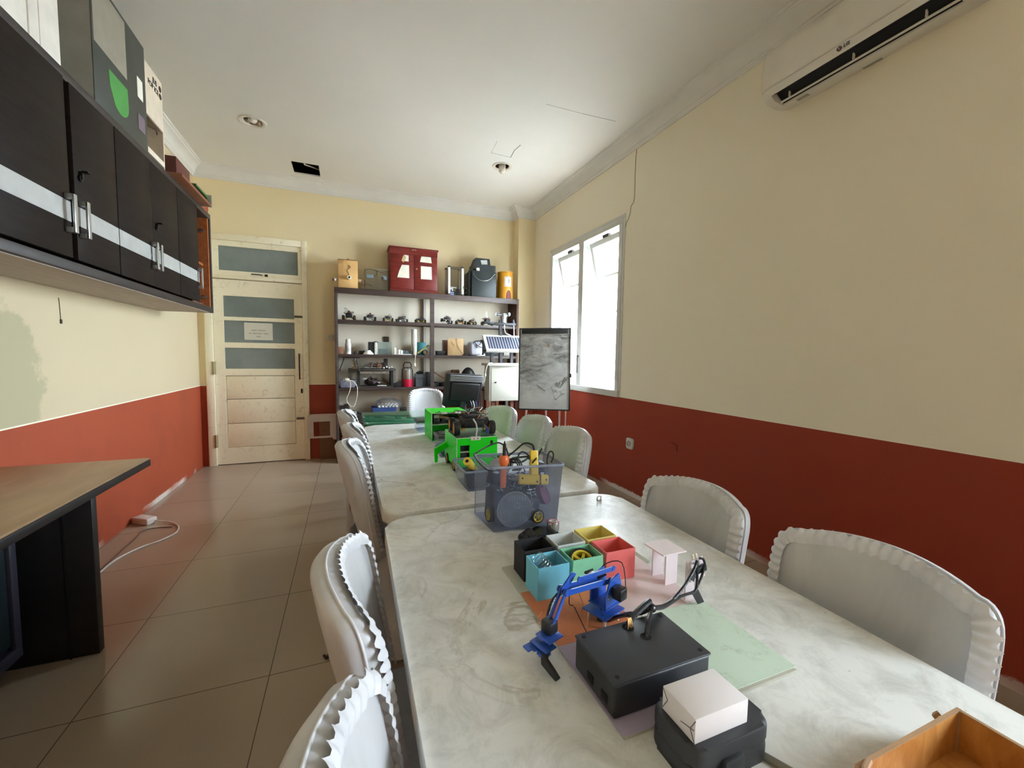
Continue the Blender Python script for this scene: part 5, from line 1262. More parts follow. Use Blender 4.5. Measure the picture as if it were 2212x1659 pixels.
m = MB(); gp = Mg @ Vector((0.004, 0.093, 0)); m.tube([gp, gp + Vector((-0.006, 0.0, 0.018)), gp + Vector((-0.03, 0.01, 0.022)), gp + Vector((-0.055, 0.02, 0.0)), gp + Vector((-0.09, 0.02, -0.03)), gp + Vector((-0.05, -0.005, -0.035)), gp + Vector((-0.02, 0.0, -0.02)), gp + Vector((-0.07, 0.015, -0.025))], 0.0032, 6); part('flex', m, M_BLKW, t)
t = thing('soldering_iron', 'orange handled soldering iron standing in the clear bin, tip upwards', 'soldering iron', (0.455, 1.20, 0.86))
p0, p1 = Vector((0.452, 1.205, 0.872)), Vector((0.452, 1.20, 0.946)); d = (p1 - p0).normalized()
m = MB(); m.loft([(p0, 0.0085), (p0 + d * 0.02, 0.010), (p0 + d * 0.055, 0.0095), (p0 + d * 0.070, 0.0115), (p0 + d * 0.082, 0.0165), (p0 + d * 0.096, 0.0165), (p0 + d * 0.104, 0.011)], 18); part('handle', m, M_ORG, t)
m = MB(); m.loft([(p0 + d * 0.104, 0.0055), (p0 + d * 0.140, 0.0052), (p0 + d * 0.142, 0.003), (p0 + d * 0.150, 0.0015)], 12); part('barrel', m, mat('sooty_barrel', rgb(60, 52, 46), 0.5, 0.6), t)
t = thing('clear_gear_kit', 'clear round acrylic gear disc standing against the front of the clear bin', 'disc', (0.49, 1.168, 0.80))
M_ACR = clear('clear_acrylic', (0.86, 0.88, 0.92, 1), rgb(200, 206, 216), 0.30, 0.1)
Ma = frame_mat((0.480, 1.1735, 0.806), (1, -0.05, 0.02), (-0.02, 0.03, 1))
m = MB(); m.prism([(0.056 * math.cos(a) if not -0.75 < a < 0.4 else 0.062 * (1 if a > -0.5 else 0.8), 0.056 * math.sin(a)) for a in [2 * PI * k / 48 - PI for k in range(48)]], -0.0015, 0.0015, 'xy', Ma); part('disc', m, M_ACR, t)
m = MB(); m.tube([Ma @ Vector((0.056 * math.cos(a), 0.056 * math.sin(a), -0.002)) for a in [2 * PI * k / 36 for k in range(36)]], 0.0009, 5, 0, True); m.tube([Ma @ Vector((0.01 + 0.009 * math.cos(a), 0.012 + 0.009 * math.sin(a), -0.002)) for a in [2 * PI * k / 18 for k in range(18)]], 0.0009, 5, 0, True); m.tube([Ma @ Vector((-0.028 + 0.016 * math.cos(a), -0.018 + 0.018 * math.sin(a), -0.002)) for a in [2 * PI * k / 18 for k in range(18)]], 0.0008, 5, 0, True)
for k in range(7):
    for yy in (0.026, -0.040):
        xx = -0.018 + 0.009 * k; m.tube([Ma @ Vector((xx, yy, -0.002)), Ma @ Vector((xx, yy + 0.016, -0.002)), Ma @ Vector((xx + 0.003, yy + 0.016, -0.002)), Ma @ Vector((xx + 0.003, yy, -0.002))], 0.0007, 4, 0)
part('cut_slots', m, mat('frosted_cut_line', rgb(210, 216, 226), 0.4), t)
for i, (c, ax, r, lb) in enumerate((((0.555, 1.164, 0.779), (0.1, -1, 0.05), 0.022, 'yellow star spoked wheel at the front right in the clear bin'), ((0.413, 1.215, 0.785), (-1, -0.1, 0.05), 0.024, 'yellow star spoked wheel against the left side of the clear bin'))):
    t = thing('toy_wheel', lb, 'wheel', c); wheel_parts(t, c, ax, r, 0.016, M_HUB, 5)
rnd = random.Random(4)
m = MB(); m.lathe((0.60, 1.215, 0.83), [(0, -0.02), (0.028, -0.018), (0.036, 0), (0.030, 0.012), (0, 0.016)], 24, Matrix.Rotation(1.1, 4, 'Y') @ Matrix.Rotation(0.5, 4, 'X')); solo('maroon_disc', m, mat('dull_maroon_plastic', rgb(122, 84, 110), 0.45), 'dull maroon disc tilted at the right side of the clear bin', 'disc')
packs = (((0.475, 1.25, 0.80), (0.09, 0.10, 0.10), 0.3), ((0.555, 1.245, 0.785), (0.07, 0.10, 0.07), -0.3), ((0.55, 1.28, 0.86), (0.10, 0.05, 0.05), 0.15), ((0.455, 1.27, 0.885), (0.05, 0.05, 0.04), 0.7), ((0.59, 1.24, 0.90), (0.035, 0.06, 0.07), -0.2))
plab = ('large dark navy motor block at the bottom left in the clear bin', 'dark navy battery block at the bottom right in the clear bin', 'flat dark navy case lying across the back of the clear bin', 'small dark navy module high at the back left in the clear bin', 'upright dark navy module behind the glue gun in the clear bin')
for i, (c, dm, a) in enumerate(packs):
    t = thing('electronic_module', plab[i], 'module', c)
    m = MB(); Mx = Matrix.Translation(c) @ Matrix.Rotation(a, 4, 'Z') @ Matrix.Rotation(0.25 * a, 4, 'X'); m.cbox((0, 0, 0), dm, 0.004, Mx); part('case', m, M_DEEP, t)
    m = MB(); m.cbox((dm[0] * 0.2, -dm[1] / 2, 0), (0.012, 0.004, 0.008), 0.001, Mx); m.cbox((-dm[0] * 0.25, 0, dm[2] / 2), (0.018, 0.016, 0.004), 0.001, Mx); part('connector', m, mat('pale_connector', rgb(190, 196, 204), 0.4), t)
for i, (lb, r, mt, n) in enumerate((('tangle of black leads over the parts in the clear bin', 0.0022, M_BLKW, 5), ('tangle of thin pale wires between the parts in the clear bin', 0.001, mat('pale_wire', rgb(196, 202, 212), 0.4), 4))):
    m = MB()
    for k in range(n):
        pts = [(0.43 + 0.18 * rnd.random(), 1.19 + 0.11 * rnd.random(), 0.80 + 0.11 * rnd.random()) for _ in range(7)]
        m.tube(pts, r, 5, 5)
    solo('wire_tangle', m, mt, lb, 'wires')
# cables that stand out over the rim
m = MB(); m.tube([W(1024, 981, 0.97), W(1050, 966, 0.985), W(1068, 958, 0.995), W(1080, 957, 0.995), W(1092, 966, 0.985), W(1098, 985, 0.96), W(1099, 1003, 0.93)], 0.0028, 7)
m.tube([W(1024, 981, 0.97), W(1030, 993, 0.965), W(1040, 1004, 0.957), W(1052, 1014, 0.95), W(1066, 1016, 0.935), W(1076, 1014, 0.925)], 0.0032, 7)
solo('black_lead_loop', m, M_BLKW, 'black lead arching high over the left rim of the clear bin', 'cable')
m = MB()
for k in range(3): m.tube([W(1092 + 5 * k, 1010, 0.935), W(1094 + 6 * k, 998 - 2 * k, 0.955), W(1104 + 6 * k, 991, 0.962), W(1114 + 5 * k, 996, 0.955), W(1119 + 4 * k, 1010, 0.935), W(1106 + 5 * k, 1016, 0.925)], 0.0026, 7)
m.tube([W(1110, 994, 0.955), W(1118, 988, 0.965), W(1123, 979, 0.975), W(1130, 976, 0.978), W(1140, 982, 0.97), W(1143, 990, 0.96)], 0.0028, 7)
solo('coiled_lead', m, M_BLKW, 'coiled black lead beside the yellow glue gun grip in the clear bin', 'cable')
m = MB(); m.tube([W(1143, 992, 0.955), W(1155, 985, 0.962), W(1164, 977, 0.97), W(1169, 972, 0.978), W(1162, 985, 0.965), W(1150, 1000, 0.95)], 0.0026, 7); m.cyl(W(1169, 971, 0.979), W(1170.5, 970, 0.981), 0.003, seg=8)
m.tube([W(1182, 1010, 0.93), W(1182, 990, 0.955), W(1187, 976, 0.97), W(1194, 977, 0.97), W(1195, 988, 0.955), W(1190, 999, 0.94)], 0.0026, 7)
solo('probe_leads', m, M_BLKW, 'pair of black probe leads poking up at the right of the clear bin', 'cable')
m = MB(); m.ball((0.475, 1.285, 0.925), 0.035, (1.2, 1.0, 0.55), 18)
for v in m.b.verts: v.co += noise.noise_vector(v.co * 60) * 0.006
solo('plastic_bag', m, clear('crumpled_film', (0.9, 0.92, 0.95, 1), rgb(214, 222, 228), 0.5, 0.1), 'crumpled clear film bag at the back left of the clear bin', 'bag')

# ---------------------------------------------------------------- rear table: green robots, car, containers
M_GRN = mat('vivid_green_acrylic', rgb(18, 216, 16), 0.35, var=0.03, spec=0.3); M_GRN2 = mat('dull_green_top', rgb(62, 130, 74), 0.35, var=0.12); M_EDGE = mat('pale_acrylic_edge', rgb(190, 206, 180), 0.4)
M_DARK = mat('dark_interior_parts', rgb(34, 34, 34), 0.6, var=0.5, scale=40); M_WHITEP = mat('white_bracket', rgb(206, 204, 196), 0.4)
M_PCB = mat('dark_circuit_board', rgb(42, 42, 40), 0.45, var=0.5, scale=60)
def green_body(t, x0, x1, y0, y1, z0, z1, front, top_m):
    w = 0.003
    m = MB(); m.box(x0, x0 + w, y0, y1, z0, z1); part('left_panel', m, M_GRN, t)
    m = MB(); m.box(x1 - w, x1, y0, y1, z0, z1); part('right_panel', m, M_GRN, t)
    m = MB(); m.box(x0 + w, x1 - w, y1 - w, y1, z0, z1); part('rear_panel', m, M_GRN, t)
    m = MB(); m.box(x0 + w, x1 - w, y0 + 0.003, y1 - w, z0, z0 + w); part('floor_panel', m, M_GRN, t)
    m = MB(); m.box(x0 + w, x1 - w, y0, y1 - w, z1 - w, z1)
    part('top_panel', m, top_m, t)
    m = MB(); m.box(x0 - 0.0006, x0 + 0.0036, y0 - 0.0008, y0 + 0.0002, z0, z1); m.box(x0, x1, y0 - 0.0006, y0, z1 - 0.0034, z1 + 0.0004); m.box(x0 - 0.0004, x0 + 0.003, y0, y1, z1, z1 + 0.0004); part('cut_edge', m, M_EDGE, t)
t = thing('green_robot', 'bright green box robot on wheels carrying the robot car, nearer on the rear table', 'robot', (0.56, 1.97, TZ))
gx0, gx1, gy0, gy1, gz0, gz1 = 0.462, 0.662, 1.850, 2.095, 0.762, 0.902
green_body(t, gx0, gx1, gy0, gy1, gz0, gz1, True, M_GRN2)
m = MB()
for q in cells(gx0 + 0.003, gx1 - 0.003, gz0, gz1 - 0.003, [(0.480, 0.524, 0.806, 0.866), (0.626, 0.639, 0.862, 0.882)]): m.box(q[0], q[1], gy0, gy0 + 0.003, q[2], q[3])
fp = part('front_panel', m, M_GRN, t)
m = MB(); m.box(0.478, 0.526, gy0 + 0.03, gy0 + 0.034, 0.78, 0.88); m.box(0.485, 0.515, gy0 + 0.012, gy0 + 0.03, 0.776, 0.828); m.box(0.622, 0.645, gy0 + 0.006, gy0 + 0.012, 0.855, 0.89); part('inner_parts', m, M_DARK, t)
m = MB(); m.box(0.480, 0.524, gy0 + 0.002, gy0 + 0.02, 0.832, 0.8355); part('inner_ledge', m, M_EDGE, t)
m = MB(); m.box(0.53, 0.578, gy0 - 0.003, gy0 + 0.012, gz1 - 0.014, gz1 + 0.003, 0.001); br = part('top_bracket', m, M_WHITEP, t)
for x in (0.545, 0.563):
    m = MB(); m.cyl((x, gy0 - 0.004, gz1 - 0.006), (x, gy0 - 0.0025, gz1 - 0.006), 0.003, seg=10); part('bolt', m, M_BLKW, br)
for y in (1.885, 2.035):
    for x, s in ((gx0 + 0.003, -1), (gx1 - 0.003, 1)):
        wheel_parts(t, (x, y, TZ + 0.0265), (s, 0, 0), 0.026, 0.018, M_AMBER, 5)
m = MB(); m.box(0.49, 0.64, 1.87, 2.08, TZ + 0.012, gz0 - 0.001); part('motor_tray', m, M_DARK, t)
m = MB(); m.prism([(0.462, 0.849), (0.462, 0.820), (0.420, 0.792), (0.404, 0.786), (0.400, 0.812), (0.414, 0.824)], 2.040, 2.062, 'xz'); m.prism([(0.394, 0.820), (0.410, 0.824), (0.412, 0.756), (0.404, 0.748), (0.396, 0.752)], 2.025, 2.0395, 'xz'); part('scoop_arm', m, M_GRN, t)
for i, (x, y) in enumerate(((0.470, 1.90), (0.470, 2.04), (0.655, 1.90), (0.655, 2.04), (0.49, 1.858), (0.64, 1.858))):
    m = MB(); m.box(x - 0.003, x + 0.003, y - 0.006, y + 0.006, gz1, gz1 + 0.0015); part('top_slot', m, M_DARK, t)

t = thing('green_robot', 'bright green box robot with open front full of wires, farther on the rear table', 'robot', (0.60, 2.70, TZ))
rx0, rx1, ry0, ry1, rz0, rz1 = 0.483, 0.722, 2.575, 2.825, 0.7425, 0.918
green_body(t, rx0, rx1, ry0, ry1, rz0, rz1, False, M_GRN)
m = MB(); m.box(rx0 + 0.003, rx1 - 0.003, ry0 + 0.002, ry1 - 0.004, 0.842, 0.845); part('inner_shelf', m, M_EDGE, t)
m = MB(); m.box(0.505, 0.545, ry0 + 0.05, ry0 + 0.12, 0.846, 0.90); m.box(0.56, 0.70, ry0 + 0.06, ry0 + 0.15, 0.846, 0.872); m.box(0.60, 0.66, ry0 + 0.03, ry0 + 0.06, 0.846, 0.858); part('electronics', m, M_PCB, t)
m = MB(); m.box(0.508, 0.540, ry0 + 0.046, ry0 + 0.050, 0.880, 0.898); part('white_print', m, M_WHITEP, t)
m = MB(); m.cyl((0.515, ry0 + 0.04, 0.772), (0.545, ry0 + 0.05, 0.772), 0.028, seg=20); part('black_motor', m, M_BLKW, t)
m = MB(); m.box(0.546, 0.590, ry0 + 0.035, ry0 + 0.06, 0.755, 0.778, 0.003); part('yellow_gearmotor', m, M_YEL, t)
rnd = random.Random(11)
for k in range(6):
    m = MB(); m.tube([(0.50 + 0.2 * rnd.random(), ry0 + 0.01 + 0.05 * rnd.random(), 0.85 + 0.06 * rnd.random()) for _ in range(5)], 0.0014, 5); part('wire', m, (M_TAN, M_BLKW, M_DKR, mat('pale_wire', rgb(196, 202, 212), 0.4))[k % 4], t)
for x in (0.545, 0.635):
    m = MB(); m.box(x, x + 0.036, ry0 - 0.002, ry0 + 0.014, rz1 - 0.008, rz1 + 0.003, 0.001); part('top_bracket', m, M_WHITEP, t)
m = MB(); m.tube([(0.51, ry0 + 0.02, rz1 + 0.001), (0.545, ry0 + 0.008, rz1 + 0.001), (0.62, ry0 + 0.006, rz1 + 0.001), (0.70, ry0 + 0.02, rz1 + 0.001)], 0.0022, 6); m.box(0.535, 0.548, ry0 + 0.05, ry0 + 0.07, rz1, rz1 + 0.002); m.box(0.65, 0.68, ry0 + 0.10, ry0 + 0.11, rz1, rz1 + 0.002); part('top_slot', m, M_DARK, t)

def robot_car(name, label, c, rz, L, Wd, r, hub, seed, grp=None, deck=None, hi=0.5, board=None, wires=5):
    """four wheeled kit car; L along local y, axles along local x"""
    rnd = random.Random(seed)
    t = thing(name, label, 'robot car', c, rz, grp)
    base = Vector(c)
    def P(mb, nm, mt, par=t): return part(nm, mb, mt, par, False)
    z = r
    m = MB(); m.box(-Wd * 0.31, Wd * 0.31, -L * 0.5, L * 0.5, z + 0.004, z + 0.007, 0.001); P(m, 'lower_deck', deck or M_PCB)
    zt = z + r * 2 * hi + 0.004
    m = MB(); m.box(-Wd * 0.27, Wd * 0.27, -L * 0.46, L * 0.40, zt, zt + 0.003, 0.001)
    P(m, 'upper_deck', board or M_PCB)
    m = MB()
    for sx in (-1, 1):
        for sy in (-1, 1): m.cyl((sx * Wd * 0.22, sy * L * 0.34, z + 0.007), (sx * Wd * 0.22, sy * L * 0.34, zt), 0.0025, seg=8)
    P(m, 'spacer', M_BRASS)
    for sx in (-1, 1):
        for sy in (-1, 1):
            m = MB(); m.box(sx * Wd * 0.26 - 0.008, sx * Wd * 0.26 + 0.008, sy * L * 0.34 - 0.014, sy * L * 0.34 + 0.014, z - 0.010, z + 0.0035, 0.002); P(m, 'gear_motor', hub)
            cw = Vector((sx * Wd * 0.43, sy * L * 0.34, r)); R3 = Matrix.Rotation(PI / 2 * sx, 4, 'Y'); w = r * 0.8
            m = MB(); m.lathe(cw, [(r * 0.72, -w / 2), (r * 0.94, -w / 2), (r, -w * 0.3), (r, w * 0.3), (r * 0.94, w / 2), (r * 0.72, w / 2), (r * 0.72, -w / 2)], 22, R3); P(m, 'tyre', M_TYRE)
            m = MB(); m.lathe(cw, [(0, -w * 0.3), (r * 0.74, -w * 0.3), (r * 0.74, w * 0.46), (r * 0.60, w * 0.46), (r * 0.56, w * 0.30), (r * 0.2, w * 0.30), (r * 0.18, w * 0.46), (0, w * 0.46)], 18, R3); P(m, 'hub', hub)
    m = MB(); m.box(-Wd * 0.24, Wd * 0.24, -L * 0.40, L * 0.36, z + 0.0075, zt - 0.002, 0.002); P(m, 'battery_tray', M_DARK)
    m = MB(); m.box(-Wd * 0.2, Wd * 0.16, -L * 0.25, L * 0.15, zt + 0.003, zt + 0.016, 0.001); m.box(-Wd * 0.1, Wd * 0.22, L * 0.2, L * 0.36, zt + 0.003, zt + 0.022, 0.001); P(m, 'controller', M_DARK)
    cols = (M_DKR, M_BLKW, M_TAN, M_WHITEP)
    for k in range(wires):
        pts = [(Wd * (rnd.random() - 0.5) * 0.8, L * (rnd.random() - 0.5) * 0.9, zt + 0.004 + r * 1.1 * rnd.random() * (1 if 0 < i < 4 else 0)) for i in range(5)]
        m = MB(); m.tube(pts, 0.0016, 5); P(m, 'jumper_wire', cols[k % 4])
    return t
M_BRASS = mat('brass_spacer', rgb(180, 150, 80), 0.3, 0.8)
car = robot_car('robot_car', 'black robot car with amber hubs parked on top of the nearer green robot', (0.565, 1.965, 0.9040), math.radians(-4), 0.19, 0.20, 0.034, M_AMBER, 3, None, hi=0.55, wires=9)
m = MB(); m.tube([(0.0, -0.06, 0.075), (-0.01, -0.098, 0.078), (0.0, -0.108, 0.06), (0.004, -0.110, 0.03), (0.0, -0.112, 0.006), (0.006, -0.12, -0.002)], 0.0035, 7); part('white_lead', m, mat('white_cable', rgb(220, 220, 220), 0.4), car, False)
m = MB(); m.cyl((0.055, -0.105, 0.012), (0.055, -0.105, 0.040), 0.009, seg=14); part('capacitor', m, mat('blue_capacitor', rgb(44, 60, 130), 0.35), car, False)

M_LIDD = mat('dark_grey_lid', rgb(70, 72, 74), 0.4)
CT = 'clear containers among the green robots'
def rect(x0, x1, y0, y1): return [(x0, y0), (x1, y0), (x1, y1), (x0, y1)]
clear_bin('clear_container', 'clear container of dark parts just behind the big clear bin', rect(0.440, 0.60, 1.565, 1.75), rect(0.425, 0.615, 1.55, 1.77), TZ, 0.828, rim=0.008, grp=CT)
m = MB(); m.cbox((0.485, 1.63, 0.775), (0.07, 0.09, 0.06), 0.006); m.cbox((0.55, 1.67, 0.772), (0.06, 0.12, 0.055), 0.006); m.bar((0.445, 1.61, 0.812), (0.56, 1.60, 0.812), 0.03, 0.004); solo('black_parts', m, mat('black_parts', rgb(36, 38, 44), 0.5), 'black plastic blocks in the container behind the big clear bin', 'parts')
t = thing('yellow_glue_gun', 'yellow tool handle end sticking up from the container behind the big clear bin', 'glue gun', (0.50, 1.62, 0.80))
a, b = Vector((0.495, 1.66, 0.80)), onz(1009, 996, 0.862)
m = MB(); m.loft([(a, 0.014), (a.lerp(b, 0.6), 0.016), (b, 0.017)], 18); part('handle', m, M_YEL, t)
m = MB(); d = (b - a).normalized(); m.cyl(b - d * 0.001, b + d * 0.001, 0.007, seg=14); part('socket', m, M_BLKW, t)
clear_bin('clear_container', 'clear container with dark lid standing left behind the farther green robot', rect(0.452, 0.58, 2.93, 3.08), rect(0.446, 0.586, 2.92, 3.09), TZ, 0.800, rim=0.007, grp=CT)
m = MB(); m.box(0.452, 0.60, 2.925, 3.10, 0.801, 0.816, 0.004); solo('container_lid', m, M_LIDD, 'dark grey lid on the container behind the farther green robot', 'lid')
clear_bin('clear_container', 'stacked clear container between the two green robots', rect(0.488, 0.62, 2.36, 2.50), rect(0.482, 0.626, 2.35, 2.51), TZ, 0.798, rim=0.006, grp=CT)
m = MB(); m.box(0.480, 0.60, 2.345, 2.50, 0.8005, 0.818, 0.003); m.box(0.50, 0.58, 2.37, 2.47, 0.818, 0.824, 0.002); solo('container_lid', m, M_LIDD, 'dark grey lid on the container between the two green robots', 'lid')
clear_bin('clear_container', 'low clear container tucked beside the nearer green robot under its scoop arm', rect(0.452, 0.58, 2.15, 2.27), rect(0.446, 0.586, 2.14, 2.28), TZ, 0.782, rim=0.006, grp=CT)
m = MB(); m.cbox((0.51, 2.21, 0.757), (0.08, 0.08, 0.025), 0.004); solo('black_parts', m, mat('black_parts', rgb(36, 38, 44), 0.5), 'dark parts in the low container under the scoop arm', 'parts')
m = MB(); m.ball((0.735, 1.985, TZ + 0.02), 0.03, (1.3, 1.0, 0.66), 18); m.cyl((0.69, 1.98, TZ + 0.012), (0.66, 1.975, TZ + 0.010), 0.009, seg=10); solo('maroon_bulb', m, mat('dark_maroon_rubber', rgb(72, 48, 48), 0.5), 'dark maroon rubber bulb on the rear table right of the nearer green robot', 'bulb')

# ---------------------------------------------------------------- shelf unit
M_SHW = wood('dark_brown_shelf_board', rgb(58, 46, 42), rgb(84, 68, 62), 0.5, (1, 10, 10), 4)
M_SHR = wood('red_brown_shelf_side', rgb(66, 36, 30), rgb(92, 54, 44), 0.5, (10, 10, 1), 4)
SX0, SX1, SY0, SY1 = -0.135, 2.125, 5.155, YB - 0.004
SZ = [0.085, 0.482, 0.878, 1.272, 1.668, 2.028]
t = thing('shelf_unit', 'tall dark brown open shelf unit along the back wall', 'shelf', ((SX0 + SX1) / 2, (SY0 + SY1) / 2, 0))
for x0, x1 in ((SX0, SX0 + 0.03), (SX1 - 0.03, SX1)):
    m = MB(); m.box(x0, x1, SY0, SY1, 0, SZ[5] - 0.001, 0.001); part('side_panel', m, M_SHR if x0 > 0 else M_SHW, t)
m = MB(); m.box(SX0 + 0.03, 0.93, SY1 - 0.004, SY1, 0.02, SZ[5] - 0.03); m.box(0.95, SX1 - 0.03, SY1 - 0.004, SY1, SZ[2] - 0.02, SZ[5] - 0.03); part('back_panel', m, mat('pale_back_panel', rgb(238, 228, 208), 0.7, var=0.04, scale=3), t)
m = MB(); m.box(0.952, 0.998, SY0 - 0.002, SY0 + 0.035, 0, SZ[5] - 0.066); part('centre_post', m, M_SHW, t)
m = MB(); m.box(0.915, 0.945, SY1 - 0.05, SY1, 0, SZ[5] - 0.04); part('rear_post', m, mat('pale_metal_upright', rgb(196, 190, 184), 0.4, 0.2), t)
for i, z in enumerate(SZ):
    th = 0.066 if i == 5 else 0.034
    m = MB()
    if i == 5: m.box(SX0, SX1, SY0 - 0.004, SY0 + 0.018, z - th, z, 0.001); m.box(SX0, SX1, SY0 + 0.018, SY1, z - 0.02, z)
    else: m.box(SX0 + 0.03, SX1 - 0.03, SY0, SY1, z - th, z, 0.001)
    part('shelf_board', m, M_SHW, t)
m = MB(); m.box(SX0 + 0.03, SX1 - 0.03, SY0 + 0.01, SY0 + 0.03, 0, SZ[0] - 0.034); part('plinth', m, M_SHW, t)

def sx(px, Y=5.28): return ony(px, 720, Y).x
def sz(px, py, Y=5.28): return ony(px, py, Y).z

# --- top of the unit
Z = SZ[5]
t = thing('plywood_eye_box', 'plywood box with white pipe snouts at the left end of the shelf unit top', 'box', (0.0, 5.3, Z))
M_PLY = wood('honey_plywood', rgb(196, 150, 88), rgb(220, 180, 118), 0.55, (2, 8, 1), 4)
x0, x1 = ony(731, 600, 5.2).x, ony(773, 600, 5.2).x; zt = ony(750, 561, 5.2).z
m = MB(); m.box(x0, x1, 5.20, 5.42, Z, zt, 0.002); part('case', m, M_PLY, t)
m = MB(); m.box(x0 - 0.002, x1 + 0.002, 5.195, 5.425, zt - 0.006, zt + 0.001); m.ball(((x0 + x1) / 2, 5.25, zt + 0.012), 0.014, (1.3, 1, 0.8), 12); part('lid', m, wood('brown_ply_edge', rgb(120, 84, 50), rgb(150, 108, 66), 0.5), t)
M_PVC = mat('white_pvc_pipe', rgb(226, 222, 214), 0.35)
cx, cz = (x0 + x1) / 2 + 0.01, ony(751, 600, 5.2).z
m = MB(); m.lathe((cx, 5.20, cz), [(0.010, 0), (0.021, 0), (0.022, -0.035), (0.019, -0.05), (0.012, -0.05), (0.010, 0)], 22, axis='y'); part('pipe_snout', m, M_PVC, t)
m = MB(); m.cyl((cx, 5.185, cz), (cx, 5.16, cz), 0.011, seg=16); part('lens', m, M_BLKW, t)
for s, xx in ((-1, x0), (1, x1)):
    m = MB(); m.cyl((xx, 5.26, cz - 0.012), (xx + s * 0.05, 5.22, cz - 0.03), 0.017, 0.019, seg=18); part('side_snout', m, M_PVC, t)
    m = MB(); m.cyl((xx + s * 0.0495, 5.2204, cz - 0.0298), (xx + s * 0.056, 5.2152, cz - 0.0322), 0.02, 0.017, seg=18); part('snout_ring', m, mat('rusty_ring', rgb(100, 66, 46), 0.5), t)
m = MB(); m.tube([(cx - 0.01, 5.198, zt - 0.06), (cx + 0.015, 5.194, zt - 0.08), (cx - 0.02, 5.195, zt - 0.12), (cx - 0.01, 5.195, zt - 0.145), (cx, 5.19, cz + 0.02)], 0.003, 5); part('brown_wire', m, mat('brown_wire', rgb(96, 66, 36), 0.5), t)
t = thing('acrylic_circuit_panel', 'clear acrylic panel with grey modules and loose wires left of the red cabinet', 'panel', (0.30, 5.25, Z))
x0, x1 = ony(788, 600, 5.22).x, ony(840, 600, 5.22).x; zt = ony(800, 578, 5.22).z
m = MB(); m.box(x0, x1, 5.22, 5.225, Z, zt); m.box(x0, x0 + 0.004, 5.225, 5.34, Z, zt); m.box(x0, x1, 5.335, 5.34, Z, zt); part('acrylic_box', m, clear('smoky_acrylic', (0.95, 0.95, 0.93, 1), rgb(180, 176, 160), 0.10, 0.15), t)
M_GMOD = mat('blue_grey_module', rgb(112, 126, 134), 0.45)
a = ony(799, 597, 5.22); m = MB(); m.box(a.x - 0.038, a.x + 0.038, 5.20, 5.22, a.z - 0.02, a.z + 0.018, 0.002); part('battery_holder', m, M_GMOD, t)
a = ony(830, 600, 5.22); m = MB(); m.box(a.x - 0.03, a.x + 0.02, 5.205, 5.22, a.z + 0.005, a.z + 0.02, 0.002); m.box(a.x - 0.012, a.x + 0.026, 5.205, 5.22, a.z - 0.025, a.z + 0.005, 0.002); part('driver_board', m, M_GMOD, t)
for pts in ([(789, 612), (786, 605), (785, 595), (789, 583), (800, 581), (812, 585), (813, 593), (808, 597)], [(785, 615), (788, 617), (792, 613), (798, 616), (803, 618)], [(812, 584), (822, 588), (828, 590)], [(836, 608), (839, 615), (836, 619), (839, 622)]):
    m = MB(); m.tube([ony(a, b, 5.205) for a, b in pts], 0.0022, 5); part('wire', m, M_BLKW, t)

t = thing('red_cabinet', 'small dark red wooden cabinet with four paper covered panes on top of the shelf unit', 'cabinet', (0.70, 5.3, Z))
M_REDW = wood('mahogany_red_stain', rgb(92, 22, 17), rgb(124, 34, 26), 0.4, (3, 3, 12), 3)
YC = 5.20
x0, x1 = ony(842, 580, YC).x, ony(945, 580, YC).x; zb, zt = Z + 0.008, ony(880, 534, YC).z
m = MB(); m.box(x0, x1, YC + 0.012, YC + 0.26, zb, zt - 0.02, 0.002); m.box(x0 - 0.012, x1 + 0.012, YC - 0.008, YC + 0.268, zt - 0.02, zt, 0.004); m.box(x0, x1, YC, YC + 0.012, zb, zb + 0.03); m.box(x0, x1, YC, YC + 0.012, zt - 0.085, zt - 0.02); part('carcass', m, M_REDW, t)
for x in (x0 + 0.012, x1 - 0.02):
    m = MB(); m.box(x - 0.01, x + 0.014, YC + 0.015, YC + 0.245, Z, zb); part('foot', m, mat('dark_red_foot', rgb(70, 22, 18), 0.5), t)
xm = ony(894, 580, YC).x; W0 = mat('white_pasted_paper', rgb(226, 222, 206), 0.7); TAN = mat('tan_paper_back', rgb(190, 168, 116), 0.7)
dz0_, dz1_ = zb + 0.032, zt - 0.088
for k, (a, b) in enumerate(((x0 + 0.004, xm - 0.002), (xm + 0.002, x1 - 0.004))):
    m = MB(); m.box(a, b, YC - 0.004, YC + 0.011, dz0_, dz1_, 0.003); d = part('door', m, M_REDW, t)
    def pz(lst, yy, mt, nm='pasted_paper'):
        q = MB(); q.prism([(ony(px, py, YC).x, ony(px, py, YC).z) for px, py in lst], yy, yy - 0.0008, 'xz'); return part(nm, q, mt, d)
    if k == 0:
        pz([(872, 550.5), (882.5, 552), (882.5, 565), (873, 564), (877, 556)], YC - 0.0042, W0); pz([(867, 563), (871, 552), (877, 556), (872, 567)], YC - 0.0042, TAN); pz([(868, 572), (883.5, 573), (884, 601), (858, 599), (862, 586)], YC - 0.0042, W0)
    else:
        pz([(910, 554), (930.5, 556), (932.5, 569), (907, 566)], YC - 0.0042, W0); pz([(909, 575), (932, 577), (933, 604.5), (909, 603)], YC - 0.0042, W0)
a = ony(899, 582, YC); m = MB(); m.cyl((a.x, YC - 0.004, a.z), (a.x, YC - 0.018, a.z), 0.006, seg=12); m.ball((a.x, YC - 0.022, a.z), 0.012, seg=14); part('door_knob', m, mat('copper_knob', rgb(190, 112, 84), 0.35), t)
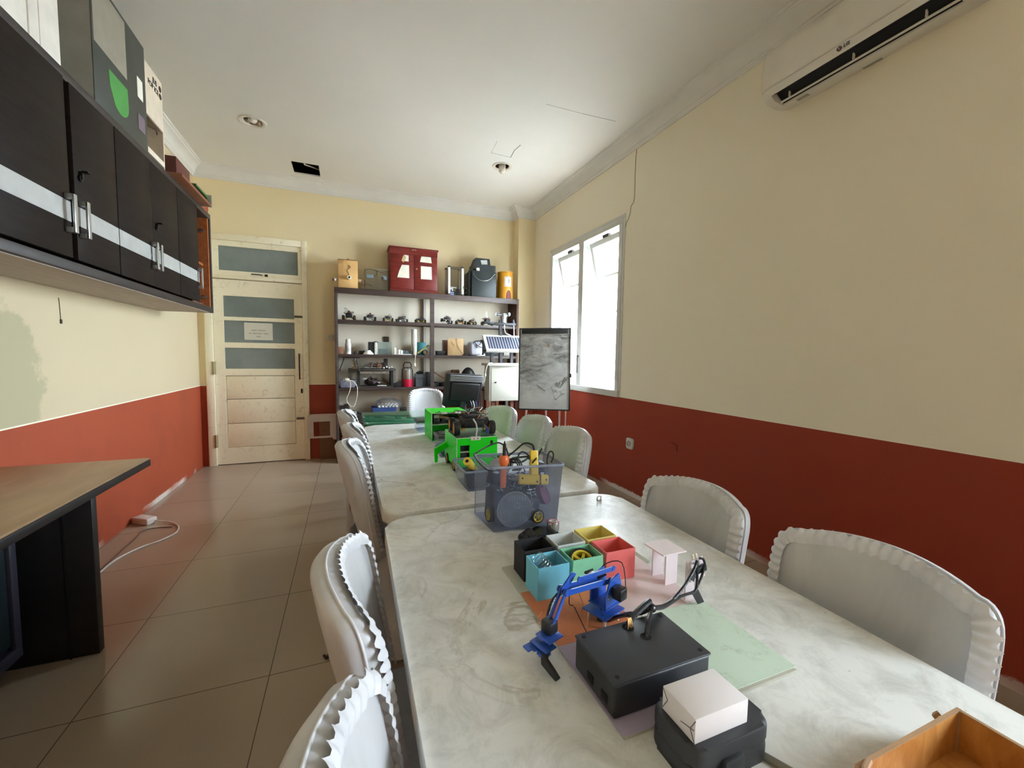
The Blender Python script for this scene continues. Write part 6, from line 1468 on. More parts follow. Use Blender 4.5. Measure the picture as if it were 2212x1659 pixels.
for px in (892, 897.5):
    a = ony(px, 539.5, YC); m = MB(); m.lathe((a.x, YC - 0.001, a.z), [(0.005, 0), (0.011, 0), (0.011, -0.006), (0.006, -0.006), (0.005, 0)], 16, axis='y'); part('button_ring', m, mat('silver_ring', rgb(200, 190, 180), 0.3, 0.6), t)
a = ony(900, 620, YC); m = MB(); m.ball((a.x, YC - 0.004, a.z), 0.008, seg=10); m.bar((a.x - 0.055, YC - 0.001, a.z + 0.008), (a.x - 0.02, YC - 0.001, a.z + 0.002), 0.003, 0.003); part('latch', m, mat('dark_latch', rgb(70, 30, 26), 0.4), t)

t = thing('acrylic_lamp_frame', 'acrylic display frame with white corner tubes between red cabinet and black box', 'frame', (1.10, 5.3, Z))
YA = 5.19; x0, x1 = ony(970, 600, YA).x, ony(999, 600, YA).x; zt = ony(970, 574, YA).z; yb_ = YA + 0.16
for (x, y, hot) in ((x0, YA, 1), (x1, YA, 1), (x0, yb_, 0), (x1, yb_, 0)):
    m = MB(); m.box(x - 0.013, x + 0.013, y - 0.013, y + 0.013, Z + 0.02, zt - 0.02, 0.002); part('corner_tube', m, mat('white_tube', rgb(232, 230, 222), 0.3) if hot else mat('grey_tube', rgb(150, 144, 130), 0.4), t)
    for a, b in ((Z, Z + 0.02), (zt - 0.02, zt)):
        m = MB(); m.box(x - 0.016, x + 0.016, y - 0.016, y + 0.016, a, b, 0.002); part('corner_cap', m, mat('dark_grey_cap', rgb(64, 62, 58), 0.4), t)
m = MB(); m.box(x0, x1, yb_ - 0.002, yb_ + 0.002, Z + 0.01, zt - 0.01); m.box(x0 - 0.002, x0 + 0.002, YA, yb_, Z + 0.01, zt - 0.01); m.box(x0, x1, YA, yb_, zt - 0.012, zt - 0.008); part('acrylic_wall', m, clear('smoky_acrylic', (0.86, 0.86, 0.84, 1), rgb(150, 148, 138), 0.3, 0.15), t)
m = MB(); m.box(x0 + 0.02, x0 + 0.10, YA + 0.05, YA + 0.12, Z, Z + 0.06); m.box(x0 + 0.11, x1 - 0.02, YA + 0.05, YA + 0.1, Z, Z + 0.09); part('electronics', m, M_PCB, t)
m = MB(); m.box(x0 + 0.02, x0 + 0.07, YA + 0.03, YA + 0.06, Z + 0.005, Z + 0.045, 0.004); part('display', m, mat('pale_blue_display', rgb(140, 152, 190), 0.3), t)
m = MB(); m.box(x0 + 0.01, x0 + 0.07, YA + 0.06, YA + 0.10, Z + 0.06, Z + 0.10, 0.006); m.box(x0 + 0.03, x0 + 0.11, YA + 0.055, YA + 0.075, Z + 0.10, Z + 0.115, 0.003); part('white_unit', m, M_WHITEP, t)
m = MB(); m.box(x0 + 0.01, x0 + 0.05, YA + 0.05, YA + 0.08, Z + 0.062, Z + 0.08, 0.002); part('blue_unit', m, mat('deep_blue_unit', rgb(40, 54, 120), 0.4), t)
for k in range(3):
    a, b = ony(1002 + 3 * k, 622 + 2 * k, YA - 0.01), 0; m = MB(); m.tube([ony(996, 625, YA), ony(1003, 618 + 3 * k, YA - 0.02), ony(1009, 625, YA - 0.01), ony(1006, 633, YA - 0.01), ony(998, 631, YA), ony(985, 634, YA - 0.03), ony(972, 633, YA - 0.02)], 0.003, 5); part('wire', m, M_BLKW, t)

t = thing('black_kiosk_box', 'black sloped kiosk box with a small screen and wire handle beside the yellow bin', 'kiosk', (1.52, 5.3, Z))
M_CHAR = mat('dark_green_black_paint', rgb(36, 44, 44), 0.45)
YK = 5.19
def K(px, py, Y=YK): a = ony(px, py, Y); return (a.x, a.z)
xa, xb = K(1012, 600)[0], K(1072, 600)[0]; zm = K(1040, 586)[1]; zu = K(1045, 571)[1]; zr = K(1045, 556)[1]
m = MB(); m.box(xa + 0.045, xb, YK, YK + 0.24, Z, zm, 0.002); m.box(xa + 0.01, xa + 0.045, YK + 0.03, YK + 0.24, Z, zm - 0.012, 0.002); part('lower_case', m, M_CHAR, t)
m = MB(); m.prism([(xa + 0.05, zm), (xb, zm), (xb - 0.002, zu), (xa + 0.075, zu)], YK + 0.03, YK + 0.22, 'xz'); part('upper_case', m, M_CHAR, t)
m = MB(); m.prism([(xa + 0.08, zu), (xb - 0.06, zu), (xb - 0.075, zr), (xa + 0.115, zr)], YK + 0.06, YK + 0.20, 'xz'); part('hood', m, M_CHAR, t)
m = MB(); m.prism([K(1041, 560.5), K(1055, 560), K(1056, 569.5), K(1043.5, 569.5)], YK + 0.055, YK + 0.059, 'xz'); part('screen', m, mat('grey_screen', rgb(190, 192, 192), 0.3), t)
m = MB(); a = ony(1032, 582, YK); m.box(a.x - 0.02, a.x + 0.02, YK - 0.02, YK + 0.03, a.z - 0.018, a.z + 0.018, 0.004); part('white_plug', m, M_WHITEP, t)
m = MB(); m.tube([ony(px, py, YK - 0.012) for px, py in ((1022, 589), (1026, 597), (1034, 604), (1042, 606.5), (1052, 606), (1060, 602), (1066, 595), (1070, 592.5))], 0.0038, 6); m.tube([ony(px, py, YK - 0.008) for px, py in ((1068, 589), (1068, 583), (1064, 581))], 0.003, 6); part('wire_handle', m, mat('silver_wire', rgb(170, 172, 168), 0.25, 0.8), t)
m = MB(); m.tube([ony(px, py, YK) for px, py in ((1016, 582), (1008, 587), (1005, 594), (1007, 600), (1012, 604))], 0.003, 6); part('wire', m, M_BLKW, t)

t = thing('yellow_bin', 'mustard yellow round bin with arched opening on the shelf unit top', 'bin', (1.83, 5.28, Z))
M_MUST = mat('mustard_plastic', rgb(214, 152, 42), 0.4); YM = 5.17
a0, a1 = ony(1075, 640, 5.27), ony(1107, 640, 5.27); rc = (a1.x - a0.x) / 2; cx = (a0.x + a1.x) / 2; cy = 5.27; zt = ony(1090, 589, 5.27).z
m = MB(); m.lathe((cx, cy, Z), [(0, 0.001), (rc * 1.0, 0.001), (rc * 0.93, zt - Z - 0.016), (rc * 0.99, zt - Z - 0.014), (rc * 0.99, zt - Z), (rc * 0.9, zt - Z), (rc * 0.88, 0.02), (0, 0.02)], 40); part('tub', m, M_MUST, t)
def onbin(ang, z, k=1.004): rr_ = (rc * 1.0 - (rc * 0.07) * (z - Z) / (zt - Z)) * k; return (cx + rr_ * math.sin(ang), cy - rr_ * math.cos(ang), z)
m = MB(); m.grid(lambda u, v: onbin(-0.45 + 0.95 * u, Z + (zt - Z) * (0.44 + 0.37 * v)), 10, 2); lb_ = part('paper_label', m, mat('white_label', rgb(222, 220, 220), 0.5), t)
m = MB(); m.grid(lambda u, v: onbin(0.02 + 0.2 * u, Z + (zt - Z) * (0.58 + 0.14 * v), 1.006), 3, 2); m.grid(lambda u, v: onbin(-0.36 + 0.78 * u, Z + (zt - Z) * (0.47 + 0.012 * v), 1.006), 8, 1); m.grid(lambda u, v: onbin(-0.36 + 0.78 * u, Z + (zt - Z) * (0.775 + 0.012 * v), 1.006), 8, 1); part('label_print', m, mat('grey_label_print', rgb(130, 130, 128), 0.5), lb_)
def arch(u, v, k):
    a = -0.42 + 0.84 * u; h = (0.30 if k else 0.34) * math.sqrt(max(0.0, 1 - (abs(a) / 0.43) ** 2.2)) + 0.02
    return onbin(0.12 + a * (0.9 if k else 1.1), Z + 0.002 + (zt - Z) * h * v, 1.008 if k else 1.005)
m = MB(); m.grid(lambda u, v: arch(u, v, 0), 14, 5); part('arch_rim', m, mat('pale_yellow_rim', rgb(236, 188, 96), 0.4), t)
m = MB(); m.grid(lambda u, v: arch(u, v, 1), 14, 5); part('opening', m, mat('maroon_opening', rgb(112, 34, 30), 0.5), t)

# --- second board from the top: the row of kit cars
Z = SZ[4] + 0.0005
CG = 'kit robot cars on the upper shelf'
M_CLR = mat('clear_deck_plastic', rgb(186, 184, 172), 0.3); M_BRN = mat('copper_brown_board', rgb(96, 56, 36), 0.45); M_RDB = mat('maroon_board', rgb(110, 30, 34), 0.45); M_GOLD = mat('gold_deck', rgb(196, 160, 84), 0.4)
cars = [(754, 5.24, 0.13, 0.14, 0.027, M_AMBER, 'kit robot car leftmost on the upper shelf, looped wire on top', None, M_PCB, 0.7, -6),
        (799, 5.23, 0.12, 0.13, 0.024, M_WHITEP, 'kit robot car second from the left on the upper shelf, clear lower deck', M_CLR, M_PCB, 0.55, 4),
        (838, 5.22, 0.12, 0.115, 0.021, M_YEL, 'low kit robot car with two yellow motors in the left half of the upper shelf', M_CLR, M_PCB, 0.4, 0),
        (868, 5.27, 0.12, 0.125, 0.022, M_WHITEP, 'kit robot car with tall wires right of the yellow motored one', M_CLR, M_BRN, 0.6, 10),
        (908, 5.24, 0.12, 0.125, 0.021, M_YEL, 'bare kit robot car next to the centre post on the upper shelf', M_PCB, M_PCB, 0.25, 0),
        (995, 5.24, 0.13, 0.13, 0.024, M_AMBER, 'flat kit robot car with gold deck edge, right of the brown tilted one', M_GOLD, M_PCB, 0.4, -8),
        (1019, 5.21, 0.11, 0.09, 0.021, M_GOLD, 'small golden kit robot car with a wire loop on the upper shelf', M_PCB, M_GOLD, 0.45, 6),
        (1052, 5.24, 0.14, 0.15, 0.026, M_AMBER, 'kit robot car with maroon board and white gripper, beside the wind cups', M_PCB, M_RDB, 0.9, -10)]
for i, (px, y, L, Wd, r, hub, lb, dk, bd_, hi, a) in enumerate(cars):
    c = ony(px, 690, y); tc = robot_car('robot_car', lb, (c.x, y + (0.03 if i in (3,) else 0), Z), math.radians(a), L, Wd, r, hub, 20 + i, CG, dk, hi, bd_, 6)
    zt = r + r * 2 * hi + 0.02
    m = MB()
    if i == 0: m.tube([(-0.01, 0, zt), (-0.03, -0.01, zt + 0.03), (-0.05, -0.02, zt + 0.045), (-0.03, -0.02, zt + 0.05), (0.0, -0.01, zt + 0.02)], 0.0022, 5); m.box(-0.01, 0.012, -0.02, 0.0, zt, zt + 0.022)
    elif i == 1: m.box(-0.006, 0.012, -0.02, 0, zt, zt + 0.022)
    elif i == 7: m.bar((-0.02, -0.03, zt), (-0.016, -0.03, zt + 0.09), 0.01, 0.006); m.bar((0.004, -0.03, zt), (-0.004, -0.03, zt + 0.085), 0.01, 0.006)
    else: m.tube([(0, -0.02, zt), (0.015, -0.025, zt + 0.03), (0.035, -0.02, zt + 0.01), (0.045, -0.02, zt - 0.01)], 0.002, 5)
    part('gripper' if i == 7 else 'top_wire', m, mat('white_gripper', rgb(226, 226, 220), 0.35) if i == 7 else M_BLKW, tc, False)
# the brown one sits tipped up on its neighbour
c = ony(964, 690, 5.24)
t = robot_car('robot_car', 'kit robot car with copper brown board, tipped nose up right of the centre post', (c.x, 5.25, Z + 0.006), 0, 0.12, 0.12, 0.022, M_WHITEP, 40, CG, M_BRN, 0.6, M_BRN, 8)
t.rotation_euler = (0, math.radians(16), math.radians(12)); t.location.z = Z + 0.017

# --- third board
Z = SZ[3] + 0.0005
def item(nm, label, cat, px0, px1, pyt, Y, dep, mt, bev=0.003, grp=None, zb=None):
    """upright box on the current board, its front at depth Y"""
    a, b = ony(px0, 750, Y), ony(px1, 750, Y); z0 = Z if zb is None else zb
    zt = ony((px0 + px1) / 2, pyt, Y).z
    m = MB(); m.box(a.x, b.x, Y, Y + dep, z0, zt, bev)
    return solo(nm, m, mt, label, cat, grp)
item('cardboard_box', 'small brown cardboard box at the left end of the third shelf', 'box', 730, 741, 749, 5.22, 0.12, mat('kraft_card', rgb(150, 104, 74), 0.7))
a = ony(752, 750, 5.22); zt = ony(752, 732.5, 5.22).z
t = thing('spray_can', 'white spray can with coloured label on the third shelf', 'can', (a.x, 5.24, Z))
hc = zt - Z
m = MB(); m.lathe((a.x, 5.24, Z), [(0, 0), (0.031, 0), (0.032, 0.004), (0.032, hc * 0.72), (0.027, hc * 0.76), (0, hc * 0.76)], 26); part('can_body', m, mat('white_can', rgb(224, 220, 214), 0.35), t)
m = MB(); m.lathe((a.x, 5.24, Z), [(0.0322, hc * 0.12), (0.0324, hc * 0.12), (0.0324, hc * 0.62), (0.0322, hc * 0.62)], 26); part('label_band', m, mat('mottled_can_label', rgb(190, 186, 180), 0.4, var=0.5, scale=60), t)
m = MB(); m.lathe((a.x, 5.24, Z), [(0, hc * 0.76), (0.027, hc * 0.765), (0.028, hc * 0.97), (0.024, hc), (0, hc)], 26); part('cap', m, mat('cream_cap', rgb(214, 206, 190), 0.4), t)
item('black_module', 'low black module between spray can and white cone on the third shelf', 'module', 775, 790, 757.5, 5.26, 0.10, M_DARK)
a = ony(767, 762, 5.22); m = MB(); m.lathe((a.x, 5.24, Z), [(0, 0), (0.02, 0), (0.022, 0.012), (0.012, 0.02), (0.006, 0.035), (0, 0.036)], 18); solo('dark_funnel', m, M_DARK, 'small dark funnel beside the white spray can on the third shelf', 'funnel')
a = ony(795.5, 760, 5.2); hh = ony(795, 756.5, 5.2).z - Z
m = MB(); m.lathe((a.x, 5.22, Z), [(0, 0), (0.062, 0), (0.058, 0.012), (0.034, hh * 0.75), (0.026, hh), (0, hh)], 30); solo('white_cone', m, M_PVC, 'squat white plastic cone on the third shelf', 'cone')
t = thing('black_white_box', 'black box with a white front edge standing on the third shelf', 'box', (0.36, 5.24, Z))
x0, x1, x2 = ony(796, 750, 5.26).x, ony(809, 750, 5.26).x, ony(815, 750, 5.26).x; zt = ony(803, 738.5, 5.26).z
m = MB(); m.box(x0, x1, 5.26, 5.40, Z, zt, 0.003); m.ball(((x1 + x2) / 2, 5.30, zt - 0.005), 0.03, (1, 1, 0.5), 12); part('case', m, M_CHAR, t)
m = MB(); m.box(x1 + 0.001, x2, 5.24, 5.26, Z, zt - 0.004, 0.002); part('front_edge', m, mat('mottled_white_edge', rgb(214, 210, 200), 0.5, var=0.2, scale=40), t)
t = thing('glass_sheet_stand', 'clear glass sheet leaning before dark parts in the middle of the third shelf', 'glass sheet', (0.5, 5.25, Z))
x0, x1 = ony(816.5, 750, 5.25).x, ony(847, 750, 5.25).x; zt = ony(830, 739, 5.25).z
m = MB(); m.box(x0, x1, 5.25, 5.254, Z, zt); part('glass', m, clear('pale_green_glass', (0.86, 0.92, 0.9, 1), rgb(170, 186, 180), 0.3, 0.1), t)
m = MB(); m.box(x0 + 0.01, x0 + 0.12, 5.30, 5.40, Z, Z + 0.07, 0.01); part('dark_part', m, M_GMOD, t)
t = thing('white_rail_stand', 'white rail stand with a short post in the middle of the third shelf', 'stand', (0.66, 5.23, Z))
x0, x1 = ony(851, 760, 5.2).x, ony(889, 760, 5.2).x
m = MB(); m.box(x0 + 0.03, x1, 5.195, 5.215, Z, Z + 0.009, 0.002); m.box(x0, x0 + 0.028, 5.20, 5.23, Z, ony(853, 751, 5.2).z, 0.003); m.cyl((x0 + 0.06, 5.22, Z), (x0 + 0.06, 5.22, Z + 0.062), 0.018, seg=16); m.cyl((x0 + 0.085, 5.225, Z), (x0 + 0.085, 5.225, Z + 0.055), 0.022, seg=16); part('white_base', m, M_PVC, t)
m = MB(); m.box(x0 + 0.10, x1 - 0.01, 5.24, 5.27, Z, Z + 0.05); part('grey_frame', m, M_GMOD, t)
m = MB(); m.tube([(x0 + 0.12, 5.22, Z + 0.012), (x0 + 0.14, 5.22, Z + 0.05), (x0 + 0.17, 5.22, Z + 0.05), (x0 + 0.19, 5.22, Z + 0.012)], 0.003, 5); part('wire', m, M_BLKW, t)
t = thing('white_light_panel', 'tall white light panel with a hanging switch cord on the third shelf', 'panel', (0.78, 5.2, Z))
p = [ony(x, y, 5.22) for x, y in ((893, 768), (898, 768), (902.5, 709.5), (891, 711))]
m = MB(); m.box(p[0].x, p[1].x + 0.012, 5.20, 5.225, Z, p[3].z, 0.003, Matrix.Identity(4)); m.box(p[3].x - 0.012, p[3].x + 0.004, 5.228, 5.245, Z + 0.05, p[3].z, 0.002); part('panel', m, mat('glossy_white_panel', rgb(224, 220, 212), 0.3), t)
m = MB(); m.tube([ony(x, y, 5.148) for x, y in ((896, 758), (897, 768), (896.5, 778), (896, 784))], 0.0045, 6); a = ony(896, 788, 5.148); m.box(a.x - 0.012, a.x + 0.012, 5.138, 5.156, a.z - 0.022, a.z + 0.022, 0.004); part('switch_cord', m, mat('cream_cord', rgb(226, 216, 192), 0.45), t)
item('teal_box', 'teal plastic box near the centre post on the third shelf', 'box', 901, 921, 739.5, 5.33, 0.08, mat('teal_plastic', rgb(58, 130, 136), 0.4), 0.006)
a, b = ony(901, 764, 5.22), ony(931, 746, 5.22); m = MB(); m.bar((a.x, 5.215, Z + 0.022), (b.x - 0.03, 5.215, b.z), 0.05, 0.016, (0, 0, 1), 0.002); solo('yellow_strip', m, mat('olive_yellow_strip', rgb(176, 158, 92), 0.5), 'olive yellow strip slanting against the centre post on the third shelf', 'strip')
a = ony(919, 760, 5.30); t = thing('toy_wheel', 'black wheel with dull yellow hub under the olive strip on the third shelf', 'wheel', (a.x, 5.31, Z)); wheel_parts(t, (a.x, 5.32, Z + 0.034), (0.1, -1, 0.1), 0.033, 0.026, mat('olive_hub', rgb(150, 128, 60), 0.45))
a = ony(834, 733, YB); m = MB(); m.box(a.x - 0.032, a.x + 0.032, YB - 0.024, YB - 0.009, a.z - 0.032, a.z + 0.032, 0.003); solo('wall_plate', m, mat('dark_wall_plate', rgb(58, 52, 40), 0.4), 'small dark square plate on the back panel behind the third shelf', 'plate')
# right half
item('black_tray', 'flat black tray with silver edge beside the centre post on the third shelf', 'tray', 944, 964, 758, 5.25, 0.12, M_DARK)
item('brown_acrylic_case', 'smoky brown acrylic case left of the plywood board on the third shelf', 'case', 958, 967, 734.5, 5.29, 0.1, mat('smoky_brown_case', rgb(120, 84, 70), 0.25), 0.002)
t = thing('plywood_board', 'plywood board with a taped wire standing on the third shelf', 'board', (1.2, 5.24, Z))
x0, x1 = ony(967.5, 750, 5.22).x, ony(1001, 750, 5.22).x; zt = ony(985, 731.5, 5.22).z
m = MB(); m.box(x0, x1, 5.22, 5.228, Z, zt, 0.001); part('board', m, wood('pale_ply', rgb(214, 174, 122), rgb(228, 194, 146), 0.55, (4, 4, 2), 6), t)
m = MB(); m.tube([ony(x, y, 5.214) for x, y in ((986, 732.5), (987, 742), (992, 754), (1000, 764))], 0.0022, 5); m.tube([ony(x, y, 5.214) for x, y in ((975, 738), (979, 744), (981, 747))], 0.002, 5); m.ball(ony(986, 732.5, 5.215), 0.006, seg=8); part('wire', m, mat('brown_wire', rgb(96, 66, 36), 0.5), t)
a = ony(1005, 762.5, 5.2); m = MB(); m.box(a.x - 0.03, a.x + 0.022, 5.19, 5.22, Z, Z + 0.016, 0.004); m.ball((a.x + 0.012, 5.2, Z + 0.014), 0.012, seg=10); solo('black_plug', m, M_BLKW, 'small black plug lying right of the plywood board on the third shelf', 'plug')
t = thing('white_canister', 'white plastic canister draped with black cables behind the solar panel', 'canister', (1.42, 5.3, Z))
x0, x1 = ony(1016, 750, 5.24).x, ony(1043, 750, 5.24).x; zt = ony(1028, 738.5, 5.24).z
m = MB(); m.box(x0, x1, 5.24, 5.42, Z, zt, 0.035, seg=4); part('body', m, mat('bluish_white_plastic', rgb(206, 208, 220), 0.4), t)
m = MB(); m.tube([ony(x, y, 5.228) for x, y in ((1022, 741), (1027, 737), (1036, 737), (1038, 743), (1036, 744))], 0.006, 6); m.tube([ony(x, y, 5.228) for x, y in ((1024, 738), (1032, 746), (1041, 751))], 0.0055, 6); m.tube([ony(x, y, 5.228) for x, y in ((1028, 743), (1030, 748), (1030, 752))], 0.006, 6); part('cable', m, M_BLKW, t)
item('black_speaker', 'black box partly hidden behind the solar panel on the third shelf', 'box', 1043.5, 1075, 734, 5.26, 0.16, M_CHAR, 0.004)
a = ony(1036, 764, 5.19); m = MB(); m.prism([(a.x - 0.05, Z), (a.x + 0.07, Z), (a.x + 0.06, Z + 0.012), (a.x + 0.01, Z + 0.014)], 5.18, 5.23, 'xz'); m.cyl((a.x + 0.07, 5.21, Z), (a.x + 0.07, 5.21, Z + 0.03), 0.012, seg=14); solo('white_scoop', m, M_PVC, 'white plastic scoop at the front of the third shelf before the canister', 'scoop')
a = ony(1100, 757, 5.3); m = MB(); m.box(a.x - 0.10, a.x - 0.005, 5.24, 5.40, Z, Z + 0.055, 0.004); solo('paper_stack', m, mat('grey_white_papers', rgb(196, 192, 184), 0.6, var=0.3, scale=30), 'stack of grey white papers on the third shelf behind the mast', 'papers')

# --- fourth board
Z = SZ[2] + 0.0005
M_BINS = clear('clear_lilac_plastic', (0.86, 0.87, 0.93, 1), rgb(176, 178, 200), 0.42, 0.2)
x0, x1 = ony(734, 830, 5.2).x, ony(768, 830, 5.2).x; zt = ony(750, 822, 5.2).z
clear_bin('clear_container', 'clear lilac container with a white cord at the left end of the fourth shelf', rect(x0 + 0.006, x1 - 0.006, 5.20, 5.40), rect(x0, x1, 5.195, 5.405), Z, zt, rim=0.006, grp='containers on the shelf unit', mats=(M_BINS, M_BINR))
rnd = random.Random(8)
m = MB()
for k in range(4): m.tube([(x0 + 0.02 + (x1 - x0 - 0.04) * rnd.random(), 5.22 + 0.15 * rnd.random(), Z + 0.01 + 0.08 * rnd.random()) for _ in range(6)], 0.004, 5)
m.ball((x0 + 0.075, 5.28, zt + 0.004), 0.03, (1.2, 1, 0.8), 14)
m.tube([ony(x, y, 5.14) for x, y in ((756, 822), (757.5, 832), (755, 846), (749, 860), (749.5, 867), (754, 874), (760, 879), (766, 875), (771, 858), (772, 838), (767, 828), (762, 823), (757, 822), (751, 824))], 0.0042, 6, 5)
solo('white_cable', m, mat('cream_cord', rgb(226, 216, 192), 0.45), 'white cable coiled in the left container and looping down past the fourth shelf', 'cable')
m = MB(); zt_ = SZ[3] - 0.034
yb0 = 5.18
for a, b in ((ony(737, 773, yb0), ony(777, 773, yb0)),): m.bar((a.x + 0.01, yb0, zt_ - 0.006), (b.x, yb0, zt_ - 0.006), 0.012, 0.010)
for (x0_, y0_, x1_, y1_) in ((743, 774, 733.5, 801), (765, 774, 769, 794), (770, 774, 777, 803)): m.cyl(ony(x0_, y0_, yb0), ony(x1_, y1_, yb0), 0.006, seg=8)
m.cyl((ony(742, 774, yb0).x, yb0, zt_ - 0.006), (ony(742, 774, yb0).x, yb0 + 0.14, zt_ - 0.006), 0.005, seg=8)
solo('wire_tripod', m, M_BST, 'black wire tripod hooked under the third shelf at its left end', 'tripod')
# two-storey test bench
t = thing('test_bench', 'two storey dark test bench heaped with wires and a camera on the fourth shelf', 'test bench', (0.28, 5.3, Z))
x0, x1 = ony(768, 810, 5.2).x, ony(850, 810, 5.2).x; zt = ony(800, 801, 5.2).z
m = MB(); m.box(x0 - 0.08, x1 + 0.03, 5.20, 5.42, zt, zt + 0.022, 0.002); part('top_board', m, wood('sooty_board', rgb(44, 40, 36), rgb(70, 62, 54), 0.6), t)
m = MB(); m.box(x0 + 0.01, x1, 5.22, 5.42, Z, Z + 0.014); part('lower_board', m, wood('sooty_board', rgb(44, 40, 36), rgb(70, 62, 54), 0.6), t)
for x in (x0 + 0.02, x1 - 0.03):
    for y in (5.22, 5.39):
        m = MB(); m.box(x, x + 0.03, y, y + 0.025, Z + 0.014, zt); part('leg', m, M_DARK, t)
m = MB(); m.box(x0 + 0.05, x1 - 0.05, 5.205, 5.215, zt - 0.035, zt - 0.008); m.box(x1 + 0.004, x1 + 0.03, 5.23, 5.24, Z + 0.05, zt - 0.004); part('rail', m, mat('dusty_rail', rgb(120, 110, 96), 0.6, var=0.4, scale=30), t)
m = MB(); m.box(x0 - 0.035, x0 + 0.025, 5.24, 5.30, zt + 0.022, zt + 0.05); m.box(x0 - 0.02, x0 + 0.012, 5.25, 5.29, zt + 0.05, zt + 0.11); m.box(x0 - 0.035, x0 + 0.02, 5.245, 5.295, zt + 0.105, zt + 0.118); m.box(x0 - 0.032, x0 + 0.022, 5.245, 5.295, zt + 0.075, zt + 0.084); part('brass_gauge', m, mat('dusty_brass', rgb(120, 100, 66), 0.4, 0.5), t)
a = ony(832, 785, 5.25); m = MB(); m.box(a.x - 0.03, a.x + 0.03, 5.25, 5.29, zt + 0.022, zt + 0.10, 0.003); m.box(a.x - 0.015, a.x + 0.028, 5.24, 5.28, zt + 0.095, zt + 0.145, 0.003); m.bar((a.x - 0.14, 5.28, zt + 0.045), (a.x - 0.02, 5.28, zt + 0.06), 0.02, 0.012); part('camera', m, M_DARK, t)
m = MB(); a = ony(786, 822, 5.24); m.box(a.x - 0.01, a.x + 0.07, 5.30, 5.31, Z + 0.03, Z + 0.11); m.box(a.x + 0.16, a.x + 0.20, 5.23, 5.25, Z + 0.05, Z + 0.062); m.box(a.x + 0.15, a.x + 0.26, 5.225, 5.24, Z + 0.014, Z + 0.024); part('white_scraps', m, mat('white_scrap', rgb(206, 204, 198), 0.5, var=0.2), t)
m = MB(); m.ball((x0 + 0.19, 5.30, Z + 0.06), 0.065, (1.4, 1, 0.75), 16); part('dark_motor', m, M_DARK, t)
for k in range(16):
    up = k < 9; zb_ = zt + 0.024 if up else Z + 0.02
    cxk = x0 + 0.14 + 0.2 * rnd.random(); m = MB(); m.tube([(cxk + 0.16 * (rnd.random() - 0.5), 5.215 + 0.12 * rnd.random(), zb_ + (0.075 if up else 0.10) * rnd.random()) for _ in range(6)], 0.0028, 5); part('wire', m, (M_DKR, M_BLKW, mat('pinkish_wire', rgb(150, 96, 88), 0.5), M_TAN)[k % 4], t)
for k in range(4):
    m = MB(); m.ball((x1 - 0.11 + 0.03 * k, 5.23, zt + 0.035 + 0.01 * (k % 2)), 0.012, seg=10); part('white_bulb', m, M_PVC, t)
# red lantern
a = ony(880.5, 820, 5.24); t = thing('red_lantern', 'red based camping lantern with clear dome and black carrying hoop', 'lantern', (a.x, 5.26, Z))
zc = ony(880, 819, 5.24).z - Z; zd = ony(880, 795, 5.24).z - Z; zh = ony(880, 783, 5.24).z - Z; r = 0.062
m = MB(); m.lathe((a.x, 5.26, Z), [(0, 0), (r, 0), (r * 1.02, 0.01), (r * 1.0, zc), (0, zc)], 30); part('base', m, mat('cherry_red_plastic', rgb(196, 18, 60), 0.35), t)
m = MB(); m.lathe((a.x, 5.26, Z), [(r * 0.94, zc), (r * 0.92, zd - 0.03), (r * 0.75, zd - 0.008), (0, zd)], 30); part('dome', m, clear('lantern_dome', (0.9, 0.9, 0.88, 1), rgb(200, 198, 190), 0.22, 0.08), t)
m = MB(); m.box(a.x - 0.03, a.x + 0.025, 5.25, 5.28, Z + zc, Z + zd - 0.03, 0.003); part('lamp_card', m, mat('tan_lamp_card', rgb(176, 140, 108), 0.6), t)
m = MB(); m.cyl((a.x + 0.012, 5.225, Z + zc), (a.x + 0.012, 5.225, Z + zd - 0.02), 0.008, seg=12); part('light_tube', m, mat('white_light_tube', rgb(236, 234, 228), 0.25), t)
m = MB(); m.tube([(a.x - r * 1.02, 5.255, Z + zc - 0.03), (a.x - r * 1.0, 5.255, Z + zd - 0.035), (a.x - r * 0.7, 5.255, Z + zd), (a.x, 5.255, Z + zd + 0.006), (a.x + r * 0.7, 5.255, Z + zd), (a.x + r, 5.255, Z + zd - 0.035), (a.x + r * 1.02, 5.255, Z + zc - 0.03)], 0.0055, 7); m.tube([(a.x - r * 0.62, 5.255, Z + zd + 0.002), (a.x - r * 0.78, 5.255, Z + zd + 0.028), (a.x - r * 0.5, 5.255, Z + zh - 0.004), (a.x, 5.255, Z + zh), (a.x + r * 0.5, 5.255, Z + zh - 0.004), (a.x + r * 0.78, 5.255, Z + zd + 0.028), (a.x + r * 0.62, 5.255, Z + zd + 0.002)], 0.006, 7); part('hoop', m, M_BLKW, t)
t = thing('clear_gadget_case', 'clear case with black cables and gauges right of the red lantern', 'case', (0.84, 5.28, Z))
x0, x1 = ony(898, 820, 5.23).x, ony(921, 820, 5.23).x; zt = ony(910, 808, 5.23).z
m = MB(); m.box(x0, x1, 5.23, 5.235, Z, zt); m.box(x0, x0 + 0.004, 5.235, 5.36, Z, zt); m.box(x1 - 0.004, x1, 5.235, 5.36, Z, zt); m.box(x0, x1, 5.235, 5.36, zt - 0.004, zt); part('shell', m, clear('grey_clear_shell', (0.78, 0.8, 0.82, 1), rgb(150, 156, 160), 0.32, 0.12), t)
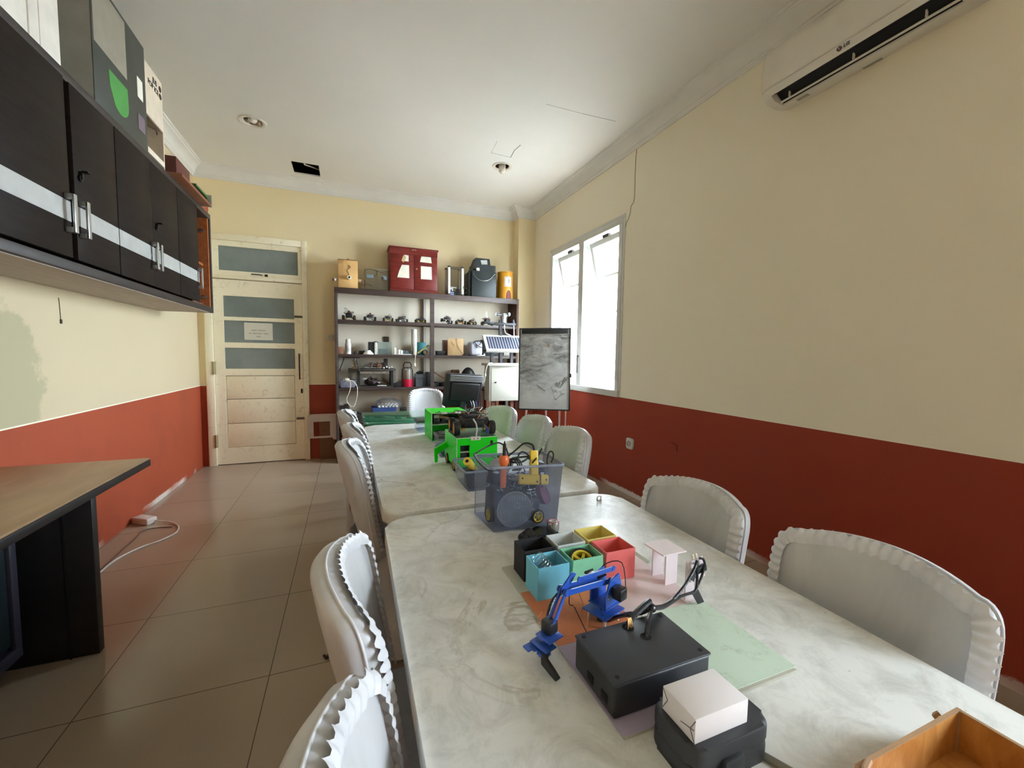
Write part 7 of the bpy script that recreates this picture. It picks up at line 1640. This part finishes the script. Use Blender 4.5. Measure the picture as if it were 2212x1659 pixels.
m = MB(); m.box(x0 + 0.01, x1 - 0.02, 5.27, 5.35, Z, zt - 0.05, 0.006); m.ball((x0 + 0.06, 5.29, zt + 0.014), 0.04, (1.2, 1, 0.5), 14); m.tube([(x0 + 0.03, 5.26, zt + 0.01), (x0 + 0.05, 5.26, zt + 0.04), (x0 + 0.08, 5.26, zt + 0.02), (x0 + 0.10, 5.26, zt + 0.004)], 0.004, 6); part('black_unit', m, M_DARK, t)
item('dark_case', 'dark case squeezed between clear gadget case and centre post on the fourth shelf', 'case', 921.5, 931, 804, 5.25, 0.14, M_CHAR, 0.004)
item('black_strip', 'low black strip lying before the test bench end on the fourth shelf', 'strip', 851, 868, 827, 5.24, 0.06, M_DARK, 0.003)
a = ony(985, 806, 5.34); item('cardboard_box', 'brown cardboard box left of the black helmet on the fourth shelf', 'box', 978, 993, 799, 5.36, 0.09, mat('brown_carton', rgb(128, 90, 64), 0.7))
t = thing('helmet', 'black domed helmet on the fourth shelf above the monitor', 'helmet', (1.30, 5.30, Z))
a = ony(1011, 811, 5.30); zt = ony(1011, 793.5, 5.28).z; R = 0.115
m = MB(); m.ball((a.x, 5.30, Z + 0.02), R, (1.0, 0.95, (zt - Z - 0.02) / R), 28)
for v in m.b.verts: v.co.z = max(v.co.z, Z + 0.002)
part('shell', m, mat('matt_black_helmet', rgb(36, 36, 36), 0.45), t)
m = MB(); m.lathe((a.x, 5.30, Z), [(R * 0.9, 0.06), (R * 1.02, 0.045), (R * 1.04, 0.03), (R * 0.95, 0.03), (R * 0.9, 0.06)], 28); part('rim_band', m, mat('grey_green_band', rgb(74, 76, 70), 0.45), t)
m = MB(); a, b = ony(940, 805, 5.22), ony(963, 820, 5.22); m.bar((a.x, 5.25, a.z), (b.x + 0.05, 5.25, b.z - 0.02), 0.10, 0.012); solo('plank', m, wood('brown_plank', rgb(110, 78, 56), rgb(140, 102, 76), 0.6), 'brown plank slanting down behind the monitor on the fourth shelf', 'plank')
m = MB()
for k in range(7): m.cbox((1.01 + 0.045 * k, 5.24 + 0.05 * (k % 3), Z + 0.02 + 0.006 * (k % 2)), (0.05, 0.06, 0.04 + 0.012 * (k % 2)), 0.004, None)
solo('scrap_heap', m, M_DARK, 'heap of dark electronic scrap left of the monitor on the fourth shelf', 'scrap')
for i, (px, lb) in enumerate(((1046, 'upper white clip at the edge of the fourth shelf beside the monitor'), (1055, 'white clip on the fourth shelf left of the cream control box'))):
    a = ony(px, 833, 5.18); m = MB(); m.lathe((a.x, 5.18, Z), [(0, 0), (0.014, 0), (0.012, 0.014), (0.005, 0.03), (0, 0.032)], 14); solo('white_clip', m, M_PVC, lb, 'clip')

# --- fifth board
Z = SZ[1] + 0.0005
t = thing('instant_camera', 'black and silver old camera at the left end of the fifth shelf', 'camera', (-0.02, 5.25, Z))
a0 = ony(733, 900, 5.2); x0 = a0.x
m = MB(); m.box(x0 + 0.01, x0 + 0.11, 5.20, 5.34, Z, Z + 0.15, 0.006); m.bar((x0 + 0.01, 5.23, Z + 0.14), (x0 + 0.10, 5.23, Z + 0.19), 0.06, 0.03); part('body', m, M_DARK, t)
m = MB(); m.box(x0 + 0.004, x0 + 0.02, 5.195, 5.21, Z, Z + 0.13, 0.002); m.box(x0 + 0.10, x0 + 0.19, 5.196, 5.23, Z + 0.02, Z + 0.115, 0.004); part('silver_trim', m, M_SILVER, t)
m = MB(); m.box(x0 + 0.118, x0 + 0.175, 5.190, 5.197, Z + 0.035, Z + 0.10, 0.003); part('lens_panel', m, mat('dark_red_lens_panel', rgb(60, 26, 28), 0.3), t)
m = MB(); m.box(x0 - 0.004, x0 + 0.004, 5.20, 5.21, Z + 0.04, Z + 0.16); part('red_strap', m, mat('raspberry_strap', rgb(150, 40, 66), 0.5), t)
item('cardboard_box', 'brown cardboard box behind the old camera on the fifth shelf', 'box', 741, 754, 874, 5.36, 0.08, mat('brown_carton', rgb(128, 90, 64), 0.7))
a, b = ony(748, 884, 5.28), ony(792, 894, 5.28); m = MB(); m.bar((a.x, 5.29, a.z), (b.x, 5.27, b.z - 0.02), 0.03, 0.02); solo('black_bar', m, M_DARK, 'black bar slanting down right of the old camera on the fifth shelf', 'bar')
x0, x1 = ony(803, 880, 5.24).x, ony(857, 880, 5.24).x; zt = ony(830, 880, 5.24).z
t = clear_bin('blue_tub', 'blue tub of white balls inside a clear bag on the fifth shelf', rect(x0 + 0.015, x1 - 0.015, 5.24, 5.42), rect(x0, x1, 5.23, 5.43), Z, zt, rim=0.006, mats=(mat('slate_blue_plastic', rgb(62, 86, 142), 0.4), mat('slate_blue_plastic', rgb(62, 86, 142), 0.4)))
M_BALL = mat('white_celluloid_ball', rgb(226, 224, 220), 0.4, var=0.02)
m = MB(); m.ball((0, 0, 0), 0.019, seg=16); b0_ = m.build('white_ball', M_BALL)
n = 0
for iy in range(3):
    for ix in range(6):
        px_ = x0 + 0.085 + ix * 0.041 + (0.02 if iy % 2 else 0); pz_ = zt + 0.004 + 0.010 * ((ix * 3 + iy) % 3); py_ = 5.265 + 0.042 * iy
        o = b0_ if n == 0 else b0_.copy()
        if n: COL.objects.link(o)
        n += 1; o.location = (px_, py_, pz_); o['category'] = 'ball'; o['group'] = 'white balls heaped in the blue tub'; o['label'] = 'white ball heaped with its like in the blue tub on the fifth shelf'
m = MB(); m.ball(((x0 + x1) / 2 + 0.05, 5.33, zt + 0.03), 0.14, (1.15, 0.6, 0.5), 20)
for v in m.b.verts: v.co += noise.noise_vector(v.co * 25) * 0.02; v.co.z = max(v.co.z, zt + 0.006)
solo('clear_bag', m, clear('thin_clear_film', (0.95, 0.95, 0.96, 1), rgb(220, 222, 226), 0.10, 0.08), 'thin clear bag puffed over the blue tub of white balls', 'bag')
m = MB(); m.ball((x0 - 0.105, 5.34, Z + 0.05), 0.065, (1.15, 0.9, 0.7), 18)
for v in m.b.verts: v.co += noise.noise_vector(v.co * 22) * 0.025; v.co.z = max(v.co.z, Z)
solo('clear_bag', m, clear('thin_clear_film', (0.95, 0.95, 0.96, 1), rgb(220, 222, 226), 0.10, 0.08), 'slack clear bag lying left of the blue tub on the fifth shelf', 'bag')
item('black_module', 'small black box right of the blue tub on the fifth shelf', 'module', 864, 879, 881, 5.26, 0.08, M_BLK, 0.006)
item('black_speaker', 'black box left of the timber pieces on the fifth shelf', 'box', 940, 958, 862, 5.26, 0.14, M_CHAR, 0.004)
# --- timber pieces and dark stuff stored in the right lower bays
M_TIM = wood('reddish_timber', rgb(118, 66, 48), rgb(156, 98, 74), 0.55, (12, 12, 1), 3); M_TIM2 = wood('grey_brown_timber', rgb(132, 112, 100), rgb(160, 140, 128), 0.55, (12, 12, 1), 3)
zz = SZ[1] + 0.0005
labs = ['reddish timber piece standing first from the monitor side in the lower right bay', 'grey brown timber piece standing second from the monitor in the lower right bay', 'reddish timber piece standing third from the monitor in the lower right bay', 'grey brown timber piece fourth from the monitor in the lower right bay', 'reddish timber piece standing under the cream control box', 'last timber piece towards the whiteboard in the lower right bay']
for i, px in enumerate((1034, 1043, 1052, 1060, 1073, 1096)):
    a = ony(px, 870, 5.22); m = MB(); m.box(a.x - 0.018, a.x + 0.018, 5.20 + 0.04 * (i % 2), 5.245 + 0.04 * (i % 2), zz, zz + (0.352, 0.33, 0.35, 0.34, 0.34, 0.345)[i], 0.002); solo('timber_piece', m, M_TIM2 if i % 2 else M_TIM, labs[i], 'timber', 'timber pieces in the lower right bay')
a = ony(1084, 880, 5.25); m = MB(); m.box(a.x - 0.10, a.x - 0.03, 5.28, 5.44, zz, zz + 0.30, 0.01); solo('black_case', m, M_CHAR, 'black case behind the timber pieces in the lower right bay', 'case')
m = MB(); m.box(2.02, 2.085, 5.26, 5.42, zz, zz + 0.31, 0.012); solo('black_bag', m, mat('black_bag_fabric', rgb(30, 32, 38), 0.8, bump=0.3), 'black bag in the right corner of the lower right bay, behind the whiteboard', 'bag')
a = ony(985, 830, 5.2)
# --- bottom board
Z = SZ[0] + 0.0005
t0 = ony(739, 940, 5.2); x0, x1 = ony(731.5, 970, 5.19).x, ony(770, 970, 5.19).x; z1_ = ony(745, 956, 5.19).z
m = MB(); m.box(max(x0, SX0 + 0.032), x1 + 0.06, 5.19, 5.42, Z, z1_, 0.004); solo('yellow_box', m, mat('sunflower_yellow_card', rgb(226, 166, 20), 0.5), 'yellow box on the bottom shelf beside the cardboard sheets', 'box')
x2, x3 = ony(738, 950, 5.2).x, ony(768, 950, 5.2).x; z2_ = ony(745, 945, 5.2).z
m = MB(); m.box(x2, x3 + 0.03, 5.20, 5.40, z1_ + 0.001, z2_, 0.003); solo('wood_tray', m, wood('red_grain_tray', rgb(142, 82, 56), rgb(176, 112, 80), 0.5, (1, 8, 8), 6), 'red grained wooden tray between yellow box and blue foam', 'tray')
x4, x5 = ony(740, 930, 5.21).x, ony(764, 930, 5.21).x; z3_ = min(ony(748, 922, 5.21).z, SZ[1] - 0.05)
m = MB(); m.box(x4, x5 + 0.03, 5.21, 5.39, z2_ + 0.001, z3_, 0.004); solo('blue_foam_block', m, mat('sky_blue_foam', rgb(128, 188, 214), 0.7), 'light blue foam block on the wooden tray at the bottom shelf', 'block')
